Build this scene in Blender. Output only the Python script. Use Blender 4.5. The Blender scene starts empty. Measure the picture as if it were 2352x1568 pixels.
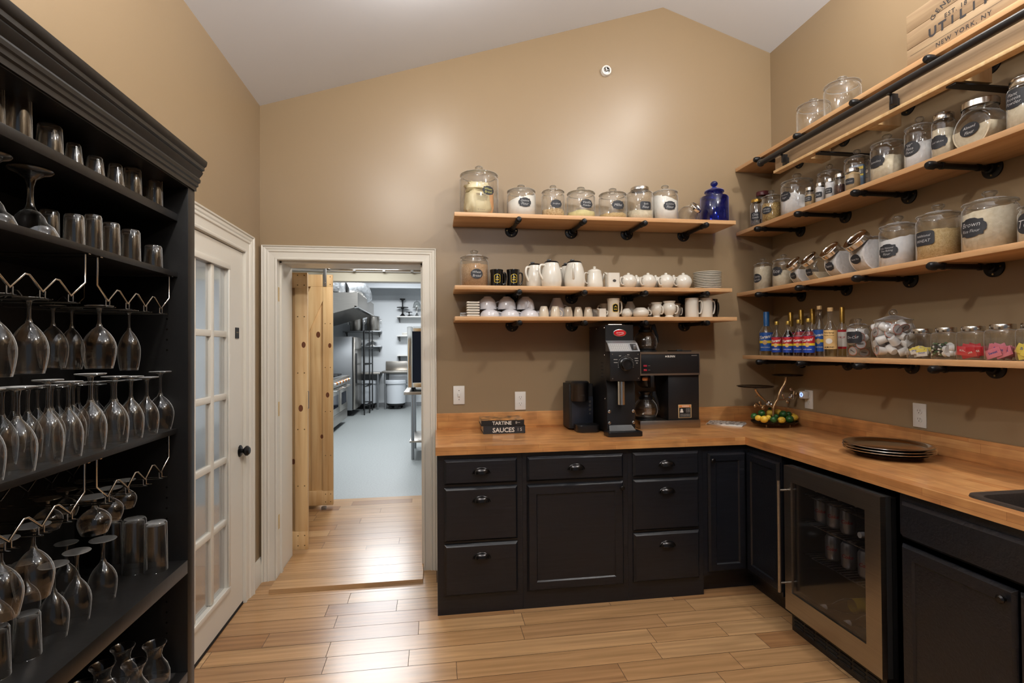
import bpy, bmesh, math, random
from mathutils import Vector, Matrix, noise
random.seed(7)
S = bpy.context.scene
COL = S.collection
PI = math.pi
# ------------------------------------------------------------------ camera
CAM = Vector((1.087, -3.488, 1.451)); FPX = 1200.0
def cam_axes(yaw=8.44, pitch=.664, roll=-.37):
    y, p, r = (math.radians(a) for a in (yaw, pitch, roll))
    f = Vector((math.sin(y)*math.cos(p), math.cos(y)*math.cos(p), math.sin(p)))
    ri = Vector((math.cos(y), -math.sin(y), 0)); up = ri.cross(f)
    return math.cos(r)*ri+math.sin(r)*up, -math.sin(r)*ri+math.cos(r)*up, f
CR, CU, CF = cam_axes()
cd = bpy.data.cameras.new('camera'); cam = bpy.data.objects.new('camera', cd); COL.objects.link(cam)
cd.sensor_width = 36; cd.lens = FPX/2352*36; cd.clip_start = .05; cd.clip_end = 60
cam.matrix_world = Matrix((( CR.x, CU.x, -CF.x, CAM.x), (CR.y, CU.y, -CF.y, CAM.y), (CR.z, CU.z, -CF.z, CAM.z), (0, 0, 0, 1)))
S.camera = cam
# ------------------------------------------------------------------ world, exposure
w = bpy.data.worlds.new('world'); S.world = w; w.use_nodes = True
w.node_tree.nodes['Background'].inputs[0].default_value = (.86, .93, 1.06, 1)
w.node_tree.nodes['Background'].inputs[1].default_value = .12
S.view_settings.view_transform = 'Standard'; S.view_settings.look = 'None'
S.view_settings.gamma = 1; S.view_settings.exposure = 0.16; S.view_settings.use_curve_mapping = False
cy = S.cycles
cy.max_bounces = 7; cy.diffuse_bounces = 3; cy.glossy_bounces = 3; cy.transmission_bounces = 4; cy.transparent_max_bounces = 40
cy.caustics_reflective = False; cy.caustics_refractive = False; cy.sample_clamp_indirect = 4; cy.use_denoising = True
# ------------------------------------------------------------------ lights (ceiling lamps of the room and of the kitchen beyond, plus an added ceiling fill)
def lamp(name, loc, watts, col=(1, .93, .83), rad=.05, spot=None, aim=None):
    l = bpy.data.lights.new(name, 'SPOT' if spot else 'POINT'); l.energy = watts; l.color = col; l.shadow_soft_size = rad
    o = bpy.data.objects.new(name, l); COL.objects.link(o); o.location = loc
    if spot:
        l.spot_size = math.radians(spot); l.spot_blend = .6
        o.rotation_euler = (Vector(aim)-Vector(loc)).to_track_quat('-Z', 'Y').to_euler()
    return o
WARM = (1, .945, .865)
lamp('ceiling_lamp', (.74, -2.45, 3.06), 62, WARM, .05)
lamp('ceiling_lamp', (3.0, -2.45, 3.50), 78, WARM, .05)
lamp('ceiling_lamp', (1.10, -1.15, 3.20), 13, WARM, .06)
lamp('ceiling_lamp', (2.95, -1.25, 3.60), 14, WARM, .06)
lamp('ceiling_lamp', (1.35, -3.75, 3.3), 6, WARM, .06)
lamp('ceiling_lamp', (2.70, -3.95, 3.6), 6, WARM, .06)
lamp('ceiling_fill_spot', (1.7, -3.3, 2.35), 92, (.97, .97, 1), .12, 150, (1.5, -2.6, 3.6))  # added spot out of view, aimed up to brighten the ceiling
def panel(name, loc, sx, sy, watts, col, rot=(0, 0, 0)):
    l = bpy.data.lights.new(name, 'AREA'); l.shape = 'RECTANGLE'; l.size = sx; l.size_y = sy; l.energy = watts; l.color = col
    o = bpy.data.objects.new(name, l); COL.objects.link(o); o.location = loc; o.rotation_euler = rot
    return o
COOL = (.93, .97, 1)
panel('kitchen_ceiling_panel', (.2, 4.0, 3.15), 1.2, .6, 110, COOL)
panel('kitchen_ceiling_panel', (.2, 7.2, 3.15), 1.2, .6, 130, COOL)
panel('passage_ceiling_panel', (.5, 1.0, 2.38), .5, .3, 9, (1, .96, .9))
# ------------------------------------------------------------------ pixel rays onto real planes
def ray(u, v): return CF*FPX+CR*(u-1176)-CU*(v-784)
def at(u, v, ax, val):
    d = ray(u, v); i = 'XYZ'.index(ax)
    return CAM+d*((val-CAM[i])/d[i])
def depth(p): return (Vector(p)-CAM).dot(CF)
def rad_of(wpx, u, p): return 1.06*wpx*depth(p)/(2*FPX)/math.sqrt(1+((u-1176)/FPX)**2)
# ------------------------------------------------------------------ materials
def lin(c):
    return tuple(((x/255)/12.92 if x/255 <= .04045 else ((x/255+.055)/1.055)**2.4) for x in c)
MATS = {}
def mat(name, rgb, rough=.5, metal=0, spec=.5, kind=None, sc=20, amt=.15, rgb2=None, bump=0, coat=0, emis=None, stretch=(1, 1, 1), detail=4):
    """kind None plain; noise, wood, grain: procedural two-tone pattern in object space"""
    m = bpy.data.materials.new(name); m.use_nodes = True; MATS[name] = m
    nt = m.node_tree; b = nt.nodes['Principled BSDF']
    c = lin(rgb)+(1,)
    b.inputs['Base Color'].default_value = c; b.inputs['Roughness'].default_value = rough
    b.inputs['Metallic'].default_value = metal; b.inputs['Specular IOR Level'].default_value = spec
    b.inputs['Coat Weight'].default_value = coat; b.inputs['Coat Roughness'].default_value = .12
    if emis:
        b.inputs['Emission Color'].default_value = lin(emis[:3])+(1,); b.inputs['Emission Strength'].default_value = emis[3]
    tc = nt.nodes.new('ShaderNodeTexCoord'); mp = nt.nodes.new('ShaderNodeMapping')
    nt.links.new(tc.outputs['Object'], mp.inputs[0]); mp.inputs['Scale'].default_value = stretch
    if kind:
        c2 = lin(rgb2)+(1,) if rgb2 else tuple(x*(1-amt) for x in c[:3])+(1,)
        mix = nt.nodes.new('ShaderNodeMix'); mix.data_type = 'RGBA'; mix.inputs[6].default_value = c; mix.inputs[7].default_value = c2
        if kind == 'grain':
            t = nt.nodes.new('ShaderNodeTexVoronoi'); t.inputs['Scale'].default_value = sc; src = t.outputs['Color']
            rp = nt.nodes.new('ShaderNodeSeparateColor'); nt.links.new(src, rp.inputs[0]); src = rp.outputs[0]
        else:
            t = nt.nodes.new('ShaderNodeTexNoise'); t.inputs['Scale'].default_value = sc; t.inputs['Detail'].default_value = detail
            if kind == 'wood': t.inputs['Distortion'].default_value = .6
            rp = nt.nodes.new('ShaderNodeMapRange'); rp.inputs[1].default_value = .35; rp.inputs[2].default_value = .68
            nt.links.new(t.outputs[0], rp.inputs[0]); src = rp.outputs[0]
        nt.links.new(mp.outputs[0], t.inputs['Vector']); nt.links.new(src, mix.inputs[0]); nt.links.new(mix.outputs[2], b.inputs['Base Color'])
        if bump:
            bp = nt.nodes.new('ShaderNodeBump'); bp.inputs['Strength'].default_value = bump; bp.inputs['Distance'].default_value = .002
            nt.links.new(src, bp.inputs['Height']); nt.links.new(bp.outputs[0], b.inputs['Normal'])
    return m
def glass(name, tint=(.985, .988, .985), edge=(.42, .43, .42), gain=1.7, power=3.0, rough=.0):
    m = bpy.data.materials.new(name); m.use_nodes = True; MATS[name] = m; nt = m.node_tree; nt.nodes.clear()
    N = nt.nodes.new; L = nt.links.new
    out = N('ShaderNodeOutputMaterial'); tr = N('ShaderNodeBsdfTransparent'); gl = N('ShaderNodeBsdfGlossy'); gl.inputs['Roughness'].default_value = max(rough, .085)
    gl.inputs['Color'].default_value = (1, 1, 1, 1)
    lw = N('ShaderNodeLayerWeight'); lw.inputs[0].default_value = .5
    pw = N('ShaderNodeMath'); pw.operation = 'POWER'; L(lw.outputs['Facing'], pw.inputs[0]); pw.inputs[1].default_value = power
    mx = N('ShaderNodeMix'); mx.data_type = 'RGBA'; mx.inputs[6].default_value = tint+(1,); mx.inputs[7].default_value = edge+(1,)
    L(pw.outputs[0], mx.inputs[0]); L(mx.outputs[2], tr.inputs[0])
    p5 = N('ShaderNodeMath'); p5.operation = 'POWER'; L(lw.outputs['Facing'], p5.inputs[0]); p5.inputs[1].default_value = 3.2
    mu = N('ShaderNodeMath'); mu.operation = 'MULTIPLY_ADD'; mu.use_clamp = True; L(p5.outputs[0], mu.inputs[0]); mu.inputs[1].default_value = .75*gain; mu.inputs[2].default_value = .034*gain
    g2 = N('ShaderNodeBsdfGlossy'); g2.inputs['Roughness'].default_value = .32; mg = N('ShaderNodeMixShader'); L(p5.outputs[0], mg.inputs[0]); L(gl.outputs[0], mg.inputs[1]); L(g2.outputs[0], mg.inputs[2]); df = N('ShaderNodeBsdfDiffuse'); df.inputs[0].default_value = (.8, .8, .8, 1) if tint[0] > .6 else tint+(1,); pe = N('ShaderNodeMath'); pe.operation = 'MULTIPLY'; L(p5.outputs[0], pe.inputs[0]); pe.inputs[1].default_value = .40 if 'thick' in name else .75; me_ = N('ShaderNodeMixShader'); L(pe.outputs[0], me_.inputs[0]); L(mg.outputs[0], me_.inputs[1]); L(df.outputs[0], me_.inputs[2]); gl = me_  # pale diffuse rim stands in for light refracted in the glass edges
    ms = N('ShaderNodeMixShader'); L(mu.outputs[0], ms.inputs[0]); L(tr.outputs[0], ms.inputs[1]); L(gl.outputs[0], ms.inputs[2]); L(ms.outputs[0], out.inputs[0])
    return m
glass('clear glass', gain=1.9); glass('thick glass', (.9, .91, .9), (.25, .26, .25), 2.4, 1.6)
glass('blue glass', (.10, .16, .75), (.01, .015, .22), 1.6, 1.5); glass('pane glass', (.95, .96, .96), (.7, .7, .7), 2.2)
glass('dark door glass', (.74, .74, .76), (.3, .3, .3), 1.2); glass('amber liquid', (.80, .50, .20), (.3, .1, .03), 1.3)
glass('red liquid', (.5, .16, .07), (.15, .03, .01), 1.3); glass('dark liquid', (.05, .03, .02), (.01, .01, .01), 1.3)
glass('pale liquid', (.93, .86, .6), (.5, .45, .3), 1.3); glass('smoky glass', (.80, .77, .73), (.28, .26, .24), 1.9)
glass('clear plastic', (.95, .95, .93), (.35, .35, .33), 1.6)
def paint_mat(name, rgb, rough, bump=.06):
    m = mat(name, rgb, rough); nt = m.node_tree; b = nt.nodes['Principled BSDF']
    t = nt.nodes.new('ShaderNodeTexNoise'); t.inputs['Scale'].default_value = 260; t.inputs['Detail'].default_value = 2
    g = nt.nodes.new('ShaderNodeNewGeometry'); nt.links.new(g.outputs['Position'], t.inputs['Vector'])
    bp = nt.nodes.new('ShaderNodeBump'); bp.inputs['Strength'].default_value = bump; bp.inputs['Distance'].default_value = .001
    nt.links.new(t.outputs[0], bp.inputs['Height']); nt.links.new(bp.outputs[0], b.inputs['Normal'])
    t2 = nt.nodes.new('ShaderNodeTexNoise'); t2.inputs['Scale'].default_value = 1.3; nt.links.new(g.outputs['Position'], t2.inputs['Vector'])
    mix = nt.nodes.new('ShaderNodeMix'); mix.data_type = 'RGBA'; c = lin(rgb)
    mix.inputs[6].default_value = tuple(x*.95 for x in c)+(1,); mix.inputs[7].default_value = tuple(x*1.04 for x in c)+(1,)
    nt.links.new(t2.outputs[0], mix.inputs[0]); nt.links.new(mix.outputs[2], b.inputs['Base Color'])
    return m
paint_mat('tan wall paint', (147, 126, 98), .34); paint_mat('ceiling paint', (226, 231, 240), .9)
paint_mat('white trim paint', (226, 222, 212), .35, .02); paint_mat('kitchen white panel', (225, 228, 230), .4, .02)
def stave_mat(name, a, bcol, dark, along, bw, bh, rough, coat, gap=.0012):
    """end-to-end glued wood strips running along the object axis 'along'"""
    m = mat(name, a, rough, coat=coat); nt = m.node_tree; N = nt.nodes.new; L = nt.links.new; b = nt.nodes['Principled BSDF']
    g = N('ShaderNodeNewGeometry'); sp = N('ShaderNodeSeparateXYZ'); L(g.outputs['Position'], sp.inputs[0]); cb = N('ShaderNodeCombineXYZ')
    o = {'X': 0, 'Y': 1}[along]
    L(sp.outputs[o], cb.inputs[0]); ad = N('ShaderNodeMath'); ad.operation = 'ADD'; L(sp.outputs[1-o], ad.inputs[0]); L(sp.outputs[2], ad.inputs[1]); L(ad.outputs[0], cb.inputs[1])
    br = N('ShaderNodeTexBrick'); L(cb.outputs[0], br.inputs['Vector']); br.inputs['Scale'].default_value = 1; br.inputs['Brick Width'].default_value = bw
    br.inputs['Row Height'].default_value = bh; br.inputs['Mortar Size'].default_value = gap/2; br.offset = .37; br.offset_frequency = 3; br.squash = .7; br.squash_frequency = 2
    br.inputs['Color1'].default_value = lin(a)+(1,); br.inputs['Color2'].default_value = lin(bcol)+(1,); br.inputs['Mortar'].default_value = lin(dark)+(1,)
    mp = N('ShaderNodeMapping'); mp.inputs['Scale'].default_value = (5, 60, 60); L(cb.outputs[0], mp.inputs[0])
    t = N('ShaderNodeTexNoise'); t.inputs['Scale'].default_value = 1; t.inputs['Detail'].default_value = 5; t.inputs['Distortion'].default_value = .4; L(mp.outputs[0], t.inputs['Vector'])
    t2 = N('ShaderNodeTexNoise'); t2.inputs['Scale'].default_value = 9; L(g.outputs['Position'], t2.inputs['Vector'])
    ov = N('ShaderNodeMix'); ov.data_type = 'RGBA'; ov.blend_type = 'OVERLAY'; ov.inputs[0].default_value = .45; L(br.outputs[0], ov.inputs[6]); L(t.outputs[0], ov.inputs[7])
    o2 = N('ShaderNodeMix'); o2.data_type = 'RGBA'; o2.blend_type = 'OVERLAY'; o2.inputs[0].default_value = .5; L(ov.outputs[2], o2.inputs[6]); L(t2.outputs[0], o2.inputs[7])
    L(o2.outputs[2], b.inputs['Base Color'])
    return m
stave_mat('butcher block along wall', (202, 148, 92), (178, 120, 70), (150, 98, 56), 'X', .42, .043, .28, .25)
stave_mat('butcher block beside wall', (204, 150, 96), (182, 124, 74), (150, 98, 56), 'Y', .42, .043, .28, .25)
def plank_mat(name, cols, rough, along=(1.3, 22, 1)):
    m = mat(name, cols[0], rough); nt = m.node_tree; N = nt.nodes.new; L = nt.links.new; b = nt.nodes['Principled BSDF']
    at_ = N('ShaderNodeAttribute'); at_.attribute_name = 'tone'; g = N('ShaderNodeNewGeometry')
    ad = N('ShaderNodeVectorMath'); ad.operation = 'MULTIPLY_ADD'; ad.inputs[1].default_value = along; L(g.outputs['Position'], ad.inputs[0])
    sc = N('ShaderNodeVectorMath'); sc.operation = 'SCALE'; sc.inputs['Scale'].default_value = 37; L(at_.outputs['Color'], sc.inputs[0]); L(sc.outputs[0], ad.inputs[2])
    t = N('ShaderNodeTexNoise'); t.inputs['Scale'].default_value = 1.0; t.inputs['Detail'].default_value = 6; t.inputs['Distortion'].default_value = 1.1; L(ad.outputs[0], t.inputs['Vector'])
    wv = N('ShaderNodeTexWave'); wv.wave_type = 'BANDS'; wv.bands_direction = 'Y'; wv.inputs['Scale'].default_value = .35; wv.inputs['Distortion'].default_value = 9; wv.inputs['Detail'].default_value = 3; wv.inputs['Detail Scale'].default_value = .7
    L(ad.outputs[0], wv.inputs['Vector'])
    rp = N('ShaderNodeValToRGB'); rp.color_ramp.interpolation = 'LINEAR'
    el = rp.color_ramp.elements; el[0].color = lin(cols[0])+(1,); el[1].color = lin(cols[-1])+(1,)
    for i, c in enumerate(cols[1:-1]):
        e = el.new((i+1)/(len(cols)-1)); e.color = lin(c)+(1,)
    L(at_.outputs['Fac'], rp.inputs[0])
    mixf = N('ShaderNodeMix'); mixf.data_type = 'FLOAT'; mixf.inputs[0].default_value = .12; L(t.outputs[0], mixf.inputs[2]); L(wv.outputs[0], mixf.inputs[3])
    ov = N('ShaderNodeMix'); ov.data_type = 'RGBA'; ov.blend_type = 'OVERLAY'; ov.inputs[0].default_value = .55; L(rp.outputs[0], ov.inputs[6]); L(mixf.outputs[0], ov.inputs[7])
    L(ov.outputs[2], b.inputs['Base Color'])
    return m
plank_mat('oak floor', [(170, 131, 90), (186, 147, 104), (144, 104, 68), (194, 157, 114), (156, 117, 78)], .26)
mat('dark seam wood', (70, 48, 30), .8)  # dark brown base under the joints between planks
mat('fir shelf wood', (206, 150, 98), .45, kind='wood', sc=3, rgb2=(176, 116, 68), stretch=(1, 1, 1), bump=.05, detail=6)
def shelf_mat(name, a, b2, st, rough=.42, sc=1.0):
    m = mat(name, a, rough, kind='wood', sc=sc, rgb2=b2, stretch=st, detail=6); return m
shelf_mat('fir along x', (214, 172, 126), (194, 146, 100), (1.6, 22, 22)); shelf_mat('fir along y', (214, 172, 126), (194, 146, 100), (22, 1.6, 22))
shelf_mat('weathered board', (170, 144, 112), (142, 116, 88), (50, 2.0, 50), .7); shelf_mat('crate wood', (178, 152, 118), (150, 122, 92), (30, 3, 30), .6)
shelf_mat('pine board', (232, 200, 150), (212, 170, 118), (24, 24, 1.4), .5)
mat('knot', (110, 62, 34), .6); mat('raw wood mortise', (205, 180, 135), .7)
mat('black cabinet paint', (24, 26, 32), .30, kind='wood', sc=1, rgb2=(18, 20, 25), stretch=(5, 90, 90), bump=.25)
mat('black bookcase paint', (17, 16, 15), .38, kind='noise', sc=60, rgb2=(13, 12, 12), bump=.05); mat('dark back board', (8, 8, 8), .55)
mat('black iron', (26, 26, 28), .38, metal=.5, kind='noise', sc=120, amt=.3, bump=.1); mat('pipe screw', (150, 130, 90), .4, metal=1)
mat('black metal', (22, 22, 24), .35); mat('black plastic', (18, 18, 20), .3); mat('matte black', (16, 16, 17), .55); mat('dark blue plastic', (32, 36, 46), .4)
mat('chrome', (222, 220, 215), .15, metal=1); mat('brushed steel', (176, 170, 162), .3, metal=1, kind='noise', sc=4, amt=.12, stretch=(1, 1, 60)); mat('steel dull', (150, 152, 154), .38, metal=.9)
mat('brushed lid steel', (205, 202, 196), .22, metal=1); mat('antique gold', (224, 188, 142), .42, metal=1, kind='noise', sc=60, amt=.25); mat('dark bronze', (52, 44, 38), .25, metal=.9)
mat('oiled bronze pull', (60, 58, 58), .22, metal=.9); mat('gold foil', (170, 134, 62), .35, metal=.8, kind='noise', sc=90, amt=.3)
mat('white ceramic', (226, 222, 212), .16, coat=.5); mat('cream ceramic', (216, 206, 188), .2, coat=.4); mat('bluish ceramic', (214, 214, 220), .18, coat=.4); mat('black ceramic', (16, 15, 15), .12, coat=.5)
mat('white plastic', (232, 230, 226), .3); mat('outlet slot', (60, 58, 55), .6); mat('chalkboard label', (34, 36, 42), .6); mat('chalk', (205, 205, 205), .9); mat('yellow chalk', (200, 196, 110), .9)
mat('flour white', (238, 234, 226), .95, kind='noise', sc=30, amt=.05, bump=.4); mat('sugar white', (240, 238, 238), .9, kind='noise', sc=60, amt=.06, bump=.6)
mat('flour cream', (226, 214, 190), .95, kind='noise', sc=60, rgb2=(212, 198, 170), bump=.4); mat('flour pale yellow', (228, 214, 158), .95, kind='noise', sc=60, amt=.08)
mat('bran tan', (214, 188, 140), .9, kind='grain', sc=260, rgb2=(188, 156, 104), bump=.3); mat('grain beige', (216, 190, 148), .8, kind='grain', sc=170, rgb2=(170, 136, 92), bump=.5)
mat('barley grain', (206, 176, 116), .75, kind='grain', sc=150, rgb2=(150, 116, 62), bump=.7); mat('bread flour brown', (190, 158, 124), .9, kind='grain', sc=260, rgb2=(160, 126, 92), bump=.4)
mat('cloves', (84, 44, 32), .7, kind='grain', sc=160, rgb2=(40, 22, 18), bump=.8); mat('chia', (70, 64, 62), .7, kind='grain', sc=260, rgb2=(130, 120, 112)); mat('spice tan', (196, 168, 124), .9)
mat('paper white', (228, 226, 222), .7); mat('bag cream', (226, 214, 176), .4, kind='noise', sc=14, rgb2=(206, 190, 150), bump=.5); mat('bag orange', (214, 160, 110), .5); mat('bag blue', (120, 146, 176), .5)
mat('label blue', (38, 84, 160), .4); mat('label red', (176, 34, 42), .4); mat('label yellow', (226, 196, 52), .4); mat('label navy', (30, 62, 150), .4); mat('label tan', (214, 178, 120), .5)
mat('label white', (226, 222, 214), .5); mat('cap gold', (176, 146, 70), .35, metal=.7); mat('cap blue', (36, 92, 150), .4); mat('cap tan', (200, 164, 112), .5); mat('maroon lid', (92, 40, 44), .35)
mat('lemon', (226, 186, 62), .42, kind='noise', sc=90, amt=.12, bump=.3); mat('lime', (44, 96, 40), .36, kind='noise', sc=50, rgb2=(26, 66, 30), bump=.2); mat('fruit nub', (90, 70, 30), .7)
mat('red enamel', (190, 28, 36), .25); mat('red lamp', (170, 40, 60), .3); mat('sign orange', (214, 130, 66), .5); mat('packet red', (196, 36, 50), .45); mat('packet pink', (216, 120, 140), .45); mat('packet yellow', (232, 214, 90), .5)
mat('pod foil', (190, 190, 192), .35, metal=.4); mat('pod orange', (206, 92, 50), .4); mat('pod white', (232, 230, 228), .4); mat('pod green', (60, 92, 50), .5)
mat('crate ink', (50, 46, 46), .8); mat('book dark', (42, 44, 48), .45); mat('page edge', (206, 188, 160), .8); mat('can silver', (178, 180, 184), .3, metal=.8); mat('can red', (168, 34, 40), .4)
mat('grey floor', (140, 144, 143), .45, kind='noise', sc=60, rgb2=(124, 128, 127)); mat('bin grey', (196, 200, 204), .45); mat('oven window', (22, 26, 40), .08, spec=.8); mat('foil insulation', (190, 192, 194), .28, metal=.9, kind='noise', sc=18, amt=.4, bump=1.0)
mat('header paint', (214, 214, 200), .6); mat('curtain cloth', (196, 208, 216), .8); mat('copper ring', (180, 110, 60), .3, metal=.8); mat('led ring', (120, 140, 255), .3, emis=(120, 150, 255, 3.0)); mat('rubber black', (20, 20, 20), .8)
mat('cork', (190, 140, 90), .8); mat('mat woven', (34, 32, 32), .7, kind='grain', sc=220, amt=.6, bump=.6); mat('sink composite', (46, 42, 40), .4, kind='noise', sc=160, rgb2=(60, 54, 50)); mat('magazine print', (40, 38, 42), .35, kind='noise', sc=14, rgb2=(225, 222, 216), stretch=(1, 4, 1)); mat('cookbook cover', (38, 30, 24), .4, kind='noise', sc=24, rgb2=(212, 150, 84), detail=3)
def M(n): return MATS[n]
# ------------------------------------------------------------------ mesh builder
class MB:
    def __init__(s, mx=None): s.bm = bmesh.new(); s.mx = mx
    def _v(s, p):
        p = Vector(p)
        return s.bm.verts.new(s.mx @ p if s.mx else p)
    def face(s, vs):
        try: return s.bm.faces.new(vs)
        except ValueError: return None
    def poly(s, pts): return s.face([s._v(p) for p in pts])
    def hexa(s, a, b):
        """a: 4 bottom points, b: 4 top points, both counter-clockwise seen from above"""
        A = [s._v(p) for p in a]; B = [s._v(p) for p in b]
        s.face(A[::-1]); s.face(B)
        for i in range(4): s.face([A[i], A[(i+1) % 4], B[(i+1) % 4], B[i]])
        return A+B
    def box(s, x0, x1, y0, y1, z0, z1, b=0):
        x0, x1 = sorted((x0, x1)); y0, y1 = sorted((y0, y1)); z0, z1 = sorted((z0, z1))
        vs = s.hexa([(x0, y0, z0), (x1, y0, z0), (x1, y1, z0), (x0, y1, z0)], [(x0, y0, z1), (x1, y0, z1), (x1, y1, z1), (x0, y1, z1)])
        if b:
            ed = list({e for v in vs for e in v.link_edges})
            bmesh.ops.bevel(s.bm, geom=ed, offset=b, segments=2, profile=.5, affect='EDGES')
        return s
    def prism(s, pts, ax, lo, hi, b=0):
        """pts 2-D polygon in the plane across ax (X: yz, Y: xz, Z: xy)"""
        def P(p, h): return {'X': (h, p[0], p[1]), 'Y': (p[0], h, p[1]), 'Z': (p[0], p[1], h)}[ax]
        A = [s._v(P(p, lo)) for p in pts]; B = [s._v(P(p, hi)) for p in pts]
        s.face(A); s.face(B[::-1]); n = len(pts)
        for i in range(n): s.face([A[i], B[i], B[(i+1) % n], A[(i+1) % n]])
        if b:
            ed = [e for v in A+B for e in v.link_edges if (e.verts[0] in A) == (e.verts[1] in A)]
            bmesh.ops.bevel(s.bm, geom=list(set(ed)), offset=b, segments=2, profile=.5, affect='EDGES')
        return s
    def lathe(s, prof, c=(0, 0, 0), seg=28, axis=None, sx=1, sy=1, a0=0, a1=2*PI):
        """prof: (r, h) list, turned about 'axis' through c"""
        c = Vector(c); q = Vector(axis).to_track_quat('Z', 'Y').to_matrix() if axis else None
        rings = []; closed = abs(a1-a0-2*PI) < 1e-6; n = seg if closed else seg+1
        for r, h in prof:
            if r < 1e-6:
                p = Vector((0, 0, h)); rings.append([s._v(c+(q @ p if q else p))]); continue
            ring = []
            for i in range(n):
                a = a0+(a1-a0)*i/seg; p = Vector((r*math.cos(a)*sx, r*math.sin(a)*sy, h)); ring.append(s._v(c+(q @ p if q else p)))
            rings.append(ring)
        for A, B in zip(rings, rings[1:]):
            for i in range(seg):
                j = (i+1) % n
                if len(A) == 1 and len(B) == 1: continue
                if len(A) == 1: s.face([A[0], B[j], B[i]])
                elif len(B) == 1: s.face([A[i], A[j], B[0]])
                else: s.face([A[i], A[j], B[j], B[i]])
        return s
    def cyl(s, p0, p1, r, r1=None, seg=16):
        p0 = Vector(p0); p1 = Vector(p1); r1 = r if r1 is None else r1
        return s.lathe([(0, 0), (r, 0), (r1, (p1-p0).length), (0, (p1-p0).length)], p0, seg, p1-p0)
    def ball(s, c, r, sx=1, sy=1, sz=1, seg=16, rows=9, axis=None):
        return s.lathe([(r*math.sin(PI*i/rows), -r*sz*math.cos(PI*i/rows)) for i in range(rows+1)], c, seg, axis, sx, sy)
    def tube(s, pts, r, seg=8, closed=False, taper=None):
        pts = [Vector(p) for p in pts]; n = len(pts); rings = []; up = None
        for i, p in enumerate(pts):
            a = pts[i-1] if i or closed else p; b = pts[(i+1) % n] if i < n-1 or closed else p
            t = (b-a).normalized()
            if up is None: up = Vector((0, 0, 1)) if abs(t.z) < .9 else Vector((1, 0, 0))
            x = t.cross(up).normalized(); y = x.cross(t).normalized(); up = y
            rr = r if taper is None else r*(taper[0]+(taper[1]-taper[0])*i/(n-1))
            rings.append([s._v(p+x*rr*math.cos(2*PI*k/seg)+y*rr*math.sin(2*PI*k/seg)) for k in range(seg)])
        for i in range(n if closed else n-1):
            A, B = rings[i], rings[(i+1) % n]
            for k in range(seg): s.face([A[k], A[(k+1) % seg], B[(k+1) % seg], B[k]])
        if not closed: s.face(rings[0][::-1]); s.face(rings[-1])
        return s
    def add(s, verts, faces, f=None):
        vs = [s._v(f(v) if f else v) for v in verts]
        for fc in faces: s.face([vs[i] for i in fc])
        return s
def smooth_path(pts, n=5):
    P = [Vector(p) for p in pts]; out = []
    for i in range(len(P)-1):
        a = P[max(i-1, 0)]; b = P[i]; c = P[i+1]; d = P[min(i+2, len(P)-1)]
        for k in range(n):
            t = k/n; out.append(.5*((2*b)+(c-a)*t+(2*a-5*b+4*c-d)*t*t+(3*b-a-3*c+d)*t**3))
    return out+[P[-1]]
# ------------------------------------------------------------------ objects
ORG = {}
def obj(name, mb, m, parent=None, ang=40, loc=None, smooth=True):
    me = bpy.data.meshes.new(name)
    bmesh.ops.recalc_face_normals(mb.bm, faces=mb.bm.faces[:])
    off = Vector(loc) if loc is not None else (ORG.get(parent.name, Vector()) if parent else Vector())
    if off.length: bmesh.ops.translate(mb.bm, verts=mb.bm.verts[:], vec=-off)
    mb.bm.to_mesh(me); mb.bm.free()
    if smooth:
        me.shade_smooth(); me.set_sharp_from_angle(angle=math.radians(ang))
    me.materials.append(M(m) if isinstance(m, str) else m)
    o = bpy.data.objects.new(name, me); COL.objects.link(o)
    if parent: o.parent = parent; ORG[o.name] = off
    elif loc is not None: o.location = loc; ORG[o.name] = Vector(loc)
    return o
def tag(o, label, cat, group=None, kind=None):
    o['label'] = label
    if cat: o['category'] = cat
    if group: o['group'] = group
    if kind: o['kind'] = kind
    return o
def thing(name, label, cat, loc=(0, 0, 0), group=None, world=True):
    """Empty at the thing's base; parts given in world coordinates when world is set"""
    o = bpy.data.objects.new(name, None); o.empty_display_size = .05; COL.objects.link(o); o.location = loc
    if world: ORG[o.name] = Vector(loc)
    return tag(o, label, cat, group)
def struct(name, mb, m, label=None, loc=None, ang=40):
    o = obj(name, mb, m, loc=loc, ang=ang); o['kind'] = 'structure'
    if label: o['label'] = label
    return o
def dup(root, loc, rz=0, label=None, group=None, scale=None, rot=None):
    r = root.copy(); COL.objects.link(r); r.location = loc; r.rotation_euler = rot if rot else (0, 0, rz)
    if scale: r.scale = scale if not isinstance(scale, (int, float)) else (scale,)*3
    if label: r['label'] = label
    if group: r['group'] = group
    for ch in root.children:
        c = ch.copy(); COL.objects.link(c); c.parent = r
        for g in ch.children:
            d = g.copy(); COL.objects.link(d); d.parent = c
    return r
def kill(root):
    for ch in list(root.children):
        for g in list(ch.children): bpy.data.objects.remove(g)
        bpy.data.objects.remove(ch)
    bpy.data.objects.remove(root)
_TX = {}
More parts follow.
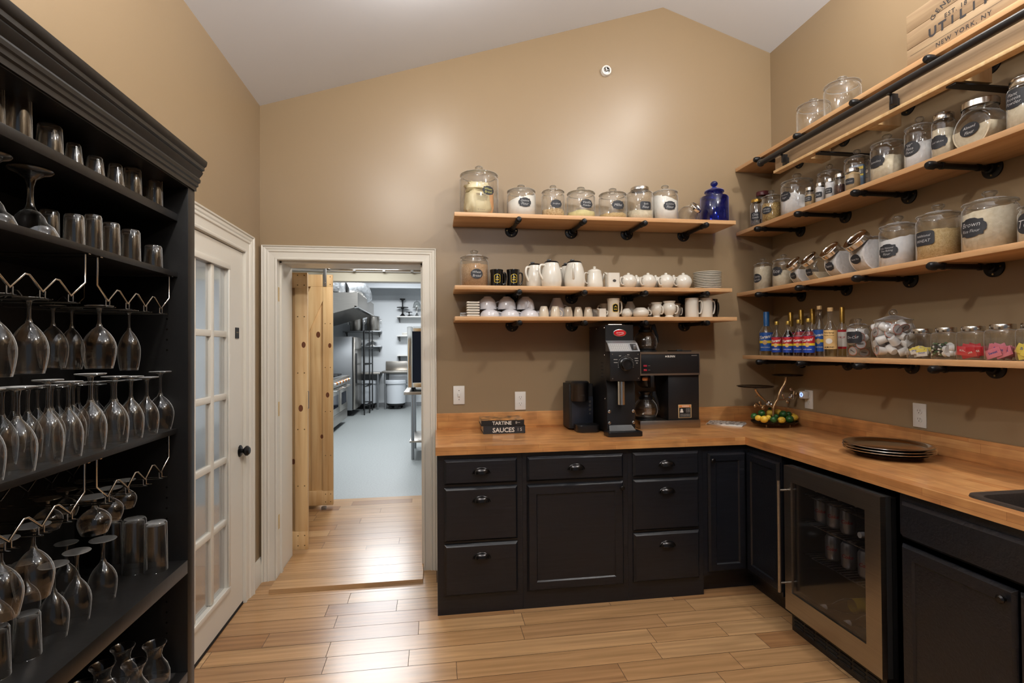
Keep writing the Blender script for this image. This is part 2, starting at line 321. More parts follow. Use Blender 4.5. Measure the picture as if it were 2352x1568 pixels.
def text_geo(s, size=1.0, bold=0.0, shear=0.0, spacing=1.0):
    k = (s, bold, shear, spacing)
    if k not in _TX:
        c = bpy.data.curves.new('text', 'FONT'); c.body = s; c.size = 1; c.align_x = 'CENTER'; c.align_y = 'CENTER'; c.offset = bold; c.shear = shear
        c.space_character = spacing; c.resolution_u = 2; c.space_line = .85
        t = bpy.data.objects.new('text', c); me = t.to_mesh()
        V = [v.co.copy() for v in me.vertices]; F = [tuple(p.vertices) for p in me.polygons]
        t.to_mesh_clear(); bpy.data.objects.remove(t); bpy.data.curves.remove(c)
        xs = [v.x for v in V]; ys = [v.y for v in V]; cx = (min(xs)+max(xs))/2; cy_ = (min(ys)+max(ys))/2
        _TX[k] = ([(v.x-cx, v.y-cy_) for v in V], F, max(xs)-min(xs), max(ys)-min(ys))
    return _TX[k]
def put_text(mb, s, wid, f, hmax=None, **k):
    """flat text wid metres wide mapped by f(x, z) -> 3-D point"""
    V, F, W, H = text_geo(s, **k); sc = wid/W
    if hmax and H*sc > hmax: sc = hmax/H
    mb.add([(x*sc, y*sc, 0) for x, y in V], F, lambda p: f(p[0], p[1])); return mb
def cylmap(r, z0, ang=-PI/2):
    return lambda x, z: (r*math.cos(ang+x/r), r*math.sin(ang+x/r), z0+z)
def outline(kind, w, h, n=48):
    pts = []
    for i in range(n):
        a = 2*PI*i/n; c, s_ = math.cos(a), math.sin(a)
        if kind == 'oval': pts.append((c*w/2, s_*h/2))
        elif kind == 'rect':
            e = .35; pts.append((w/2*math.copysign(abs(c)**e, c), h/2*math.copysign(abs(s_)**e, s_)))
        else:
            k = 1+.07*math.cos(8*a)+.03*math.cos(4*a); e = .55
            pts.append((w/2*k*math.copysign(abs(c)**e, c), h/2*k*math.copysign(abs(s_)**e, s_)))
    return pts
def patch(mb, pts, f, rings=4):
    prev = None; c = mb._v(f(0, 0))
    for k in range(1, rings+1):
        ring = [mb._v(f(x*k/rings, z*k/rings)) for x, z in pts]; n = len(ring)
        for i in range(n):
            if prev: mb.face([prev[i], ring[i], ring[(i+1) % n], prev[(i+1) % n]])
            else: mb.face([c, ring[i], ring[(i+1) % n]])
        prev = ring
    return mb
ORD = ['first', 'second', 'third', 'fourth', 'fifth', 'sixth', 'seventh', 'eighth', 'ninth', 'tenth', 'eleventh', 'twelfth', 'thirteenth', 'fourteenth', 'fifteenth', 'sixteenth']
# ================================================================== THE SHELL
W = 3.533
def ceil_z(x): return 2.991+x*(.871/2.706) if x < 2.706 else 3.862-(x-2.706)*(.264/.827)
b = MB()
for poly in ([(-.12, 0), (.085, 0), (.085, 2.03), (-.12, 2.03)], [(1.03, 0), (3.65, 0), (3.65, 2.03), (1.03, 2.03)],
             [(-.12, 2.03), (3.65, 2.03), (3.65, ceil_z(3.65)), (2.706, 3.862), (-.12, ceil_z(-.12))]):
    b.prism(poly, 'Y', 0, .36)
struct('wall_back', b, 'tan wall paint', 'tan painted gable wall with the open doorway and the short shelves')
b = MB()
for y0, y1, z0, z1 in ((-.285, 0, 0, 3.0), (-5.2, -1.27, 0, 3.0), (-1.27, -.285, 2.015, 3.0)): b.box(-.12, 0, y0, y1, z0, z1)
struct('wall_left', b, 'tan wall paint', 'tan painted side wall with the glazed door, behind the black bookcase')
struct('wall_right', MB().box(W, W+.12, -5.2, 0, 0, 3.62), 'tan wall paint', 'tan painted side wall carrying four long wooden shelves')
b = MB(); b.prism([(-.15, ceil_z(-.15)), (2.706, 3.862), (3.7, ceil_z(3.7)), (3.7, 4.05), (-.15, 4.05)], 'Y', -5.2, .36)
struct('ceiling', b, 'ceiling paint', 'pale grey vaulted ceiling meeting in a ridge')
# floor planks run along x
def planks(mb, lay, x0, x1, y0, y1, z, wd=.13, gap=.0026, seed=1, ofs=0):
    rnd = random.Random(seed); y = y0
    while y < y1-1e-4:
        ye = min(y+wd, y1); x = x0-rnd.uniform(0, .8)
        while x < x1:
            L_ = rnd.choice((.38, .55, .75, .95, 1.2)); a = max(x, x0); e = min(x+L_, x1)
            if e-a > .01:
                f = mb.poly([(a+gap/2, y+gap/2, z), (e-gap/2, y+gap/2, z), (e-gap/2, ye-gap/2, z), (a+gap/2, ye-gap/2, z)])
                t = rnd.random(); t2 = rnd.random()
                for lp in f.loops: lp[lay] = (t, t, t, 1)
            x += L_
        y = ye
b = MB(); lay = b.bm.loops.layers.color.new('tone')
planks(b, lay, 0, W, -5.2, -.202, 0, seed=5); planks(b, lay, 0, 1.094, -.202, .02, 0, seed=8)
struct('floor', b, 'oak floor', 'glossy oak plank floor', ang=30)
b = MB(); b.box(-.1, W, -5.2, .36, -.05, -.0015); struct('trim_6', b, 'dark seam wood', 'dark subfloor showing in the seams between the oak boards')
b = MB(); lay = b.bm.loops.layers.color.new('tone'); planks(b, lay, -1.2, 1.9, .36, 1.76, .0, seed=11)
struct('floor_passage', b, 'oak floor', 'oak plank floor of the passage beyond the doorway'); 
struct('trim_7', MB().box(-1.2, 1.9, .36, 1.76, -.05, -.0015), 'dark seam wood', 'dark subfloor under the passage boards')
b = MB(); lay = b.bm.loops.layers.color.new('tone')
for i, (ya, yb) in enumerate(((-.19, -.06), (-.058, .07), (.072, .2), (.202, .36))):
    vs = b.hexa([(.106, ya, 0), (1.008, ya, 0), (1.008, yb, 0), (.106, yb, 0)], [(.106, ya+.006*(i == 0), .02), (1.008, ya+.006*(i == 0), .02), (1.008, yb, .02), (.106, yb, .02)])
    for f in {f for v in vs for f in v.link_faces}:
        for lp in f.loops: lp[lay] = ((.42, .35, .6, .15)[i],)*3+(1,)
struct('trim_1', b, 'oak floor', 'raised oak threshold boards in the open doorway')
# door casings and jambs
def casing(mb, x0, x1, z1, wd, prof, T):
    """mitred casing round an opening; prof: (offset from the opening, thickness)"""
    for (o0, t0), (o1, t1) in zip(prof, prof[1:]):
        P = []
        for o, t in ((o0, t0), (o1, t1)):
            P.append([T(x0-o, t, 0), T(x0-o, t, z1+o), T(x1+o, t, z1+o), T(x1+o, t, 0)])
        for k in range(3): mb.poly([P[0][k], P[0][k+1], P[1][k+1], P[1][k]])
PROF = [(0, 0), (0, .012), (.006, .014), (.012, .014), (.016, .010), (.055, .012), (.06, .018), (.068, .019), (.072, .015), (.08, .02), (.092, .022), (.094, .018), (.098, .026), (.105, .028), (.107, 0)]
b = MB(); PB = [(o*.84, t) for o, t in PROF]
casing(b, .104, 1.01, 2.017, .09, PB, lambda x, t, z: (x, -t, z))
b.box(.084, .104, 0, .345, 0, 2.03); b.box(1.01, 1.031, 0, .345, 0, 2.03); b.box(.084, 1.031, 0, .345, 2.017, 2.035)
for x0, x1 in ((.104, .116), (.998, 1.01)): b.box(x0, x1, .05, .085, 0, 2.017)
b.box(.104, 1.01, .05, .085, 2.005, 2.017)
fr = struct('trim_2', b, 'white trim paint', 'white moulded casing and jambs of the open doorway', ang=25)
for vv in (672, 943, 1210):
    z = at(630, vv, 'X', .106).z; o = obj('hinge_mortise', MB().box(.104, .1055, .012, .04, z-.045, z+.045), 'raw wood mortise', fr)
b = MB(); casing(b, -1.262, -.285, 2.012, .11, PROF, lambda y, t, z: (t, y, z)); b.box(-.12, 0, -.287, -.28, 0, 2.02); b.box(-.12, 0, -1.275, -1.262, 0, 2.02); b.box(-.12, 0, -1.27, -.28, 2.008, 2.018)
struct('trim_3', b, 'white trim paint', 'white moulded casing around the glazed side door', ang=25)
b = MB(); b.prism([(0, 0), (.016, 0), (.016, .11), (.011, .122), (.011, .135), (.005, .15), (0, .15)], 'Y', -.178, -.001); struct('baseboard_left', b, 'white trim paint', 'short white baseboard between the two door casings')
b = MB(); b.prism([(0, 0), (.016, 0), (.016, .11), (.011, .122), (.011, .135), (.005, .15), (0, .15)], 'Y', -1.69, -1.37); struct('baseboard_side', b, 'white trim paint')
# side door: three columns of five lites
DY0, DY1 = -1.258, -.29
zr = [1.879, 1.532, 1.201, .863, .534, .187]; cw, mw = .158, .045; ys = [-.508-i*(cw+mw) for i in range(3)]
dr = bpy.data.objects.new('door_1', None); COL.objects.link(dr); dr.location = (-.045, DY1, .012); dr['kind'] = 'structure'; dr['label'] = 'white glazed door with fifteen lites and a black knob'; ORG['door_1'] = Vector(dr.location)
b = MB(); b.box(-.045, -.004, -.505, DY1, .014, 2.004); b.box(-.045, -.004, DY0, ys[2]-cw-.003, .014, 2.004)
b.box(-.045, -.004, ys[2]-cw-.003, -.505, zr[0]+.003, 2.004); b.box(-.045, -.004, ys[2]-cw-.003, -.505, .014, zr[5]-.003)
for i in range(2): b.box(-.038, -.008, ys[i]-cw-mw+.004, ys[i]-cw-.004, zr[5], zr[0], .004)
for k in range(1, 5): b.box(-.0365, -.0095, ys[2]-cw, ys[0], zr[k]-.016, zr[k]+.016, .003)
for (z0, z1, y0, y1) in ((zr[0], zr[0]+.03, ys[2]-cw-.02, ys[0]+.02), (zr[5]-.03, zr[5], ys[2]-cw-.02, ys[0]+.02), (zr[5], zr[0], ys[0], ys[0]+.02), (zr[5], zr[0], ys[2]-cw-.02, ys[2]-cw)):
    b.box(-.006, .004, y0, y1, z0, z1, .003)
obj('door_frame', b, 'white trim paint', dr)
for i in range(3):
    for k in range(5): obj('pane', MB().box(-.026, -.022, ys[i]-cw-.002, ys[i]+.002, zr[k+1]-.002, zr[k]+.002), 'pane glass', dr)
K = Vector((0, -.335, .877)); k = obj('door_knob', MB().lathe([(0, .055), (.018, .053), (.028, .042), (.028, .034), (.018, .024), (.011, .018), (.011, .004)], K-Vector((.004, 0, 0)), 24, (1, 0, 0)), 'black iron', dr)
obj('rosette', MB().lathe([(.033, 0), (.033, .004), (.026, .009), (0, .009)], K-Vector((.004, 0, 0)), 28, (1, 0, 0)), 'black iron', k)
o = obj('door_sign', MB().box(-.004, .0, -.405, -.355, 1.512, 1.572), 'matte black', dr)
t = MB(); put_text(t, 'PRIVATE', .034, lambda x, z: (.0006, -.38+x, 1.545+z)); obj('lettering', t, 'spice tan', o)
obj('door_sweep', MB().box(-.04, -.002, DY0, DY1, .003, .014), 'rubber black', dr)
struct('floor_side', MB().box(-1.4, -.12, -2.4, .3, -.03, -.001), 'fir shelf wood', 'wooden floor of the room behind the glazed door')
b = MB(); b.box(-1.42, -1.4, -2.4, .3, 0, 2.4); b.box(-1.4, -.12, -2.42, -2.4, 0, 2.4); b.box(-1.4, -.12, .3, .32, 0, 2.4); b.box(-1.42, -.12, -2.42, .32, 2.4, 2.42)
struct('wall_side_room', b, 'kitchen white panel', 'pale walls of the room behind the glazed door')
b = MB(); n = 60; prev = None
for i in range(n+1):
    y = -1.25+.52*i/n; x = -.10+.018*math.sin(i*1.15)+.006*math.sin(i*.5); row = [b._v((x, y, .52+.02*math.sin(i*.4))), b._v((x, y, 1.96))]
    if prev: b.face([prev[0], row[0], row[1], prev[1]])
    prev = row
cu = obj('curtain', b, 'curtain cloth', loc=(-.1, -1, .52), ang=180); cu.modifiers.new('thickness', 'SOLIDIFY').thickness = .002
tag(cu, 'pale pleated curtain hanging behind the panes of the glazed door', 'curtain')
lamp('side_room_lamp', (-.8, -.9, 2.2), 7, (.9, .95, 1), .1)
# wall plates, alarm
def slots(mb, f):
    for dz in (.021, -.021):
        for dx in (-.0065, .0065):
            mb.add([(dx-.001, dz, 0), (dx+.001, dz, 0), (dx+.001, dz+.009, 0), (dx-.001, dz+.009, 0)], [(0, 1, 2, 3)], lambda p: f(p[0], p[1]))
        mb.add([(.0025*math.cos(a*PI/4), dz-.007+.0025*math.sin(a*PI/4), 0) for a in range(8)], [tuple(range(8))], lambda p: f(p[0], p[1]))
def outlet(c, face, label, wd=.074, ht=.122):
    """face -Y or -X"""
    mx = Matrix.Translation(c) @ (Matrix.Rotation(-PI/2, 4, 'Z') if face == 'X' else Matrix())
    r = thing('outlet', label, 'outlet', c, 'outlets above the countertop')
    obj('cover_plate', MB(mx).box(-wd/2, wd/2, -.006, 0, -ht/2, ht/2, .002), 'white plastic', r)
    s_ = MB(mx)
    for dz in (.021, -.021): s_.lathe([(.017, 0), (.017, .003), (0, .003)], (0, -.0055, dz), 20, (0, -1, 0), 1, .85)
    so = obj('socket', s_, 'white plastic', r)
    s_ = MB(mx); f = lambda x, z: (x, -.0088, z); slots(s_, f); obj('slot', s_, 'outlet slot', so)
    return r, mx
r = thing('light_switch', 'white toggle light switch plate on the wall beside the doorway', 'light switch', (1.246, 0, 1.138))
mx = Matrix.Translation((1.246, 0, 1.138)); obj('cover_plate', MB(mx).box(-.037, .037, -.006, 0, -.061, .061, .002), 'white plastic', r)
obj('toggle', MB(mx).box(-.005, .005, -.016, -.006, -.010, .012, .002), 'white plastic', r)
b = MB(mx); b.lathe([(.003, 0), (0, .001)], (0, -.006, .03), 10, (0, -1, 0)); b.lathe([(.003, 0), (0, .001)], (0, -.006, -.03), 10, (0, -1, 0)); obj('plate_screw', b, 'outlet slot', r)
outlet(Vector((1.658, 0, 1.092)), 'Y', 'white outlet on the wall above the two stacked cookbooks')
outlet(Vector((W, -1.156, 1.092)), 'X', 'white outlet on the side wall behind the stacked steel trays')
outlet(Vector((W, -.36, 1.096)), 'X', 'white outlet beside the fruit stand, with a night light plugged into its upper socket')
c = Vector((W-.009, -.345, 1.125)); r = thing('night_light', 'small plug-in night light with a glowing blue ring, beside the fruit stand', 'night light', c)
mx = Matrix.Translation(c) @ Matrix.Rotation(-PI/2, 4, 'Z')
obj('housing', MB(mx).box(-.026, .026, -.036, 0, -.024, .026, .006), 'white plastic', r)
obj('glowing_ring', MB(mx).lathe([(.014, 0), (.014, .002), (.011, .003), (.0105, .0005)], (-.002, -.036, .002), 28, (0, -1, 0)), 'led ring', r)
c = Vector((2.277, 0, 3.37)); r = thing('heat_detector', 'round white alarm sensor with a silvery centre high on the gable wall', 'heat detector', c)
mx = Matrix.Translation(c)
obj('housing', MB(mx).lathe([(.036, 0), (.036, .012), (.033, .026), (.024, .03), (.021, .024)], (0, 0, 0), 32, (0, -1, 0)), 'white plastic', r)
b = MB(mx); b.lathe([(.021, .018), (.012, .02), (.006, .03), (0, .03)], (0, 0, 0), 20, (0, -1, 0)); 
for a in range(3): b.tube([(0, -.03, 0), (.014*math.cos(a*2.1), -.034, .014*math.sin(a*2.1)), (.018*math.cos(a*2.1), -.02, .018*math.sin(a*2.1))], .002, 6)
obj('sensor', b, 'chrome', r)
# ================================================================== BASE CABINETS
def drawer_front(mb, x0, x1, z0, z1, y=0, t=.02, ins=.012):
    mb.hexa([(x0, y-t*.35, z0), (x1, y-t*.35, z0), (x1, y, z0), (x0, y, z0)], [(x0, y-t*.35, z1), (x1, y-t*.35, z1), (x1, y, z1), (x0, y, z1)])
    A = [(x0, y-t*.35, z0), (x1, y-t*.35, z0), (x1, y-t*.35, z1), (x0, y-t*.35, z1)]; B = [(x0+ins, y-t, z0+ins), (x1-ins, y-t, z0+ins), (x1-ins, y-t, z1-ins), (x0+ins, y-t, z1-ins)]
    a = [mb._v(p) for p in A]; c = [mb._v(p) for p in B]; mb.face(c)
    for i in range(4): mb.face([a[i], a[(i+1) % 4], c[(i+1) % 4], c[i]])
def door_front(mb, x0, x1, z0, z1, y=0, t=.02, fw=.056):
    L_ = [(0, 0), (0, .35), (.010, 1), (fw-.006, 1), (fw, .62), (fw+.004, .62)]
    prev = None
    for ins, k in L_:
        c = [mb._v(p) for p in [(x0+ins, y-t*k, z0+ins), (x1-ins, y-t*k, z0+ins), (x1-ins, y-t*k, z1-ins), (x0+ins, y-t*k, z1-ins)]]
        if prev:
            for i in range(4): mb.face([prev[i], prev[(i+1) % 4], c[(i+1) % 4], c[i]])
        prev = c
    mb.face(prev)
def cup_pull(mx, x, z, y=-.02, parent=None):
    b = MB(mx); n, m_ = 14, 7; prev = None; wd, ht, dp = .043, .03, .024
    for j in range(m_+1):
        ph = PI/2*j/m_; row = [b._v((x+wd*math.cos(PI*i/n)*math.cos(ph)**.5 if j < m_ else x, y-dp*math.sin(PI*i/n)*math.cos(ph)**.8 if j < m_ else y-.001, z+ht*math.sin(ph)-.01)) for i in range(n+1)]
        if prev:
            for i in range(n): b.face([prev[i], prev[i+1], row[i+1], row[i]])
        prev = row
    b.tube([(x-wd*1.12*math.cos(PI*i/16), y-.001, z-.011+ht*1.1*math.sin(PI*i/16)) for i in range(17)], .003, 6)
    return obj('cup_pull', b, 'oiled bronze pull', parent, ang=60)
def knob(mx, x, z, y=-.02, parent=None):
    return obj('knob', MB(mx).lathe([(0, .026), (.010, .025), (.014, .019), (.013, .013), (.006, .009), (.007, 0)], (x, y, z), 18, (0, -1, 0)), 'oiled bronze pull', parent)
CB = 'black cabinet paint'
def cabinet(label, T, wd, dep, items, toe=0, zb=.868, group='black base cabinets', body=None):
    """T: world matrix, local x along the front, front face at y=0, body behind (+y)"""
    r = thing('base_cabinet', label, 'cabinet', T @ Vector((wd/2, dep/2, 0)), group)
    b = MB(T)
    if body: body(b)
    else:
        b.box(0, wd, 0, dep, .09, zb); b.box(0, wd, toe, dep, 0, .09)
    obj('body', b, CB, r)
    for it in items:
        k, x0, x1, z0, z1 = it[:5]; b = MB(T)
        if k == 'drawer':
            drawer_front(b, x0, x1, z0, z1); d = obj('drawer', b, CB, r, ang=20)
            if len(it) < 6: cup_pull(T, (x0+x1)/2, (z0+z1)/2 + (0 if z1-z0 < .2 else (z1-z0)/2-.07), parent=d)
        else:
            door_front(b, x0, x1, z0, z1); d = obj('door', b, CB, r, ang=20)
            if len(it) > 5 and it[5]: knob(T, it[5][0], it[5][1], parent=d)
    return r
T = Matrix.Translation((0, -.61, 0))
def Tx(x): return Matrix.Translation((x, -.61, 0))
cabinet('black three-drawer base cabinet beside the doorway', Tx(1.098), .469, .6, [('drawer', .037, .440, .706, .842), ('drawer', .037, .440, .397, .689), ('drawer', .037, .440, .104, .382)], 0)
cabinet('wide black base cabinet with one drawer over one panelled door', Tx(1.568), .611, .6, [('drawer', .024, .582, .706, .842), ('door', .024, .582, .100, .686, (.567, .652))], 0)
cabinet('black three-drawer base cabinet under the drip coffee machine', Tx(2.180), .459, .6, [('drawer', .028, .429, .706, .842), ('drawer', .028, .429, .397, .689), ('drawer', .028, .429, .104, .382)], 0)
r = thing('corner_cabinet', 'black corner cabinet with two panelled doors meeting in the inner corner', 'cabinet', (3.1, -.3, 0), 'black base cabinets')
b = MB(); b.box(2.640, 3.52, -.61, -.01, .11, .868); b.box(2.923, 3.52, -.925, -.61, .11, .868); b.box(2.640, 3.52, -.55, -.01, 0, .11); b.box(2.99, 3.52, -.925, -.55, 0, .11)
obj('body', b, CB, r)
b = MB(Tx(2.64)); door_front(b, .028, .265, .132, .824, fw=.05); d = obj('door', b, CB, r, ang=20); knob(Tx(2.64), .048, .785, parent=d)
TR = lambda y: Matrix.Translation((2.923, y, 0)) @ Matrix.Rotation(-PI/2, 4, 'Z')
b = MB(TR(-.625)); door_front(b, .0, .292, .132, .824, fw=.05); obj('door', b, CB, r, ang=20)
def sinkbody(b): b.box(0, .9, 0, .6, .09, .70); b.box(0, .9, 0, .015, .09, .868); b.box(0, .018, 0, .6, .09, .868); b.box(.882, .9, 0, .6, .09, .868); b.box(0, .9, .05, .6, 0, .09)
cabinet('black base cabinet under the sink, right of the beverage fridge', TR(-1.625), .9, .6, [('drawer', .035, .865, .69, .835, 1), ('door', .035, .448, .1, .668, (.418, .63)), ('door', .456, .865, .1, .668, None)], .05, body=sinkbody)
# beverage fridge
FX = 2.862
fy0 = at(1800, 1063, 'X', FX).y; fy1 = at(2021, 1137, 'X', FX).y
FT = Matrix.Translation((FX, fy0, 0)) @ Matrix.Rotation(-PI/2, 4, 'Z'); FW = fy0-fy1
r = thing('beverage_fridge', 'stainless framed undercounter beverage fridge with a dark glass door', 'fridge', (3.2, (fy0+fy1)/2, 0))
b = MB(FT); t_ = .035
b.box(.005, .03, .055, .62, .10, .83); b.box(FW-.03, FW-.002, .055, .62, .10, .83); b.box(.03, FW-.03, .055, .62, .80, .83); b.box(.03, FW-.03, .055, .62, .10, .13); b.box(.03, FW-.03, .60, .62, .13, .80)
obj('body', b, 'matte black', r)
ZF0, ZF1 = .105, .838
b = MB(FT); fl, frr, ft, fb = .05, .078, .075, .10
gx0, gx1, gz0, gz1 = fl, FW-frr, ZF0+fb, ZF1-ft
b.box(0, gx0, 0, .025, ZF0, ZF1); b.box(gx1, FW, 0, .025, ZF0, ZF1); b.box(gx0, gx1, 0, .025, ZF0, gz0); b.box(gx0, gx1, 0, .025, gz1, ZF1)
d = obj('door', b, 'brushed steel', r, ang=30)
obj('glass_pane', MB(FT).box(gx0-.002, gx1+.002, .006, .011, gz0-.002, gz1+.002), 'dark door glass', d)
b = MB(FT); b.box(.0, gx0, .0255, .05, ZF0, ZF1); b.box(gx1, FW, .0255, .05, ZF0, ZF1); b.box(gx0, gx1, .0255, .05, ZF0, gz0); b.box(gx0, gx1, .0255, .05, gz1, ZF1); obj('gasket', b, 'rubber black', d)
b = MB(FT); b.cyl((.018, -.045, .20), (.018, -.045, .765), .0085); b.cyl((.018, -.045, .245), (.018, 0, .245), .005); b.cyl((.018, -.045, .715), (.018, 0, .715), .005); obj('handle', b, 'brushed steel', d)
b = MB(FT); b.box(.01, FW-.01, .03, .6, 0, .098); obj('toe_grille', b, 'black plastic', r)
b = MB(FT)
for i in range(7):
    for k in range(3): b.box(.03+i*(FW-.06)/7, .03+(i+.82)*(FW-.06)/7, .026, .031, .028+.018*k, .036+.018*k)
obj('grille_louver', b, 'rubber black', r)
for z in (.40, .565, .70):
    b = MB(FT)
    for i in range(22): b.cyl((.035+i*(FW-.07)/21, .07, z), (.035+i*(FW-.07)/21, .58, z), .0016, seg=6)
    for y in (.07, .3, .58): b.cyl((.032, y, z-.003), (FW-.032, y, z-.003), .0025, seg=6)
    obj('wire_shelf', b, 'chrome', r)
def can_proto():
    r = thing('drink_can', 'x', 'can', world=False)
    obj('body', MB().lathe([(0, .004), (.024, 0), (.027, .003), (.033, .012), (.033, .105), (.027, .116), (.026, .119), (.025, .116), (0, .116)], (0, 0, 0), 24), 'can silver', r)
    b = MB(); put_text(b, 'Coke', .05, cylmap(.0334, .06), bold=.02, shear=.25); obj('lettering', b, 'can red', r); return r
cp = can_proto(); n = 0
def floc(x, y, z): return FT @ Vector((x, y, z))
for x, y, z, lb in [(.09+.085*k, .14, .569, 'silver soda can on the second shelf of the beverage fridge, %s from the handle' % ORD[k]) for k in range(3)]+[(.15+.10*k, .15, .404, 'silver soda can on the third shelf of the beverage fridge, %s from the handle' % ORD[k]) for k in range(4)]:
    dup(cp, floc(x, y, z), -.9, lb, 'soda cans in the beverage fridge', scale=(1, 1, 1))
kill(cp)
def flying_bottle(name, label, p0, p1, r_, lm, grp):
    p0 = Vector(p0); p1 = Vector(p1); L_ = (p1-p0).length; ax = p1-p0
    t = thing(name, label, 'bottle', p0, grp)
    obj('body', MB().lathe([(0, 0), (r_*.9, 0), (r_, .01), (r_, L_*.6), (r_*.8, L_*.7), (r_*.38, L_*.82), (r_*.34, L_*.94)], p0, 20, ax), 'clear plastic', t)
    obj('label', MB().lathe([(r_*1.02, L_*.15), (r_*1.02, L_*.5)], p0, 20, ax), lm, t)
    obj('cap', MB().lathe([(r_*.4, L_*.93), (r_*.4, L_), (0, L_)], p0, 16, ax), 'white plastic', t)
for i, (x, h, lm) in enumerate(((.37, .569+.034, 'label white'), (.46, .569+.034, 'label white'), (.13, .131+.034, 'label yellow'), (.28, .131+.034, 'label white'), (.42, .131+.034, 'label white'))):
    flying_bottle('drink_bottle', ['clear water bottle lying on the second fridge shelf beside the cans', 'clear water bottle lying on the second fridge shelf at the hinge side', 'clear bottle with yellow label lying on the fridge floor', 'clear bottle lying in the middle of the fridge floor', 'clear bottle lying on the fridge floor by the hinge side'][i], floc(x+.02, .42, h), floc(x, .1, h), .033, lm, 'drink bottles lying in the beverage fridge')
for i, x in enumerate((.10, .25, .35, .45)):
    flying_bottle('drink_bottle', 'clear bottle lying on the top fridge shelf, cap to the glass, %s from the handle' % ORD[i], floc(x, .40, .731), floc(x, .10, .731), .026, 'label white', 'drink bottles lying in the beverage fridge')
# ================================================================== COUNTERTOP
r = thing('countertop', 'L-shaped butcher block countertop with low wooden backsplashes', 'countertop', (2.4, -.3, .87))
b = MB(); b.box(1.090, 2.8975, -.635, -.002, .870, .914); obj('worktop', b, 'butcher block along wall', r)
b = MB(); SX0, SX1, SY0, SY1 = 2.962, 3.38, -2.52, -1.885
for x0, x1, y0, y1 in ((2.898, W-.002, SY1, -.002), (2.898, SX0, SY0, SY1), (SX1, W-.002, SY0, SY1), (2.898, W-.002, -2.9, SY0)): b.box(x0, x1, y0, y1, .870, .914)
obj('worktop', b, 'butcher block beside wall', r)
obj('backsplash', MB().box(1.090, W-.002, -.022, -.002, .914, 1.021, .0015), 'butcher block along wall', r)
obj('backsplash', MB().box(W-.022, W-.002, -2.9, -.022, .914, 1.021, .0015), 'butcher block beside wall', r)
c = thing('sink', 'dark composite sink set into the countertop', 'sink', ((SX0+SX1)/2, (SY0+SY1)/2, .72))
b = MB()
def rrect(x0, x1, y0, y1, rr, n=6):
    return [(cx+rr*math.cos(a0+PI/2*i/n), cy+rr*math.sin(a0+PI/2*i/n)) for cx, cy, a0 in ((x1-rr, y1-rr, 0), (x0+rr, y1-rr, PI/2), (x0+rr, y0+rr, PI), (x1-rr, y0+rr, 3*PI/2)) for i in range(n+1)]
prev = None
for ins, z in ((-.016, .9145), (-.014, .922), (.0, .924), (.012, .918), (.016, .90), (.03, .75), (.06, .73)):
    ring = [b._v((x, y, z)) for x, y in rrect(SX0+ins, SX1-ins, SY0+ins, SY1-ins, .05)]
    if prev:
        for i in range(len(ring)): b.face([prev[i], prev[(i+1) % len(ring)], ring[(i+1) % len(ring)], ring[i]])
    prev = ring
b.face(prev); obj('basin', b, 'sink composite', c, ang=50)
# ================================================================== WALL SHELVES
ST = .025
ZT, ZM, ZB = 2.281, 1.833, 1.643           # tops of the three short shelves on the gable wall
for z, lb in ((ZT, 'topmost'), (ZM, 'middle'), (ZB, 'lowest')):
    m_ = MB().box(1.211, 3.064 if z != ZM else 3.032, -.296, -.004, z-ST, z, .0015)
    o = obj('wall_shelf', m_, 'fir along x', loc=(2.14, -.15, z-ST)); tag(o, 'short wooden shelf on the gable wall, %s of the three' % lb, 'shelf', 'short wooden wall shelves')
RZ = [2.733, 2.270, 1.833, 1.386]; RX = W-.288
for i, z in enumerate(RZ):
    o = obj('wall_shelf', MB().box(RX, W-.002, -2.75, -.004 if i < 3 else -.066, z-ST, z, .0015), 'fir along y', loc=(W-.15, -1.4, z-ST))
    tag(o, 'long wooden shelf on the side wall, ' + ['topmost, above the ladder rail', 'second from the top, full of flour jars', 'third from the top, with the slanted jars', 'lowest, carrying syrup bottles and coffee pods'][i], 'shelf', 'long wooden side wall shelves')
def pipe_proto():
    r = thing('pipe_bracket', 'x', 'shelf bracket', world=False)   # wall at y=0, reaches to -y, pipe centre at z=0
    obj('flange', MB().lathe([(0, 0), (.044, 0), (.044, .007), (.04, .009), (.024, .010), (.022, .026), (.0145, .028)], (0, 0, 0), 26, (0, -1, 0)), 'black iron', r)
    for k, (dx, dz) in enumerate(((.031, 0), (-.031, 0), (0, -.031))): obj('flange_screw', MB().lathe([(.0045, .009), (.004, .012), (0, .0125)], (dx, 0, dz), 10, (0, -1, 0)), 'pipe screw', r)
    obj('pipe', MB().lathe([(.0125, .02), (.0125, .335), (0, .335)], (0, 0, 0), 16, (0, -1, 0)), 'black iron', r)
    obj('end_cap', MB().lathe([(.0165, .300), (.0185, .302), (.0185, .315), (.0175, .328), (.012, .337), (0, .340)], (0, 0, 0), 18, (0, -1, 0)), 'black iron', r)
    for y in (.07, .255): obj('pipe_clip', MB().lathe([(.0155, y), (.0155, y+.012), (.0125, y+.012)], (0, 0, 0), 14, (0, -1, 0)), 'black iron', r)
    return r
pp = pipe_proto(); G = 'black pipe brackets under the shelves'
for z, nm in ((ZT, 'topmost'), (ZM, 'middle'), (ZB, 'lowest')):
    for k, x in enumerate((1.605, 2.02, 2.42, 2.84)): dup(pp, (x, 0, z-ST-.0165), 0, 'black pipe bracket under the %s gable wall shelf, %s from the doorway' % (nm, ORD[k]), G)
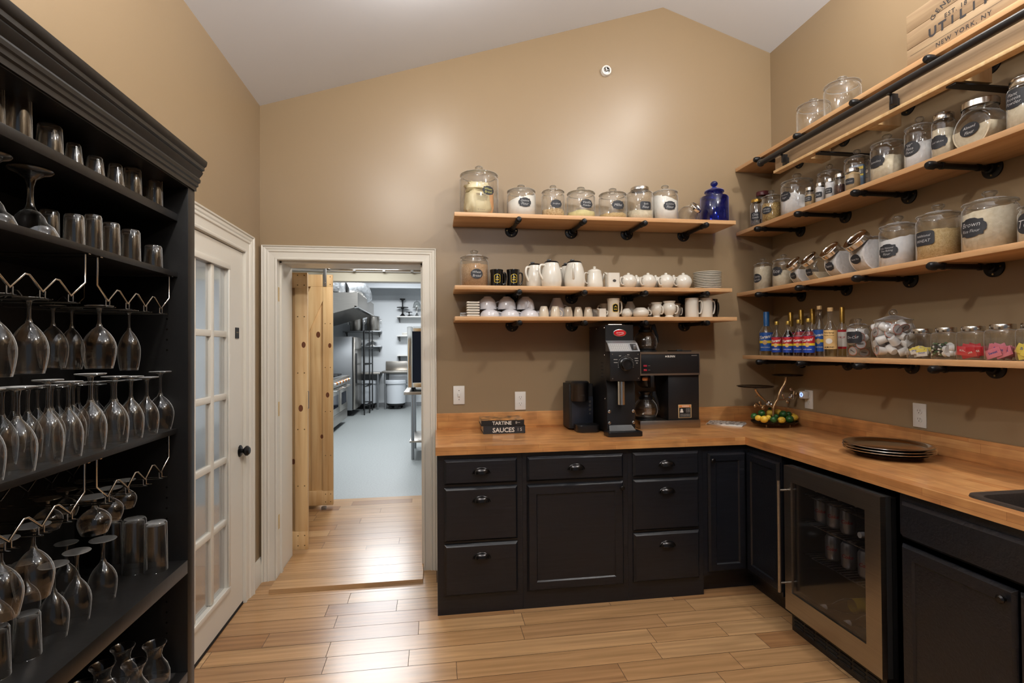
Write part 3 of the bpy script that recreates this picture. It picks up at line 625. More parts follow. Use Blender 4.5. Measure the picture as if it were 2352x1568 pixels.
for i, z in enumerate(RZ):
    for k, y in enumerate((-.30, -.69, -1.115, -1.525, -1.94)):
        if k == 4: continue
        dup(pp, (W, y, z-ST-.0165), -PI/2, 'black pipe bracket under the %s side wall shelf, %s counted from the corner' % (['topmost', 'second', 'third', 'lowest'][i], ORD[k]), G)
kill(pp)
# ladder rail beam
r = thing('ladder_rail', 'black ladder rail on a long weathered board below the topmost side wall shelf', 'ladder rail', (3.2, -1.5, 2.54))
obj('backing_board', MB().box(3.214, 3.236, -2.7, -.492, 2.551, 2.640, .001), 'weathered board', r)
obj('ledge_board', MB().box(3.2, 3.245, -2.7, -.492, 2.534, 2.550, .001), 'pine board', r)
b = MB(); b.cyl((3.160, -2.7, 2.622), (3.160, -.44, 2.622), .0175, seg=20); b.ball((3.160, -.425, 2.622), .023, seg=18); obj('rail_pipe', b, 'black metal', r)
for y in (-.60, -1.36, -2.12):
    b = MB(); b.box(3.2, 3.2138, y-.022, y+.022, 2.552, 2.590, .002); b.box(3.166, 3.2, y-.030, y-.014, 2.556, 2.606, .003); b.box(3.152, 3.168, y-.030, y-.014, 2.60, 2.608, .001)
    k = obj('rail_bracket', b, 'black metal', r); obj('bracket_screw', MB().lathe([(.005, .0), (.004, .003), (0, .004)], (3.2, y+.008, 2.572), 10, (-1, 0, 0)), 'pipe screw', k)
for y in (-.70, -1.17, -1.60, -2.05): obj('support_block', MB().box(3.246, 3.40, y-.035, y+.035, 2.545, 2.62, .001), 'pine board', r)
for y, nm in ((-.86, 'nearer the corner'), (-1.62, 'farther from the corner')):
    b = MB(); b.prism([(3.215, 2.5335), (3.531, 2.5335), (3.531, 2.405), (3.524, 2.405), (3.524, 2.5255), (3.215, 2.5255)], 'Y', y-.021, y+.021, .001); 
    k = tag(obj('angle_bracket', b, 'black metal', loc=(3.53, y, 2.41)), 'black steel angle bracket under the ladder rail board, '+nm, 'bracket', 'steel angle brackets of the ladder rail')
    obj('bracket_bolt', MB().lathe([(.009, 0), (.009, .004), (0, .005)], (3.524, y, 2.44), 12, (-1, 0, 0)), 'chrome', k)
# crate on the top shelf
CX = 3.262; r = thing('wooden_crate', 'printed wooden crate standing on the topmost side wall shelf', 'crate', (3.38, -1.76, 2.733))
cy0, cy1, cz0, cz1 = -1.375, -2.15, 2.7335, 2.975; H3 = (cz1-cz0)/3
b = MB()
for k in range(3): b.box(CX, CX+.014, cy1, cy0, cz0+H3*k+.0008, cz0+H3*(k+1)-.0008, .001)
obj('front_panel', b, 'crate wood', r)
b = MB(); b.box(CX+.014, 3.50, cy0-.014, cy0, cz0, cz1, .001); obj('side_panel', b, 'crate wood', r)
b = MB(); b.box(CX+.014, 3.50, cy1, cy1+.014, cz0, cz1, .001); obj('side_panel', b, 'crate wood', r)
b = MB(); b.box(3.486, 3.50, cy1+.014, cy0-.014, cz0, cz1, .001); obj('rear_panel', b, 'crate wood', r)
YC = -1.74
def cf(x, z): return (CX-.0008, YC-x, z+cz0)
n0, n1 = at(2150, 100, 'X', CX), at(2278, 20, 'X', CX); nz = at(2215, 66, 'X', CX).z-cz0; u0, u1 = at(2142, 73, 'X', CX), at(2212, 31, 'X', CX); uz = u0.z-cz0; YC = (n0.y+n1.y)/2; uc = u0.y-(u0.y-u1.y); du = abs(u1.y-u0.y)/3
b = MB(); put_text(b, 'NEW YORK, NY', n0.y-n1.y, lambda x, z: cf(x, z+nz), bold=.008, spacing=1.25)
for i, ch in enumerate('UTILITY'): put_text(b, ch, {'U': .036, 'T': .036, 'I': .008, 'L': .026, 'Y': .038}[ch], lambda x, z: (CX-.0008, u0.y-du*i*(1.0)-x, u0.z+z), bold=.035)
put_text(b, 'EST. 18', .095, lambda x, z: (CX-.0008, at(2195, 20, 'X', CX).y-x, at(2195, 20, 'X', CX).z+z), bold=.012, spacing=1.2)
GP = [(2143, 40), (2154, 24), (2166, 11), (2179, 1), (2193, -8), (2207, -16), (2222, -22)]
for i, ch in enumerate('GENERAL'):
    g = at(*GP[i], 'X', CX); tt = (.95, .75, .55, .38, .2, .02, -.15)[i]; V, F, w_, h_ = text_geo(ch, bold=.015); sc = .032
    b.add([(x*sc, y*sc, 0) for x, y in V], F, lambda p: (CX-.0008, g.y-(p[0]*math.cos(tt)-p[1]*math.sin(tt)), g.z+p[0]*math.sin(tt)+p[1]*math.cos(tt)))
for x0, x1 in ((-.24, .24),):
    b.add([(x0, nz+.022, 0), (x1, nz+.022, 0), (x1, nz+.0232, 0), (x0, nz+.0232, 0)], [(0, 1, 2, 3)], lambda p: cf(p[0], p[1]))
obj('lettering', b, 'crate ink', r)
# ================================================================== GLASSWARE CABINET
BF = .33; BU = .300; BY1 = -1.736; BY0 = -2.655; PY1 = -1.691; PY0 = -2.70
def zx(v, u, x): return at(u, v, 'X', x).z
s1t, s1b = zx(497, 419, BU), zx(514, 419, BU); s2t, s2b = zx(628, 419, BU), zx(640, 419, BU); s3t, s3b = zx(978, 425, BU), zx(989, 425, BU)
s4t, s4b = zx(1277, 441, BF), zx(1307, 441, BF); s5t = .46
r = thing('glassware_cabinet', 'tall black open cabinet packed with glassware', 'cabinet', (.17, -2.2, 0)); BP = 'black bookcase paint'
obj('side_panel', MB().box(.005, BF, BY1, PY1, 0, 1.972, .001), BP, r); obj('side_panel', MB().box(.005, BF, PY0, BY0, 0, 1.972, .001), BP, r)
obj('back_panel', MB().box(.005, .015, BY0, BY1, 0, 1.972), 'dark back board', r)
obj('top_panel', MB().box(.015, BF, BY0, BY1, 1.955, 2.055), BP, r)
for t_, b_, x in ((s1t, s1b, BU), (s2t, s2b, BU), (s3t, s3b, BU), (s4t, s4b, BF), (s5t, s5t-.03, BF)): obj('shelf', MB().box(.0155, x, BY0+.0005, BY1-.0005, b_, t_, .001), BP, r)
obj('base_panel', MB().box(BF-.02, BF, BY0, BY1, 0, s5t-.031), BP, r)
b = MB(); prof = [(.0, 1.958), (.004, 1.958), (.004, 1.970), (.008, 1.974), (.008, 1.984), (.012, 1.987), (.013, 1.996), (.010, 2.002), (.016, 2.014), (.018, 2.022), (.016, 2.026), (.021, 2.030), (.021, 2.040), (.025, 2.045), (.027, 2.056), (.027, 2.062), (.0, 2.062)]
prev = None
for p, z in prof:
    row = [b._v((BF+p, PY0-p, z)), b._v((BF+p, PY1+p, z)), b._v((.002, PY1+p, z))]
    if prev:
        for i in range(2): b.face([prev[i], prev[i+1], row[i+1], row[i]])
    prev = row
b.box(.002, BF, PY0, PY1, 2.055, 2.0618); obj('crown_moulding', b, BP, r, ang=30)
b = MB()
for zz in [1.1+.032*k for k in range(3)]+[1.45+.032*k for k in range(4)]+[.9+.032*k for k in range(5)]+[.55+.032*k for k in range(5)]:
    for x in (.27, .06): b.lathe([(.003, .0), (0, .0012)], (x, BY1, zz), 8, (0, -1, 0))
o = obj('pin_hole', b, 'dark bronze', r); o['kind'] = 'stuff'
tag(obj('woven_mat', MB().box(.03, BU, -2.4, BY1-.01, s5t, s5t+.004), 'mat woven', loc=(.15, -2.1, s5t)), 'black woven mat under the small carafes on the bottom cabinet shelf', 'mat')
# stemware racks
def rack(label, y0, y1, zu, drop, low, hump, rail):
    """chrome wire rack hung under a shelf; y0 > y1, three humps"""
    r = thing('stemware_rack', label, 'wine glass rack', (.16, (y0+y1)/2, zu), 'chrome wire stemware racks'); n = 4
    lows = [y0+(y1-y0)*(.14+.74*k/(n-1)) for k in range(n)]
    for x in (.288, .055):
        P = [(x, y0, zu), (x, y0, zu-drop), (x, lows[0], zu-low)]
        for k in range(n-1):
            ym = (lows[k]+lows[k+1])/2; P += [(x, ym+.006, zu-hump), (x, ym-.006, zu-hump), (x, lows[k+1], zu-low)]
        P += [(x, y1, zu-drop), (x, y1, zu)]
        obj('wave_wire', MB().tube(P, .0026, 8), 'chrome', r, ang=80)
    for y in lows:
        for dy in (-.0075, .0075):
            P = [(.288, y+dy, zu-low+.002), (.288, y+dy, zu-low-.014), (.300, y+dy*1.4, zu-low-.0155), (.05, y+dy*1.4, zu-low-.0155), (.055, y+dy, zu-low)]
            obj('rail_wire', MB().tube(P, .0016, 6), 'chrome', r, ang=80)
    for y in (y0, y1): obj('mount_bar', MB().box(.045, .298, y-.004, y+.004, zu-.002, zu-.0002), 'chrome', r)
    return lows, zu-low-.014
yA0, yA1 = at(388, 660, 'X', .288).y, at(223, 650, 'X', .288).y; yB0 = at(195, 650, 'X', .288).y; yB1 = yB0-(yA0-yA1)
zu2, zu3 = s2b, s3b
zlow = zu2-at(296, 698, 'X', .288).z; zh = zu2-at(270, 667, 'X', .288).z; zd = zu2-at(226, 655, 'X', .288).z
lowsA, zr2 = rack('chrome stemware rack under the second cabinet shelf, next to the right side panel', yA0, yA1, zu2, zd, zlow, zh, 0)
lowsB, _ = rack('chrome stemware rack under the second cabinet shelf, running off the left picture edge', yB0, yB1, zu2, zd, zlow, zh, 0)
_, zr3 = rack('chrome stemware rack under the third cabinet shelf, next to the right side panel', yA0, yA1, zu3, zd, zlow, zh, 0)
rack('chrome stemware rack under the third cabinet shelf, running off the left picture edge', yB0, yB1, zu3, zd, zlow, zh, 0)
# glasses: prototypes stand upright with the foot at z=0; flipped when rim-down
def tumbler(r_, h, flare=.9, name='tumbler', thick=.012):
    b = MB(); rb = r_*flare; b.lathe([(0, thick*.7), (rb*.82, thick), (r_*.955, h-.001), (r_*.985, h), (r_, h-.002), (rb, .006), (rb-.004, 0), (0, .0015)], (0, 0, 0), 26)
    o = obj(name, b, 'clear glass', ang=35); return o
def wine(r_, h, bh, rf, name='wine_glass', rim=.78, st=.0038):
    r = thing(name, 'x', 'glass', world=False); sh = h-bh
    P = [(st, sh-.004), (st*1.8, sh+.002)]
    for k in range(1, 11):
        t = k/10; a = math.sin(min(t/.55, 1)*PI/2)**.68 if t < .55 else 1-(1-rim)*((t-.55)/.45)**1.6
        P.append((r_*max(a, .12), sh+bh*t))
    P.append((r_*rim-.0012, h-.0005)); P.append((r_*rim-.0016, h-.006))
    obj('bowl', MB().lathe([(0, sh-.002)]+P, (0, 0, 0), 28), 'clear glass', r, ang=60)
    obj('stem', MB().lathe([(st*1.7, .006), (st*1.05, .02), (st, sh*.5), (st*1.1, sh-.008), (st*2.1, sh+.001)], (0, 0, 0), 14), 'thick glass', r, ang=60)
    obj('foot', MB().lathe([(0, .0), (rf, .0), (rf+.0006, .0012), (rf*.96, .0025), (rf*.4, .005), (st*1.6, .008)], (0, 0, 0), 28), 'thick glass', r, ang=60)
    return r
def gtag(o, label, group): o['label'] = label; o['category'] = 'glass'; o['group'] = group; return o
def put(proto, u, vtop, X, z, wpx, label, group, r0, h0, base=None):
    """rim-down copy standing on z; its width and top give the size. base: pixel centre of the rim on the shelf"""
    if base: p = at(base[0], base[1], 'Z', z); h = at(u, vtop, 'Y', p.y).z-z
    else: p = at(u, vtop, 'X', X); h = p.z-z
    r_ = rad_of(wpx, u, (p.x, p.y, z+h*.5)); sx = r_/r0; sz = h/h0
    o = dup(proto, (p.x, p.y, z+.0006+h), 0, label, group, (sx, sx, sz), (PI, 0, random.uniform(0, 6))); o['category'] = 'glass'
    return o
T1 = tumbler(.035, .1); T2 = tumbler(.035, .1, .72)
g1 = 'clear tumblers upside down on the top cabinet shelf'; SH = 'clear tumbler upside down on the top cabinet shelf, '
for k, (u, v, X, wp, P_) in enumerate([(393, 437, .262, 38, T1), (355, 409, .262, 38, T1), (304, 388, .262, 44, T1), (265, 378, .268, 42, T2), (218, 361, .268, 47, T2), (169, 331, .265, 46, T2), (114, 289, .262, 64, T1), (41, 199, .262, 68, T1), (-20, 184, .25, 66, T1), (213, 336, .19, 54, T1), (254, 355, .155, 44, T1), (326, 404, .20, 36, T1)]):
    put(P_, u, v, X, s1t, wp, SH + (('front row, %s from the right' % ORD[k]) if k < 9 else 'back row, %s' % ['the tallest', 'second tallest', 'nearest the right side panel'][k-9]), g1, .035, .1)
g2 = 'clear tumblers upside down on the second cabinet shelf'; SH = 'clear tumbler upside down on the second cabinet shelf, '
for k, (u, v, X, wp, P_) in enumerate([(391, 573, .262, 37, T1), (352, 565, .262, 43, T1), (300, 529, .262, 47, T1), (255, 513, .262, 44, T1), (214, 495, .265, 44, T1), (170, 494, .255, 50, T1), (113, 484, .18, 50, T1), (325, 560, .18, 34, T1)]):
    put(P_, u, v, X, s2t, wp, SH+('%s from the right side panel' % ORD[k] if k < 6 else ('behind the third in the front row' if k == 7 else 'half hidden behind the big coupe glass')), g2, .035, .1)
# coupe glasses with wide foot
co = thing('coupe_glass', 'x', 'glass', world=False)
obj('bowl', MB().lathe([(.004, .085), (.02, .09), (.030, .100), (.036, .112), (.050, .120), (.060, .136), (.063, .150), (.0618, .150), (.060, .146)], (0, 0, 0), 30), 'clear glass', co, ang=60)
obj('stem', MB().lathe([(.030, .010), (.012, .022), (.0075, .036), (.0065, .055), (.0085, .075), (.012, .084), (.02, .092)], (0, 0, 0), 16), 'thick glass', co, ang=60)
obj('foot', MB().lathe([(0, 0), (.047, 0), (.049, .002), (.046, .005), (.028, .010), (.014, .018)], (0, 0, 0), 28), 'thick glass', co, ang=60)
for k, (u, v) in enumerate(((70, 389), (-25, 352))):
    put(co, u, v, .215, s2t, 138, 'large coupe glass upside down on the second cabinet shelf, '+['next to the tumblers', 'cut by the left picture edge'][k], 'coupe glasses on the second cabinet shelf', .063, .15)
kill(co)
WG = wine(.042, .165, .112, .034); SN = wine(.038, .10, .070, .034, 'snifter_glass', .76); WS = wine(.040, .16, .095, .032); WL = wine(.036, .165, .104, .034, rim=.86, st=.0042)
gh = 'wine glasses hanging upside down in the upper chrome racks'
lowsA = sorted(lowsA, reverse=True); lowsB = sorted(lowsB, reverse=True)
def hangput(proto, lows, k, X, wpx, vb, zr, label, group, r0, h0):
    y = (lows[k]+lows[k+1])/2; top = zr+.0058; q = Vector((X, y, top-.1)); d = q-CAM; u = 1176+FPX*d.dot(CR)/d.dot(CF)
    h = top-at(u, vb, 'Y', y).z; r_ = rad_of(wpx, u, q); sx = r_/r0
    o = dup(proto, (X, y, top), 0, label, group, (sx, sx, h/h0), (PI, 0, random.uniform(0, 6))); o['category'] = 'glass'
    return o
for lows, k, X, wp, vb, nm in ((lowsA, 0, .225, 52, 850, 'right rack, slot nearest the side panel'), (lowsA, 2, .245, 80, 846, 'right rack, front of the slot beside the gap'), (lowsA, 2, .14, 72, 845, 'right rack, back of the slot beside the gap'), (lowsA, 1, .13, 60, 848, 'right rack, middle slot'),
        (lowsB, 0, .235, 92, 858, 'left rack, front of the slot beside the gap'), (lowsB, 0, .125, 70, 852, 'left rack, back of the slot beside the gap'), (lowsB, 1, .235, 98, 866, 'left rack, front of the middle slot'), (lowsB, 1, .12, 80, 860, 'left rack, back of the middle slot'), (lowsB, 2, .235, 104, 872, 'left rack, at the picture edge')):
    hangput(WG, lows, k, X, wp, vb, zr2, 'wine glass hanging in the upper '+nm, gh, .042, .165)
gs = 'glasses hanging upside down in the lower chrome racks'
for lows, k, X, wp, vb, nm in ((lowsA, 0, .215, 54, 1166, 'right rack, front of the slot nearest the side panel'), (lowsA, 1, .225, 60, 1194, 'right rack, front of the middle slot'), (lowsA, 2, .235, 78, 1224, 'right rack, front of the slot beside the gap'), (lowsA, 2, .13, 70, 1216, 'right rack, back of the slot beside the gap'), (lowsA, 0, .11, 48, 1160, 'right rack, back of the slot nearest the side panel'), (lowsA, 1, .12, 54, 1185, 'right rack, back of the middle slot'), (lowsB, 0, .13, 74, 1230, 'left rack, back of the slot beside the gap')):
    hangput(SN, lows, k, X, wp, vb, zr3, 'snifter hanging in the lower '+nm, gs, .038, .10)
hangput(WG, lowsB, 0, .245, 98, 1372, zr3, 'long stemmed wine glass hanging in the lower left rack above the standing glasses', gs, .042, .165)
hangput(WG, lowsB, 1, .245, 108, 1420, zr3, 'wine glass hanging in the lower left rack at the left picture edge', gs, .042, .165)
# rim-down wine glasses on shelf three
g3 = 'wine glasses upside down on the third cabinet shelf'
for row, X, us in (('front', .262, [(368, 853, 62), (337, 866, 56), (301, 864, 60), (264, 864, 66), (208, 858, 76), (157, 876, 70), (110, 872, 76), (40, 888, 94), (-34, 894, 98)]), ('second', .18, [(300, 872, 54), (258, 874, 58), (214, 876, 60), (168, 880, 62), (118, 884, 66), (64, 888, 70), (5, 892, 76)]), ('rear', .10, [(262, 880, 46), (222, 882, 48), (180, 884, 50), (134, 888, 54), (86, 890, 58), (30, 894, 60)])):
    for k, (u, vt, wp) in enumerate(us):
        P_, h0, r0 = (WL, .165, .036)
        if (k, row) == (0, 'front'): P_, h0, r0 = WS, .16, .040
        put(P_, u, vt, X, s3t, wp, 'wine glass upside down on the third cabinet shelf, %s row, %s from the right end' % (row, ORD[k]), g3, r0, h0)
g4 = 'tall clear tumblers upside down on the fourth cabinet shelf'; TL = tumbler(.035, .16, .93, 'tall_glass', .01)
for k, (u, vt, wp, bs) in enumerate([(360, 1198, 54, (358, 1310)), (311, 1190, 57, (309, 1313)), (378, 1179, 42, (377, 1278)), (336, 1181, 44, (334, 1284)), (291, 1186, 46, (289, 1288)), (262, 1196, 44, (260, 1298))]):
    put(TL, u, vt, 0, s4t, wp, 'tall clear tumbler on the fourth cabinet shelf, ' + ['front row, nearer the side panel', 'front row, farther from the side panel', 'back row, nearest the side panel', 'back row, second from the side panel', 'back row, third from the side panel', 'back row, fourth from the side panel'][k], g4, .035, .16, bs)
g5 = 'wine glasses upside down on the fourth cabinet shelf'
for k, (u, vt, wp, P_, r0, h0, bs) in enumerate([(236, 1238, 66, WL, .036, .165, (236, 1376)), (172, 1266, 68, WL, .036, .165, (176, 1426)), (122, 1296, 74, WL, .036, .165, (122, 1466)), (158, 1246, 58, WL, .036, .165, (152, 1368)), (60, 1290, 66, WL, .036, .165, (60, 1420)), (-10, 1310, 92, WL, .036, .165, (-10, 1490))]):
    put(P_, u, vt, 0, s4t, wp, 'wine glass upside down on the fourth cabinet shelf, ' + ['front row, nearest the tall tumblers', 'front row, second from the tall tumblers', 'front row, third from the tall tumblers', 'back row, behind the second in front', 'back row, behind the broad tumbler', 'cut by the left picture edge'][k], g5, r0, h0, bs)
for k, (u, vt, wp, bs) in enumerate([(64, 1408, 68, (62, 1508)), (-12, 1440, 72, (-10, 1556))]):
    put(T1, u, vt, 0, s4t, wp, 'clear tumbler upside down on the fourth cabinet shelf, ' + ['broad, beside the wine glasses', 'cut by the left picture edge'][k], 'clear tumblers on the fourth cabinet shelf', .035, .1, bs)
CA = obj('carafe', MB().lathe([(0, .003), (.036, 0), (.040, .006), (.040, .035), (.034, .055), (.022, .075), (.0185, .088), (.021, .104), (.030, .120), (.0315, .122), (.031, .123), (.0285, .1195)], (0, 0, 0), 28), 'clear glass', ang=60)
for k, (u, v) in enumerate([(355, 1476), (308, 1520), (282, 1483), (235, 1525), (264, 1566), (189, 1570)]):
    p = at(u, v, 'Z', s5t+.127); o = dup(CA, (p.x, p.y, s5t+.0045), 0, 'small glass carafe on the black mat, ' + ['nearest the side panel', 'front row, second from the side panel', 'back row, second from the side panel', 'back row, third from the side panel', 'front row, third from the side panel', 'back row, farthest from the side panel'][k], 'small glass carafes on the black mat', .98); o['category'] = 'carafe'

for o in (T1, T2, TL, CA): bpy.data.objects.remove(o)
for o in (WG, SN, WS, WL): kill(o)
# ================================================================== JARS
def fill_mesh(r_, h, bump=.004, slope=0, seed=0, z0=.006, seg=26):
    b = MB(); rings = [[b._v((r_*math.cos(2*PI*i/seg), r_*math.sin(2*PI*i/seg), z0)) for i in range(seg)]]
    cb = b._v((0, 0, z0))
    for i in range(seg): b.face([cb, rings[0][(i+1) % seg], rings[0][i]])
    def top(x, y): return h+bump*2.2*noise.noise(Vector((x*38+seed*3.1, y*38, seed)))+slope*x
    for k in (1, .8, .55, .3):
        rings.append([b._v((r_*k*math.cos(2*PI*i/seg), r_*k*math.sin(2*PI*i/seg), top(r_*k*math.cos(2*PI*i/seg), r_*k*math.sin(2*PI*i/seg))+(.0 if k < 1 else -.001))) for i in range(seg)])
    for A, B in zip(rings, rings[1:]):
        for i in range(seg): b.face([A[i], A[(i+1) % seg], B[(i+1) % seg], B[i]])
    c = b._v((0, 0, top(0, 0))); [b.face([rings[-1][i], rings[-1][(i+1) % seg], c]) for i in range(seg)]
    return b
def chalk_label(r, root, text, kind, wd, ht, R_, z, ang=0, tmat='chalk'):
    """dark plaque on a glass wall of radius R_, turned by ang from the jar's front"""
    f = cylmap(R_+.0012, z, -PI/2+ang)
    la = obj('label', patch(MB(), outline(kind, wd, ht), f), 'chalkboard label', root, ang=60)
    b = MB(); ls = text.split('\n'); lh = ht*.72/len(ls)
    for i, l in enumerate(ls):
        zo = (len(ls)-1)*lh/2-i*lh
        put_text(b, l, wd*.70, lambda x, q: cylmap(R_+.0024, z, -PI/2+ang)(x, q+zo), hmax=lh*.78, shear=.25, bold=-.008)
    obj('lettering', b, tmat, la); return la
def jar(name, label, r_, H, fill=None, fh=0, lid='knob', text=None, tk='plaque', tw=1.0, tz=.5, tang=0, group=None, slope=0, bump=.004, tmat='chalk', seed=0, cat='jar', lidmat=None):
    """round glass canister: H is the full height with its lid"""
    r = thing(name, label, cat, world=False, group=group)
    if lid == 'knob':
        kh = H*.135; lh = min(.024, H*.09); hb = H-kh-lh
        obj('body', MB().lathe([(0, .004), (r_*.90, .004), (r_*.97, .010)], (0, 0, 0), 34).lathe([(0, 0), (r_*.95, 0), (r_, .006), (r_, hb-.028), (r_*.985, hb-.018), (r_*.91, hb-.008), (r_*.90, hb-.003), (r_*.95, hb), (r_*.955, hb+.002), (r_*.93, hb+.002), (r_*.88, hb-.006)], (0, 0, 0), 34), 'clear glass', r, ang=60)
        l_ = obj('lid', MB().lathe([(r_*.86, hb-.008), (r_*.86, hb+.002), (r_*.99, hb+.003), (r_*.995, hb+.006), (r_*.97, hb+.009), (r_*.80, hb+.010), (r_*.6, hb+.012+lh*.35), (r_*.3, hb+.006+lh*.8), (r_*.2, hb+lh)], (0, 0, 0), 34), 'clear glass', r, ang=60)
        k = min(r_*.30, .026); obj('knob', MB().lathe([(k*.75, hb+lh-.002), (k*.62, hb+lh+kh*.22), (k*.7, hb+lh+kh*.4), (k*.98, hb+lh+kh*.6), (k, hb+lh+kh*.8), (k*.8, H-.002), (k*.4, H), (0, H)], (0, 0, 0), 16), 'thick glass', l_, ang=60)
    elif lid == 'screw':
        lh = min(.02, H*.16); hb = H-lh; q = .80 if r_ > .06 else 1
        obj('body', MB().lathe([(0, 0), (r_*.93, 0), (r_, .006), (r_, hb-.026), (r_*.97, hb-.016), (r_*.80*q, hb-.006), (r_*.78*q, hb+.004)], (0, 0, 0), 30), 'clear glass', r, ang=60)
        obj('lid', MB().lathe([(r_*.82*q, hb), (r_*.86*q, hb+.001), (r_*.86*q, H-.003), (r_*.83*q, H), (r_*.70*q, H), (r_*.68*q, H-.0015), (0, H-.0015)], (0, 0, 0), 30), lidmat or 'brushed lid steel', r)
    else:                                                             # wide straight steel lid
        lh = lid; hb = H-lh
        obj('body', MB().lathe([(0, 0), (r_*.95, 0), (r_, .005), (r_, hb-.018), (r_*.96, hb-.008), (r_*.82, hb-.001), (r_*.82, hb+.004)], (0, 0, 0), 30), 'clear glass', r, ang=60)
        obj('lid', MB().lathe([(r_*.86, hb), (r_*.87, hb+.001), (r_*.87, H-.002), (r_*.85, H), (0, H)], (0, 0, 0), 30), lidmat or 'brushed lid steel', r)
    if fill: obj('filling', fill_mesh(r_*.965, max(.015, fh), bump, slope, seed), fill, r, ang=180)
    if text: chalk_label(r, r, text, tk, min(.078*tw, r_*1.6), .054*tw if tk != 'oval' else .062*tw, r_, hb*tz if lid == 'knob' else hb*tz, tang, tmat)
    return r
def face_cam(p, off=0): return math.atan2(CAM.y-p.y, CAM.x-p.x)+PI/2+off
JG = 'chalk-labelled glass jars'
def bjar(u, wpx, vtop, zs, label, y=-.16, **k):
    """jar on a gable wall shelf"""
    p = at(u, vtop, 'Y', y); H = p.z-zs; r_ = rad_of(wpx, u, p); f = k.pop('fillf', .5)
    r = jar('storage_jar', label, r_, H-.001, fh=H*f, group=JG, **k); r.location = (p.x, y, zs+.0006); r.rotation_euler.z = face_cam(p)*.55; return r
bj = bjar(1100, 84, 382, ZT, 'tallest glass jar on the topmost short shelf, holding a crumpled paper bag', text='Wheat\nBread', tz=.55, tw=.95, tang=.45, tmat='yellow chalk')
bjar(1197, 63, 425, ZT, 'glass jar of white quinoa flour with a chalk plaque label on the topmost short shelf', fill='flour white', fillf=.56, slope=.25, text='Quinoa\nFlour', tz=.50, tang=.18, seed=1)
bjar(1270, 50, 426, ZT, 'narrow glass jar part filled with sorghum grains on the topmost short shelf', fill='grain beige', fillf=.26, text='Sorghum', tz=.50, tw=.9, tang=.2, seed=2)
bjar(1334, 62, 430, ZT, 'wide glass jar with a low layer of yellow vanilla powder on the topmost short shelf', fill='flour pale yellow', fillf=.22, text='Vanilla\nPowder', tz=.52, tang=.3, seed=3)
bjar(1407, 61, 433, ZT, 'wide glass jar with a thin layer of tan millet on the topmost short shelf', fill='bran tan', fillf=.19, text='Millet', tz=.52, tang=.25, seed=4)
bjar(1469, 58, 432, ZT, 'jar with a silver screw lid and a little flour on the topmost short shelf', fill='flour cream', fillf=.30, lid='screw', text='Spelt\nFlour', tk='rect', tz=.44, tang=.3, seed=5)
bjar(1527, 57, 426, ZT, 'tall glass jar nearly full of greyish buckwheat flour on the topmost short shelf', fill='flour white', fillf=.62, slope=-.3, text='Buckwheat\nFlour', tz=.50, tang=.2, seed=6)
bjar(1089, 62, 575, ZM, 'glass jar full of brown bread flour with an oval label on the middle short shelf', fill='bread flour brown', fillf=.60, text='Wheat\nBread', tk='oval', tz=.42, tang=.15, seed=7)
# crumpled bag in the tall jar
def blob(c, rx, ry, rz, amp=.12, f=9, seed=0, seg=22, rows=14):
    b = MB()
    def q(i, j):
        a, t = 2*PI*i/seg, PI*j/rows; d = Vector((math.cos(a)*math.sin(t), math.sin(a)*math.sin(t), -math.cos(t)))
        e = Vector((math.copysign(abs(d.x)**.7, d.x), math.copysign(abs(d.y)**.7, d.y), math.copysign(abs(d.z)**.7, d.z)))
        k = 1+amp*noise.noise(d*f*.3+Vector((seed, 0, 0)))+amp*.5*noise.noise(d*f+Vector((seed, 5, 0))); return (c[0]+rx*e.x*k, c[1]+ry*e.y*k, c[2]+rz*e.z*k)
    V = [[b._v(q(i, j)) for i in range(seg)] for j in range(1, rows)]; lo = b._v(q(0, 0)); hi = b._v(q(0, rows))
    for j in range(len(V)-1):
        for i in range(seg): b.face([V[j][i], V[j][(i+1) % seg], V[j+1][(i+1) % seg], V[j+1][i]])
    for i in range(seg): b.face([lo, V[0][(i+1) % seg], V[0][i]]); b.face([hi, V[-1][i], V[-1][(i+1) % seg]])
    return b
p = bj.location; t = thing('paper_bag', 'crumpled cream and orange bag inside the tallest jar on the topmost short shelf', 'bag', world=False)
obj('bag', blob((-.012, 0, .088), .082, .070, .085, .14, 9, 3), 'bag cream', t, ang=50); obj('bag_side', blob((.060, .012, .10), .032, .055, .095, .22, 9, 8), 'bag orange', t, ang=50)
obj('folded_top', blob((-.01, -.002, .188), .075, .060, .034, .35, 10, 5), 'bag cream', t, ang=50)
b = MB(); f = lambda x, z: (x-.012, -.0760-.0*x, z+.085); put_text(b, 'WHEAT BREAD', .07, lambda x, z: f(x, z+.045), bold=.02); put_text(b, 'NET WT 24 OZ', .05, lambda x, z: f(x, z-.05)); obj('lettering', b, 'maroon lid', t)
t.location = p; t.rotation_euler.z = .25
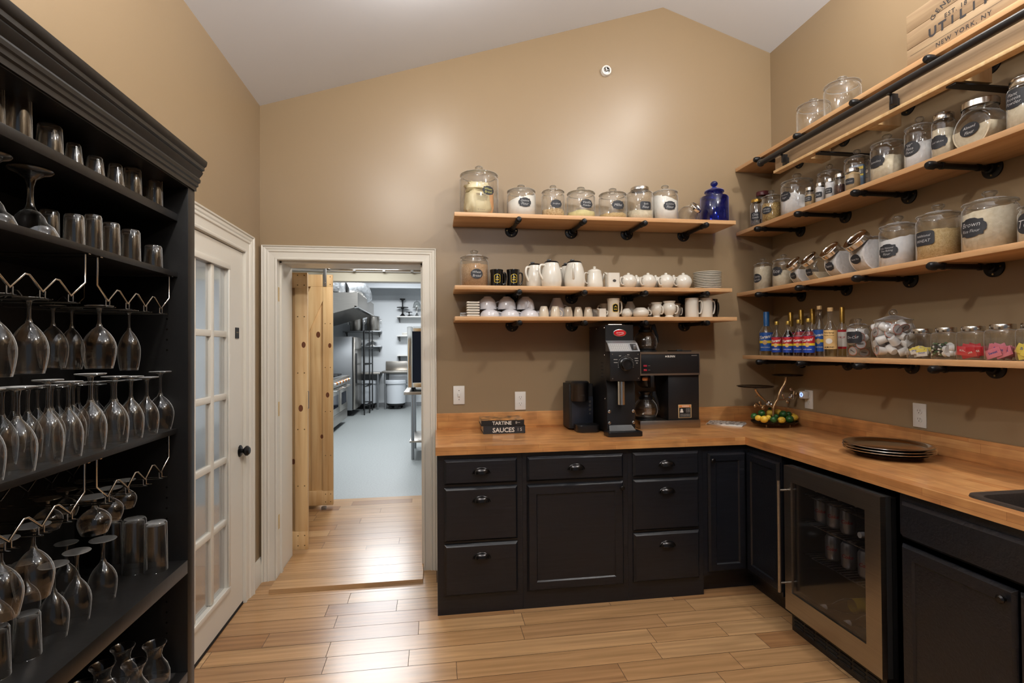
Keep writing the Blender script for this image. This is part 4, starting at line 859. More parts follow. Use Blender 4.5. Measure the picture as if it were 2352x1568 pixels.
# tilted empty candy jar
def drum_jar(name, label, R_, w_, p, rz, tilt, fill, fl, text=None, lidm='chrome', tk='oval', cat='jar', side_text=None, lr=None):
    """round flat-sided jar: drum axis along local x, neck tilted by 'tilt' from vertical towards local -y"""
    r = thing(name, label, cat, world=False, group='slanted round jars'); lr = lr or R_*.62
    prof = [(0, -w_/2), (R_*.78, -w_/2), (R_*.94, -w_/2+w_*.06), (R_, -w_/2+w_*.2), (R_, w_/2-w_*.2), (R_*.94, w_/2-w_*.06), (R_*.78, w_/2), (0, w_/2)]
    b = MB(); b.lathe(prof, (0, 0, R_), 36, (1, 0, 0)); ax = Vector((0, -math.sin(tilt), math.cos(tilt))); c = Vector((0, 0, R_))
    b.lathe([(lr*1.02, R_*.78), (lr*.93, R_*1.02), (lr*.93, R_*1.12)], c, 30, ax); obj('body', b, 'clear glass', r, ang=50)
    obj('lid', MB().lathe([(lr*1.0, R_*1.06), (lr*1.02, R_*1.07), (lr*1.02, R_*1.34), (lr*.97, R_*1.38), (lr*.84, R_*1.38), (lr*.80, R_*1.34), (lr*.5, R_*1.34), (lr*.45, R_*1.36), (0, R_*1.36)], c, 34, ax), lidm, r, ang=30)
    if fill:
        b = MB(); n = 28; zt = R_*2*fl; k = .95
        pts = []
        a0 = math.acos(max(-1, min(1, (R_-zt)/(R_*k)))) if zt < 2*R_*k else PI
        for i in range(n+1):
            a = -a0+2*a0*i/n; pts.append((R_*k*math.sin(a), R_-R_*k*math.cos(a)))
        b.prism(pts, 'X', -w_*.46, w_*.46, 0); obj('filling', b, fill, r, ang=50)
    if text:
        la = obj('label', patch(MB(), outline(tk, R_*.85, R_*.55), lambda x, z: (x*.9, -(R_+.0015)*math.cos(z/R_-.25), R_+(R_+.0015)*math.sin(z/R_-.25))), 'chalkboard label', r)
        b = MB(); put_text(b, text, R_*.6, lambda x, z: (x, -(R_+.003)*math.cos(z/R_-.25), R_+(R_+.003)*math.sin(z/R_-.25)), hmax=R_*.36, shear=.2); obj('lettering', b, 'chalk', la)
    if side_text:
        la = obj('label', patch(MB(), outline('oval', R_*.95, R_*.72), lambda x, z: (-w_/2-.0015, -x, z+R_)), 'chalkboard label', r)
        b = MB()
        for i, l in enumerate(side_text.split('\n')): put_text(b, l, R_*.7, lambda x, z: (-w_/2-.003, -x, z+R_+R_*.12-i*R_*.24), hmax=R_*.2, shear=.2)
        obj('lettering', b, 'chalk', la)
    r.location = p; r.rotation_euler.z = rz; return r
p = at(1588, 480, 'Y', -.15); r = drum_jar('slanted_jar', 'small empty slanted jar with a shiny lid between the buckwheat flour and the blue jar', .058, .085, (p.x-.035, -.17, ZT+.0006), .55, .95, None, 0, lidm='chrome', lr=.043)
# cobalt jar
p = at(1640, 415, 'Y', -.16); H = p.z-ZT; R_ = rad_of(62, 1640, p); r = thing('blue_jar', 'cobalt blue glass jar with a ball-topped lid on the topmost short shelf', 'jar', world=False)
obj('body', MB().lathe([(0, 0), (R_*.97, 0), (R_, .004), (R_, H*.60), (R_*.95, H*.625), (R_*.62, H*.635), (R_*.60, H*.70), (R_*.64, H*.72)], (0, 0, 0), 34), 'blue glass', r, ang=50)
l_ = obj('lid', MB().lathe([(R_*.58, H*.70), (R_*.60, H*.725), (R_*.70, H*.73), (R_*.71, H*.755), (R_*.62, H*.78), (R_*.3, H*.82), (R_*.16, H*.85)], (0, 0, 0), 30), 'blue glass', r, ang=50)
obj('knob', MB().ball((0, 0, H*.925), R_*.27, sz=.8), 'blue glass', l_, ang=80); r.location = (p.x, -.16, ZT+.0006)
# ------------------------------------------------------------------ crockery
def handle_pts(r_, z0, z1, out, n=8): return smooth_path([(r_*.94, 0, z1), (r_+out*.75, 0, z1+.002), (r_+out, 0, (z0+z1)/2+.004), (r_+out*.6, 0, z0+.002), (r_*.94, 0, z0)], n)
def mug(label, r_, h, m, hang, loc, badge=None, group=None, prof=None, out=.026, name='mug', cat='mug'):
    r = thing(name, label, cat, world=False, group=group)
    P = prof or [(.93, 0), (1, .03), (1, .97), (.985, 1)]
    PP = [(0, 0)]+[(r_*a, h*z) for a, z in P]+[(r_*P[-1][0]-.004, h-.001), (r_*.9-.003, h*.1), (0, h*.08)]
    obj('body', MB().lathe(PP, (0, 0, 0), 30), m, r, ang=50); 
    obj('handle', MB(Matrix.Rotation(hang, 4, 'Z')).tube(handle_pts(r_*.97, h*.22, h*.82, out), .0052, 8), m, r, ang=80)
    if badge:
        for k, (w_, h_, mm) in enumerate((( .040, .056, 'label yellow'), (.035, .051, 'black ceramic'))):
            pts = [(x, z if z < 0 else z*(1-.25*abs(x)/(w_/2))) for x, z in outline('rect', w_, h_)]
            la = obj('badge', patch(MB(), pts, cylmap(r_*badge+.0012+.0008*k, h*.5, -PI/2)), mm, r)
        b = MB(); put_text(b, 'INN', .02, cylmap(r_*badge+.0028, h*.42, -PI/2), bold=.02); b.add([(0, .014, 0), (.01, .002, 0), (-.01, .002, 0)], [(0, 1, 2)], lambda p: cylmap(r_*badge+.0028, h*.5, -PI/2)(p[0], p[1])); obj('lettering', b, 'label yellow', la)
    r.location = loc; return r
def bx(u, y=-.16, v=700): return at(u, v, 'Y', y).x
def hz(v, u, z0, y=-.16): return at(u, v, 'Y', y).z-z0
MUGP = [(.88, 0), (.92, .05), (.93, .2), (.90, .5), (.93, .8), (1, .93), (1, 1)]
for k, (u, y, lb) in enumerate(((1141, -.17, 'black mug with a gold-edged badge beside the brown bread flour jar'), (1179, -.17, 'black mug with a gold-edged badge beside the white carafes'))):
    rr = rad_of(29, u, (bx(u, y), y, ZM)); m_ = mug(lb, rr, hz(620, u, ZM, y), 'black ceramic', .15, (bx(u, y), y, ZM+.0006), .93, 'black badge mugs', MUGP, .022)
mug('black mug half hidden behind the two badge mugs on the middle short shelf', .033, .1, 'black ceramic', 3.6, (bx(1152, -.075), -.075, ZM+.0006), None, 'black badge mugs', MUGP, .022)
def carafe_pot(label, u, wpx, vtop, y, hang):
    r = thing('coffee_carafe', label, 'carafe', world=False, group='white insulated carafes with black lids')
    R_ = rad_of(wpx, u, (bx(u, y), y, ZM)); H = hz(vtop, u, ZM, y); hb = H*.87
    obj('body', MB().lathe([(0, 0), (R_*.86, 0), (R_*.93, hb*.03), (R_, hb*.25), (R_*.98, hb*.5), (R_*.86, hb*.78), (R_*.72, hb*.95), (R_*.66, hb), (R_*.6, hb)], (0, 0, 0), 32), 'white ceramic', r, ang=60)
    obj('handle', MB(Matrix.Rotation(hang, 4, 'Z')).tube(smooth_path([(R_*.7, 0, hb*.9), (R_*1.2, 0, hb*.88), (R_*1.32, 0, hb*.62), (R_*1.02, 0, hb*.36), (R_*.9, 0, hb*.33)], 6), .0075, 8), 'white ceramic', r, ang=80)
    b = MB(); b.lathe([(R_*.66, hb-.002), (R_*.70, hb+.003), (R_*.6, hb+H*.05), (R_*.3, hb+H*.07), (0, hb+H*.07)], (0, 0, 0), 26); b.box(-.028, -.002, -.008, .008, hb+H*.04, H, .003); obj('lid', b, 'black plastic', r)
    r.location = (bx(u, y), y, ZM+.0006); return r
carafe_pot('white carafe with a black lid, handle to the left, nearest the black mugs', 1229, 38, 602, -.13, PI+.5)
carafe_pot('widest white carafe with a black lid, handle to the left, second from the black mugs', 1267, 45, 596, -.21, PI+.3)
carafe_pot('white carafe with a black lid, its handle facing the room', 1320, 46, 596, -.20, -PI/2-.35)
carafe_pot('white carafe mostly hidden behind the one with the front-facing handle', 1305, 40, 604, -.085, PI+.1)
def teapot(name, label, cat, u, wpx, vtop, y, zs, prof, hang, spout=None, group=None, flip=False, mt='white ceramic', knobr=.2, rot=0):
    r = thing(name, label, cat, world=False, group=group); R_ = rad_of(wpx, u, (bx(u, y), y, zs)); H = hz(vtop, u, zs, y)
    obj('body', MB().lathe([(0, 0)]+[(R_*a, H*z) for a, z in prof], (0, 0, 0), 30), mt, r, ang=60)
    if hang is not None: obj('handle', MB(Matrix.Rotation(hang, 4, 'Z')).tube(smooth_path([(R_*.85, 0, H*.68), (R_*1.30, 0, H*.68), (R_*1.38, 0, H*.45), (R_*1.2, 0, H*.25), (R_*.88, 0, H*.24)], 5), .0042, 8), mt, r, ang=80)
    if spout is not None: obj('spout', MB(Matrix.Rotation(spout, 4, 'Z')).tube(smooth_path([(R_*.7, 0, H*.35), (R_*1.1, 0, H*.5), (R_*1.25, 0, H*.72)], 5), .009, 8, taper=(1.2, .6)), mt, r, ang=80)
    r.location = (bx(u, y), y, zs+.0006+(H if flip else 0))
    if flip: r.rotation_euler = (PI, 0, rot)
    return r
teapot('lidded_pot', 'small white lidded coffee pot between the carafes and the square creamer', 'pot', 1366, 38, 612, -.16, ZM, [(.92, 0), (1, .03), (.97, .25), (.86, .6), (.78, .74), (.80, .78), (.70, .82), (.4, .88), (.15, .9), (.15, .93), (.2, .97), (.12, 1), (0, 1)], PI+.3, .2)
SUG = [(.45, 0), (.5, .03), (.8, .15), (1, .42), (.97, .58), (.78, .76), (.55, .84), (.56, .86), (.3, .90), (.16, .92), (.18, .97), (.12, 1), (0, 1)]
for k, (u, wd) in enumerate(((1444, 38), (1489, 38), (1530, 38), (1570, 38))):
    teapot('sugar_bowl', 'round white sugar bowl with knobbed lid in the front row, %s from the square creamer' % ORD[k], 'sugar bowl', u, wd, 627, -.18, ZM, SUG, PI+.5 if k < 3 else PI+.2, None, 'round white sugar bowls')
for k, u in enumerate((1462, 1506, 1548)):
    teapot('sugar_bowl', 'round white sugar bowl in the back row, %s from the square creamer' % ORD[k], 'sugar bowl', u, 32, 632, -.085, ZM, SUG, .3, None, 'round white sugar bowls')
def square_pot(label, u, wpx, vtop, y, zs, hs, logo=False, group='square white creamers', dark=False):
    r = thing('creamer', label, 'creamer', world=False, group=group); w_ = rad_of(wpx, u, (bx(u, y), y, zs)); H = hz(vtop, u, zs, y)
    b = MB(); b.prism(rrect(-w_, w_, -w_, w_, w_*.3), 'Z', 0, H*.94, 0); b.prism(rrect(-w_*1.05, w_*1.05, -w_*1.05, w_*1.05, w_*.3), 'Z', 0, H*.08); b.prism([(-w_*.9, H*.8), (-w_*1.5, H), (-w_*.8, H*.96)], 'Y', -w_*.35, w_*.35); obj('body', b, 'white ceramic', r, ang=40)
    obj('handle', MB().tube([(w_*.9, 0, H*.72), (w_*1.6, 0, H*.66), (w_*1.75, 0, H*.60), (w_*1.5, 0, H*.3), (w_*.9, 0, H*.28)], .0045, 8), 'white ceramic', r, ang=60)
    if logo:
        la = obj('badge', patch(MB(), outline('oval', .024, .018), lambda x, z: (x, -w_-.0008, z+H*.45)), 'outlet slot', r)
    r.location = (bx(u, y), y, zs+.0006); return r
square_pot('square white creamer jug with a small dark oval emblem, left of the sugar bowls', 1407, 27, 626, -.19, ZM, 1, True)
# plates
R_ = rad_of(63, 1626, (bx(1626), -.16, ZM)); n = 11; x = bx(1625)
PLP = [(0, .001), (.62, 0), (.66, .002), (.90, .0030), (.99, .0038), (1.005, .0060), (.985, .0080), (.7, .0045), (0, .003)]
pm = None; dz = hz(625, 1626, ZM)/n
for k in range(n):
    if pm is None: pm = obj('saucer', MB().lathe([(R_*a, z) for a, z in PLP], (0, 0, 0), 36), 'white ceramic', ang=60); o = pm
    else: o = pm.copy(); COL.objects.link(o)
    o.location = (x, -.16, ZM+.0006+k*dz); tag(o, 'round white saucer in the stack beside the sugar bowls, ' + ('lowest of the stack' if k == 0 else 'topmost of the stack' if k == n-1 else ORD[k]+' from the bottom'), 'saucer', 'stacked white saucers')
# lowest short shelf
x0, x1 = bx(1071), bx(1100); dz = hz(694, 1085, ZB)/6
for k in range(6):
    r = thing('sugar_caddy', 'small rectangular white dish in the stack beside the inverted cups, ' + ('lowest' if k == 0 else 'topmost' if k == 5 else ORD[k]+' from the bottom'), 'dish', (x0, -.16, ZB+k*dz), 'stacked rectangular white dishes')
    z = ZB+.0006+k*dz; b = MB(); b.box(x0+.008, x1-.008, -.20, -.10, z, z+dz*.38); b.box(x0, x1, -.215, -.085, z+dz*.36, z+dz*.97, .0015); obj('dish', b, 'white ceramic', r)
r = thing('wire_easel', 'small metal wire stand beside the stack of rectangular white dishes', 'stand', (bx(1062), -.15, ZB)); xx = bx(1063)
for z in (.012, .026): obj('wire', MB().tube([(xx-.018, -.2, ZB+z), (xx+.018, -.2, ZB+z), (xx+.018, -.10, ZB+z), (xx-.018, -.10, ZB+z)], .002, 6, True), 'chrome', r)
obj('upright', MB().box(xx-.018, xx-.014, -.2, -.19, ZB+.0005, ZB+.028), 'chrome', r)
CUPP = [(.40, 0), (.43, .06), (.50, .08), (.78, .26), (.93, .5), (.99, .8), (1, 1)]
def cup(label, u, wpx, z0, z1, y, hang, m='bluish ceramic', group='inverted white cups', prof=CUPP, name='cup', up=False, hs=1):
    """rim-down unless up"""
    r = thing(name, label, 'cup', world=False, group=group); R_ = rad_of(wpx, u, (bx(u, y), y, z0)); H = z1-z0; P = [(R_*a, H*z) for a, z in prof]
    obj('body', MB().lathe([(0, .002)]+P+[(P[-1][0]-.003, H-.001), (P[-2][0]-.004, P[-2][1]), (P[-3][0]*.9, P[-3][1]+.003), (0, H*.14)], (0, 0, 0), 30), m, r, ang=60)
    if hang is not None: obj('handle', MB(Matrix.Rotation(hang, 4, 'Z')).tube(smooth_path([(R_*.9, 0, H*.86), (R_*1.3*hs, 0, H*.82), (R_*1.36*hs, 0, H*.55), (R_*.98, 0, H*.38), (R_*.72, 0, H*.34)], 5), .0036, 8), m, r, ang=80)
    r.location = (bx(u, y), y, z0+.0006+(0 if up else H)); r.rotation_euler = (0 if up else PI, 0, 0); return r
zr = lambda v: at(1200, v, 'Y', -.17).z
zm_ = ZB+.052
for k, (u, hg) in enumerate(((1125, .15), (1171, .1), (1215, .05))):
    cup('broad white cup upside down, lower layer, %s from the stack of rectangular dishes' % ORD[k], u, 43, ZB, zm_, -.19, hg, 'bluish ceramic', 'inverted white cups')
for k, u in enumerate((1142, 1186, 1240)):
    cup('broad white cup upside down, lower layer back row, %s from the rectangular dishes' % ORD[k], u, 40, ZB, zm_, -.075, 2.8 if k < 2 else .1, 'bluish ceramic', 'inverted white cups')
for k, (u, hg) in enumerate(((1120, PI), (1164, PI), (1207, PI/2-.1))):
    cup('broad white cup upside down in the upper layer, %s from the rectangular dishes' % ORD[k], u, 40, zm_+.001, zr(681), -.135, hg, 'bluish ceramic', 'inverted white cups')
cup('broad white cup upside down behind the row of small egg cups, handle to the right', 1279, 42, ZB, at(1279, 685, 'Y', -.075).z, -.075, .1, 'bluish ceramic', 'inverted white cups', prof=[(.42, 0), (.46, .06), (.6, .2), (.86, .5), (.97, .75), (1, 1)])
EGG = [(.62, 0), (.66, .03), (.84, .3), (.97, .65), (1, .95), (.98, 1)]
for k, (u, hg) in enumerate(((1249, None), (1275, .1), (1305, None), (1328, None), (1351, None))):
    cup('small cream espresso cup upside down, %s of the front row of five' % ORD[k], u, 22.5 if k < 2 else 20.5, ZB, zr(704), -.19 if k < 2 else -.14, hg, 'cream ceramic', 'small cream espresso cups', EGG)
cup('small cream espresso cup upside down behind the front row of five', 1293, 20, ZB, zr(706), -.10, None, 'cream ceramic', 'small cream espresso cups', EGG)
square_pot('small square white creamer, nearest the big cream badge mug on the lowest short shelf', 1382, 16, 708, -.19, ZB, 1); square_pot('small square white creamer behind the front one on the lowest short shelf', 1366, 13, 709, -.08, ZB, 1)
yy = -.19; R_ = rad_of(28, 1409, (bx(1409, yy), yy, ZB)); mug('large cream mug with a gold-edged badge in the middle of the lowest short shelf', R_, hz(686, 1409, ZB, yy), 'cream ceramic', .15, (bx(1409, yy), yy, ZB+.0006), .93, 'cream badge mugs', MUGP, .02)
mug('cream badge mug standing behind the front one, nearest the wall', R_*.95, .1, 'cream ceramic', 3.4, (bx(1390, -.07), -.07, ZB+.0006), None, 'cream badge mugs', MUGP, .02)
for k, (u, y, vt, w_, z) in enumerate(((1439, -.17, 709, 26, 0), (1447, -.08, 693, 26, 0))):
    teapot('sugar_bowl', ['small round white pot upside down, right of the large cream mug', 'small round white pot upside down at the back, right of the large cream mug'][k], 'pot', u, w_, vt, y, ZB, [(.5, 0), (.52, .04), (.9, .3), (1, .55), (.8, .85), (.62, .92), (.64, 1), (.6, 1)], None, None, 'inverted white pots', True)
teapot('sugar_bowl', 'squat white pot upside down, handle to the right, left of the small pitchers', 'pot', 1471, 38, 707, -.18, ZB, [(.55, 0), (.58, .04), (.9, .25), (1, .5), (.86, .85), (.6, .94), (.6, 1), (.56, 1)], -.1, None, 'inverted white pots', True, rot=0)
PIT = [(.62, 0), (.66, .04), (.5, .12), (.6, .2), (.96, .42), (1, .6), (.86, .78), (.72, .86), (.84, .96), (.9, 1), (.82, .99), (.66, .86)]
for k, (u, y, w_, vt, hg) in enumerate(((1508, -.17, 29, 695, -1.2), (1537, -.20, 32, 692, -1.0), (1553, -.085, 26, 698, -1.2), (1500, -.075, 26, 698, 3.0))):
    teapot('cream_pitcher', ['small white pitcher, the left one of the front pair', 'small white pitcher, the right one of the front pair', 'small white pitcher behind the right one of the front pair', 'small white pitcher behind the left one of the front pair'][k]+' on the lowest short shelf', 'pitcher', u, w_, vt, y, ZB, PIT, hg, PI*.9, 'small white pitchers')
STR = [(.96, 0), (1, .03), (1, .97), (.985, 1)]
for k, (u, m_, y, hg, lb) in enumerate(((1589, 'white ceramic', -.19, -.45, 'tall straight white mug, nearer the pitchers, on the lowest short shelf'), (1621, 'white ceramic', -.19, .0, 'tall straight white mug at the right end of the lowest short shelf'), (1633, 'black ceramic', -.08, .2, 'tall straight black mug behind the white ones at the right end'), (1600, 'black ceramic', -.08, 1.5, 'tall straight black mug hidden between the white ones'))):
    mug(lb, rad_of(30, u, (bx(u, y), y, ZB)), hz(685, u, ZB, -.19)*(1.02 if y > -.1 else 1), m_, hg, (bx(u, y), y, ZB+.0006), None, 'tall straight mugs', STR, .022)
# ================================================================== SIDE WALL SHELF CONTENTS
def rjar(u, wpx, vtop, i, label, x=3.37, **k):
    """jar on side wall shelf i"""
    p = at(u, vtop, 'X', x); zs = RZ[i]; H = p.z-zs; r_ = rad_of(wpx, u, p); f = k.pop('fillf', .5); off = k.pop('off', -.75); gr = k.pop('group', JG)
    k['tang'] = k.get('tang', 0)+off
    r = jar('storage_jar', label, r_, H-.001, fh=H*f, group=gr, **k); r.location = (x, p.y, zs+.0006); r.rotation_euler.z = face_cam(Vector((x, p.y, zs))); r['size'] = (r_, H); return r
# second shelf
rjar(1737, 27, 459, 1, 'narrow gold-lidded jar of chia seeds nearest the corner on the second side shelf', x=3.33, fill='chia', fillf=.30, lid='screw', lidmat='gold foil', text='Chia\nSeeds', tk='rect', tz=.46, off=-.2)
rjar(1752, 33, 441, 1, 'maroon-lidded clamp jar behind the gold-lidded chia jar on the second side shelf', x=3.44, fill='chia', fillf=.3, lid=.03, lidmat='maroon lid')
rjar(1772, 45, 437, 1, 'glass jar full of golden barley grains on the second side shelf', fill='barley grain', fillf=.60, text='White\nQuinoa', tz=.52, tw=.85, off=-.55, seed=3)
rjar(1830, 72, 399, 1, 'large glass jar of white powdered sugar on the second side shelf', fill='sugar white', fillf=.46, bump=.010, slope=-.35, text='Powdered\nSugar', tz=.58, off=-.85, seed=6)
for k, (u, wp, vt, fl, ff, tx, lb) in enumerate(((1860, 23, 431, 'spice tan', .62, 'Garlic\nPowder', 'small silver-lidded spice jar of tan powder, beside the powdered sugar'), (1884, 22, 421, 'sugar white', .80, 'Salt', 'small silver-lidded jar of white powder, second small jar from the powdered sugar'),
        (1907, 23, 411, 'sugar white', .82, 'Baking\nSoda', 'small silver-lidded jar of white powder, third small jar from the powdered sugar'), (1929, 27, 400, 'cloves', .5, None, 'small silver-lidded jar of dark brown cloves'), (1958, 34, 388, 'spice tan', .78, 'Cumin', 'silver-lidded jar of tan cumin, biggest of the small spice jars'))):
    rjar(u, wp, vt, 1, lb, x=3.295, fill=fl, fillf=ff, lid=.015 if 0 else 'screw', text=tx, tk='rect', tw=.6, tz=.48, off=-.45, group='small silver-lidded spice jars', seed=k)
rjar(1905, 56, 378, 1, 'glass jar standing behind the small spice jars on the second side shelf', x=3.43, fill='flour cream', fillf=.25)
r = rjar(1968, 58, 344, 1, 'glass jar with a blue oat bag inside on the second side shelf', x=3.40)
t = thing('oat_bag', 'blue and yellow bag of oats inside a glass jar on the second side shelf', 'bag', world=False); R_, H = r['size']
b = MB(); b.box(-R_*.62, R_*.62, -R_*.3, R_*.3, .008, H*.66, .012); obj('bag', b, 'bag blue', t)
la = obj('label', MB().box(-R_*.58, R_*.6, -R_*.3-.0015, -R_*.3, H*.40, H*.60), 'label yellow', t); la2 = obj('label', MB().box(-R_*.5, R_*.6, -R_*.3-.003, -R_*.3-.0016, H*.44, H*.54), 'black ceramic', t)
b = MB(); put_text(b, 'OATS', R_*.85, lambda x, z: (x, -R_*.3-.0035, z+H*.49), bold=.03); obj('lettering', b, 'label white', la2)
b = MB(); [put_text(b, s_, R_*.7, lambda x, z: (x, -R_*.3-.0008, z+H*zz)) for s_, zz in (('ROLLED', .63), ('WHOLE GRAIN', .33), ('GLUTEN FREE', .26))]; obj('lettering', b, 'label white', t)
t.location = r.location; t.location.z += .002; t.rotation_euler.z = r.rotation_euler.z-.35
rjar(2037, 76, 309, 1, 'glass jar of cream semolina on the second side shelf', fill='flour cream', fillf=.5, text='Semolina', tz=.55, off=-.75, seed=2, tw=1.05)
rjar(2112, 70, 269, 1, 'tall glass jar of white pizza flour on the second side shelf', fill='sugar white', fillf=.48, slope=.3, text='"00"\nPizza\nFlour', tk='oval', tz=.52, off=-.7, seed=4, tw=1.1)
rjar(2167, 55, 263, 1, 'steel-lidded glass jar of oat bran on the second side shelf', x=3.35, fill='flour cream', fillf=.66, lid=.028, text='OAT BRAN', tz=.45, off=-.55, seed=5)
p = at(2250, 285, 'X', 3.36); R_ = .086; d = drum_jar('drum_jar', 'round flat-sided jar of almond flour with a steel lid on the second side shelf', R_, .10, (3.37, p.y+.005, RZ[1]+.0006), 0, 0, 'flour cream', .55, lidm='brushed lid steel', lr=.062)
d.rotation_euler.z = face_cam(p)-.75+PI/2                       # flat side to the room
la = obj('label', patch(MB(), outline('oval', .085, .056), lambda x, z: (-.0515, -x, z+R_)), 'chalkboard label', d)
b = MB(); put_text(b, 'Almond', .055, lambda x, z: (-.0525, -x, z+R_+.010), hmax=.016, shear=.25); put_text(b, 'Flour', .042, lambda x, z: (-.0525, -x, z+R_-.012), hmax=.015, shear=.25); obj('lettering', b, 'chalk', la)
rjar(2358, 92, 180, 1, 'square-shouldered jar of plant protein powder at the right picture edge of the second side shelf', x=3.36, fill='flour cream', fillf=.52, lid=.03, text='Plant\nProtein\nPowder', tz=.72, off=-.75, tw=1.25, seed=9)
# third shelf
rjar(1752, 40, 593, 2, 'glass jar of white corn starch nearest the corner on the third side shelf', fill='flour cream', fillf=.72, text='Corn\nStarch', tk='oval', tz=.5, off=-.8, seed=1)
rjar(1744, 30, 610, 2, 'small dark-labelled jar half hidden behind the corn starch on the third side shelf', x=3.46, fill='flour cream', fillf=.4)
rjar(1799, 48, 584, 2, 'glass jar half full of rice on the third side shelf', fill='flour cream', fillf=.48, text='Rice', tz=.62, off=-.75, seed=2)
for k, (u, v, R_, fl, ff, tx, tk, lb) in enumerate(((1842, 625, .072, 'sugar white', .62, 'Potato\nStarch'.replace('\n', ' '), 'plaque', 'smallest slanted jar of white powder with a chrome lid, nearest the corner'), (1880, 620, .074, 'flour cream', .36, 'Rice Flour', 'rect', 'slanted jar with a chrome lid, less than half full, second from the corner'),
        (1932, 612, .084, 'sugar white', .85, 'Tapioca', 'plaque', 'big slanted jar of white flour with a chrome lid, third from the corner'), (1998, 600, .094, 'sugar white', .88, 'Sweet Rice', 'oval', 'largest slanted jar of white flour with a chrome lid and an oval label'))):
    p = at(u, v, 'X', 3.36); drum_jar('slanted_jar', lb, R_, R_*1.25, (3.375, p.y, RZ[2]+.0006), -PI/2-.12+.95*0, .85, fl, ff, tx, tk=tk, lr=R_*.68)
for k, (u, w_, vt, ff) in enumerate(((1898, 40, 600, .55), (1960, 50, 585, .6))):
    pass
rjar(2062, 86, 496, 2, 'glass jar of very white fine flour, first upright jar past the slanted ones', fill='sugar white', fillf=.55, slope=.15, text='Oat Natural\nFine Baking\nFlour', tz=.40, off=-.62, seed=3, tw=1.15)
rjar(2155, 103, 469, 2, 'large glass jar of golden wheat meal on the third side shelf', fill='bran tan', fillf=.52, text='Additional\nWHEAT', tk='rect', tz=.50, off=-.72, seed=7, tw=1.2)
rjar(2273, 130, 438, 2, 'largest glass jar, nearly full of brown rice flour, on the third side shelf', fill='flour cream', fillf=.66, slope=.12, text='Brown\nRice Flour', tk='plaque', tz=.50, off=-.72, seed=8, tw=1.35)
rjar(2392, 110, 452, 2, 'glass jar of teff cut by the right picture edge of the third side shelf', fill='flour cream', fillf=.50, text='Teff', tk='oval', tz=.55, off=-.6, seed=9, tw=1.3)
# empty jars on the topmost shelf
rjar(1868, 76, 228, 0, 'empty glass jar nearer the corner on the topmost side shelf', x=3.39, group='empty glass jars on the topmost shelf')
rjar(1934, 84, 177, 0, 'larger empty glass jar, farther from the corner, on the topmost side shelf', x=3.39, group='empty glass jars on the topmost shelf')
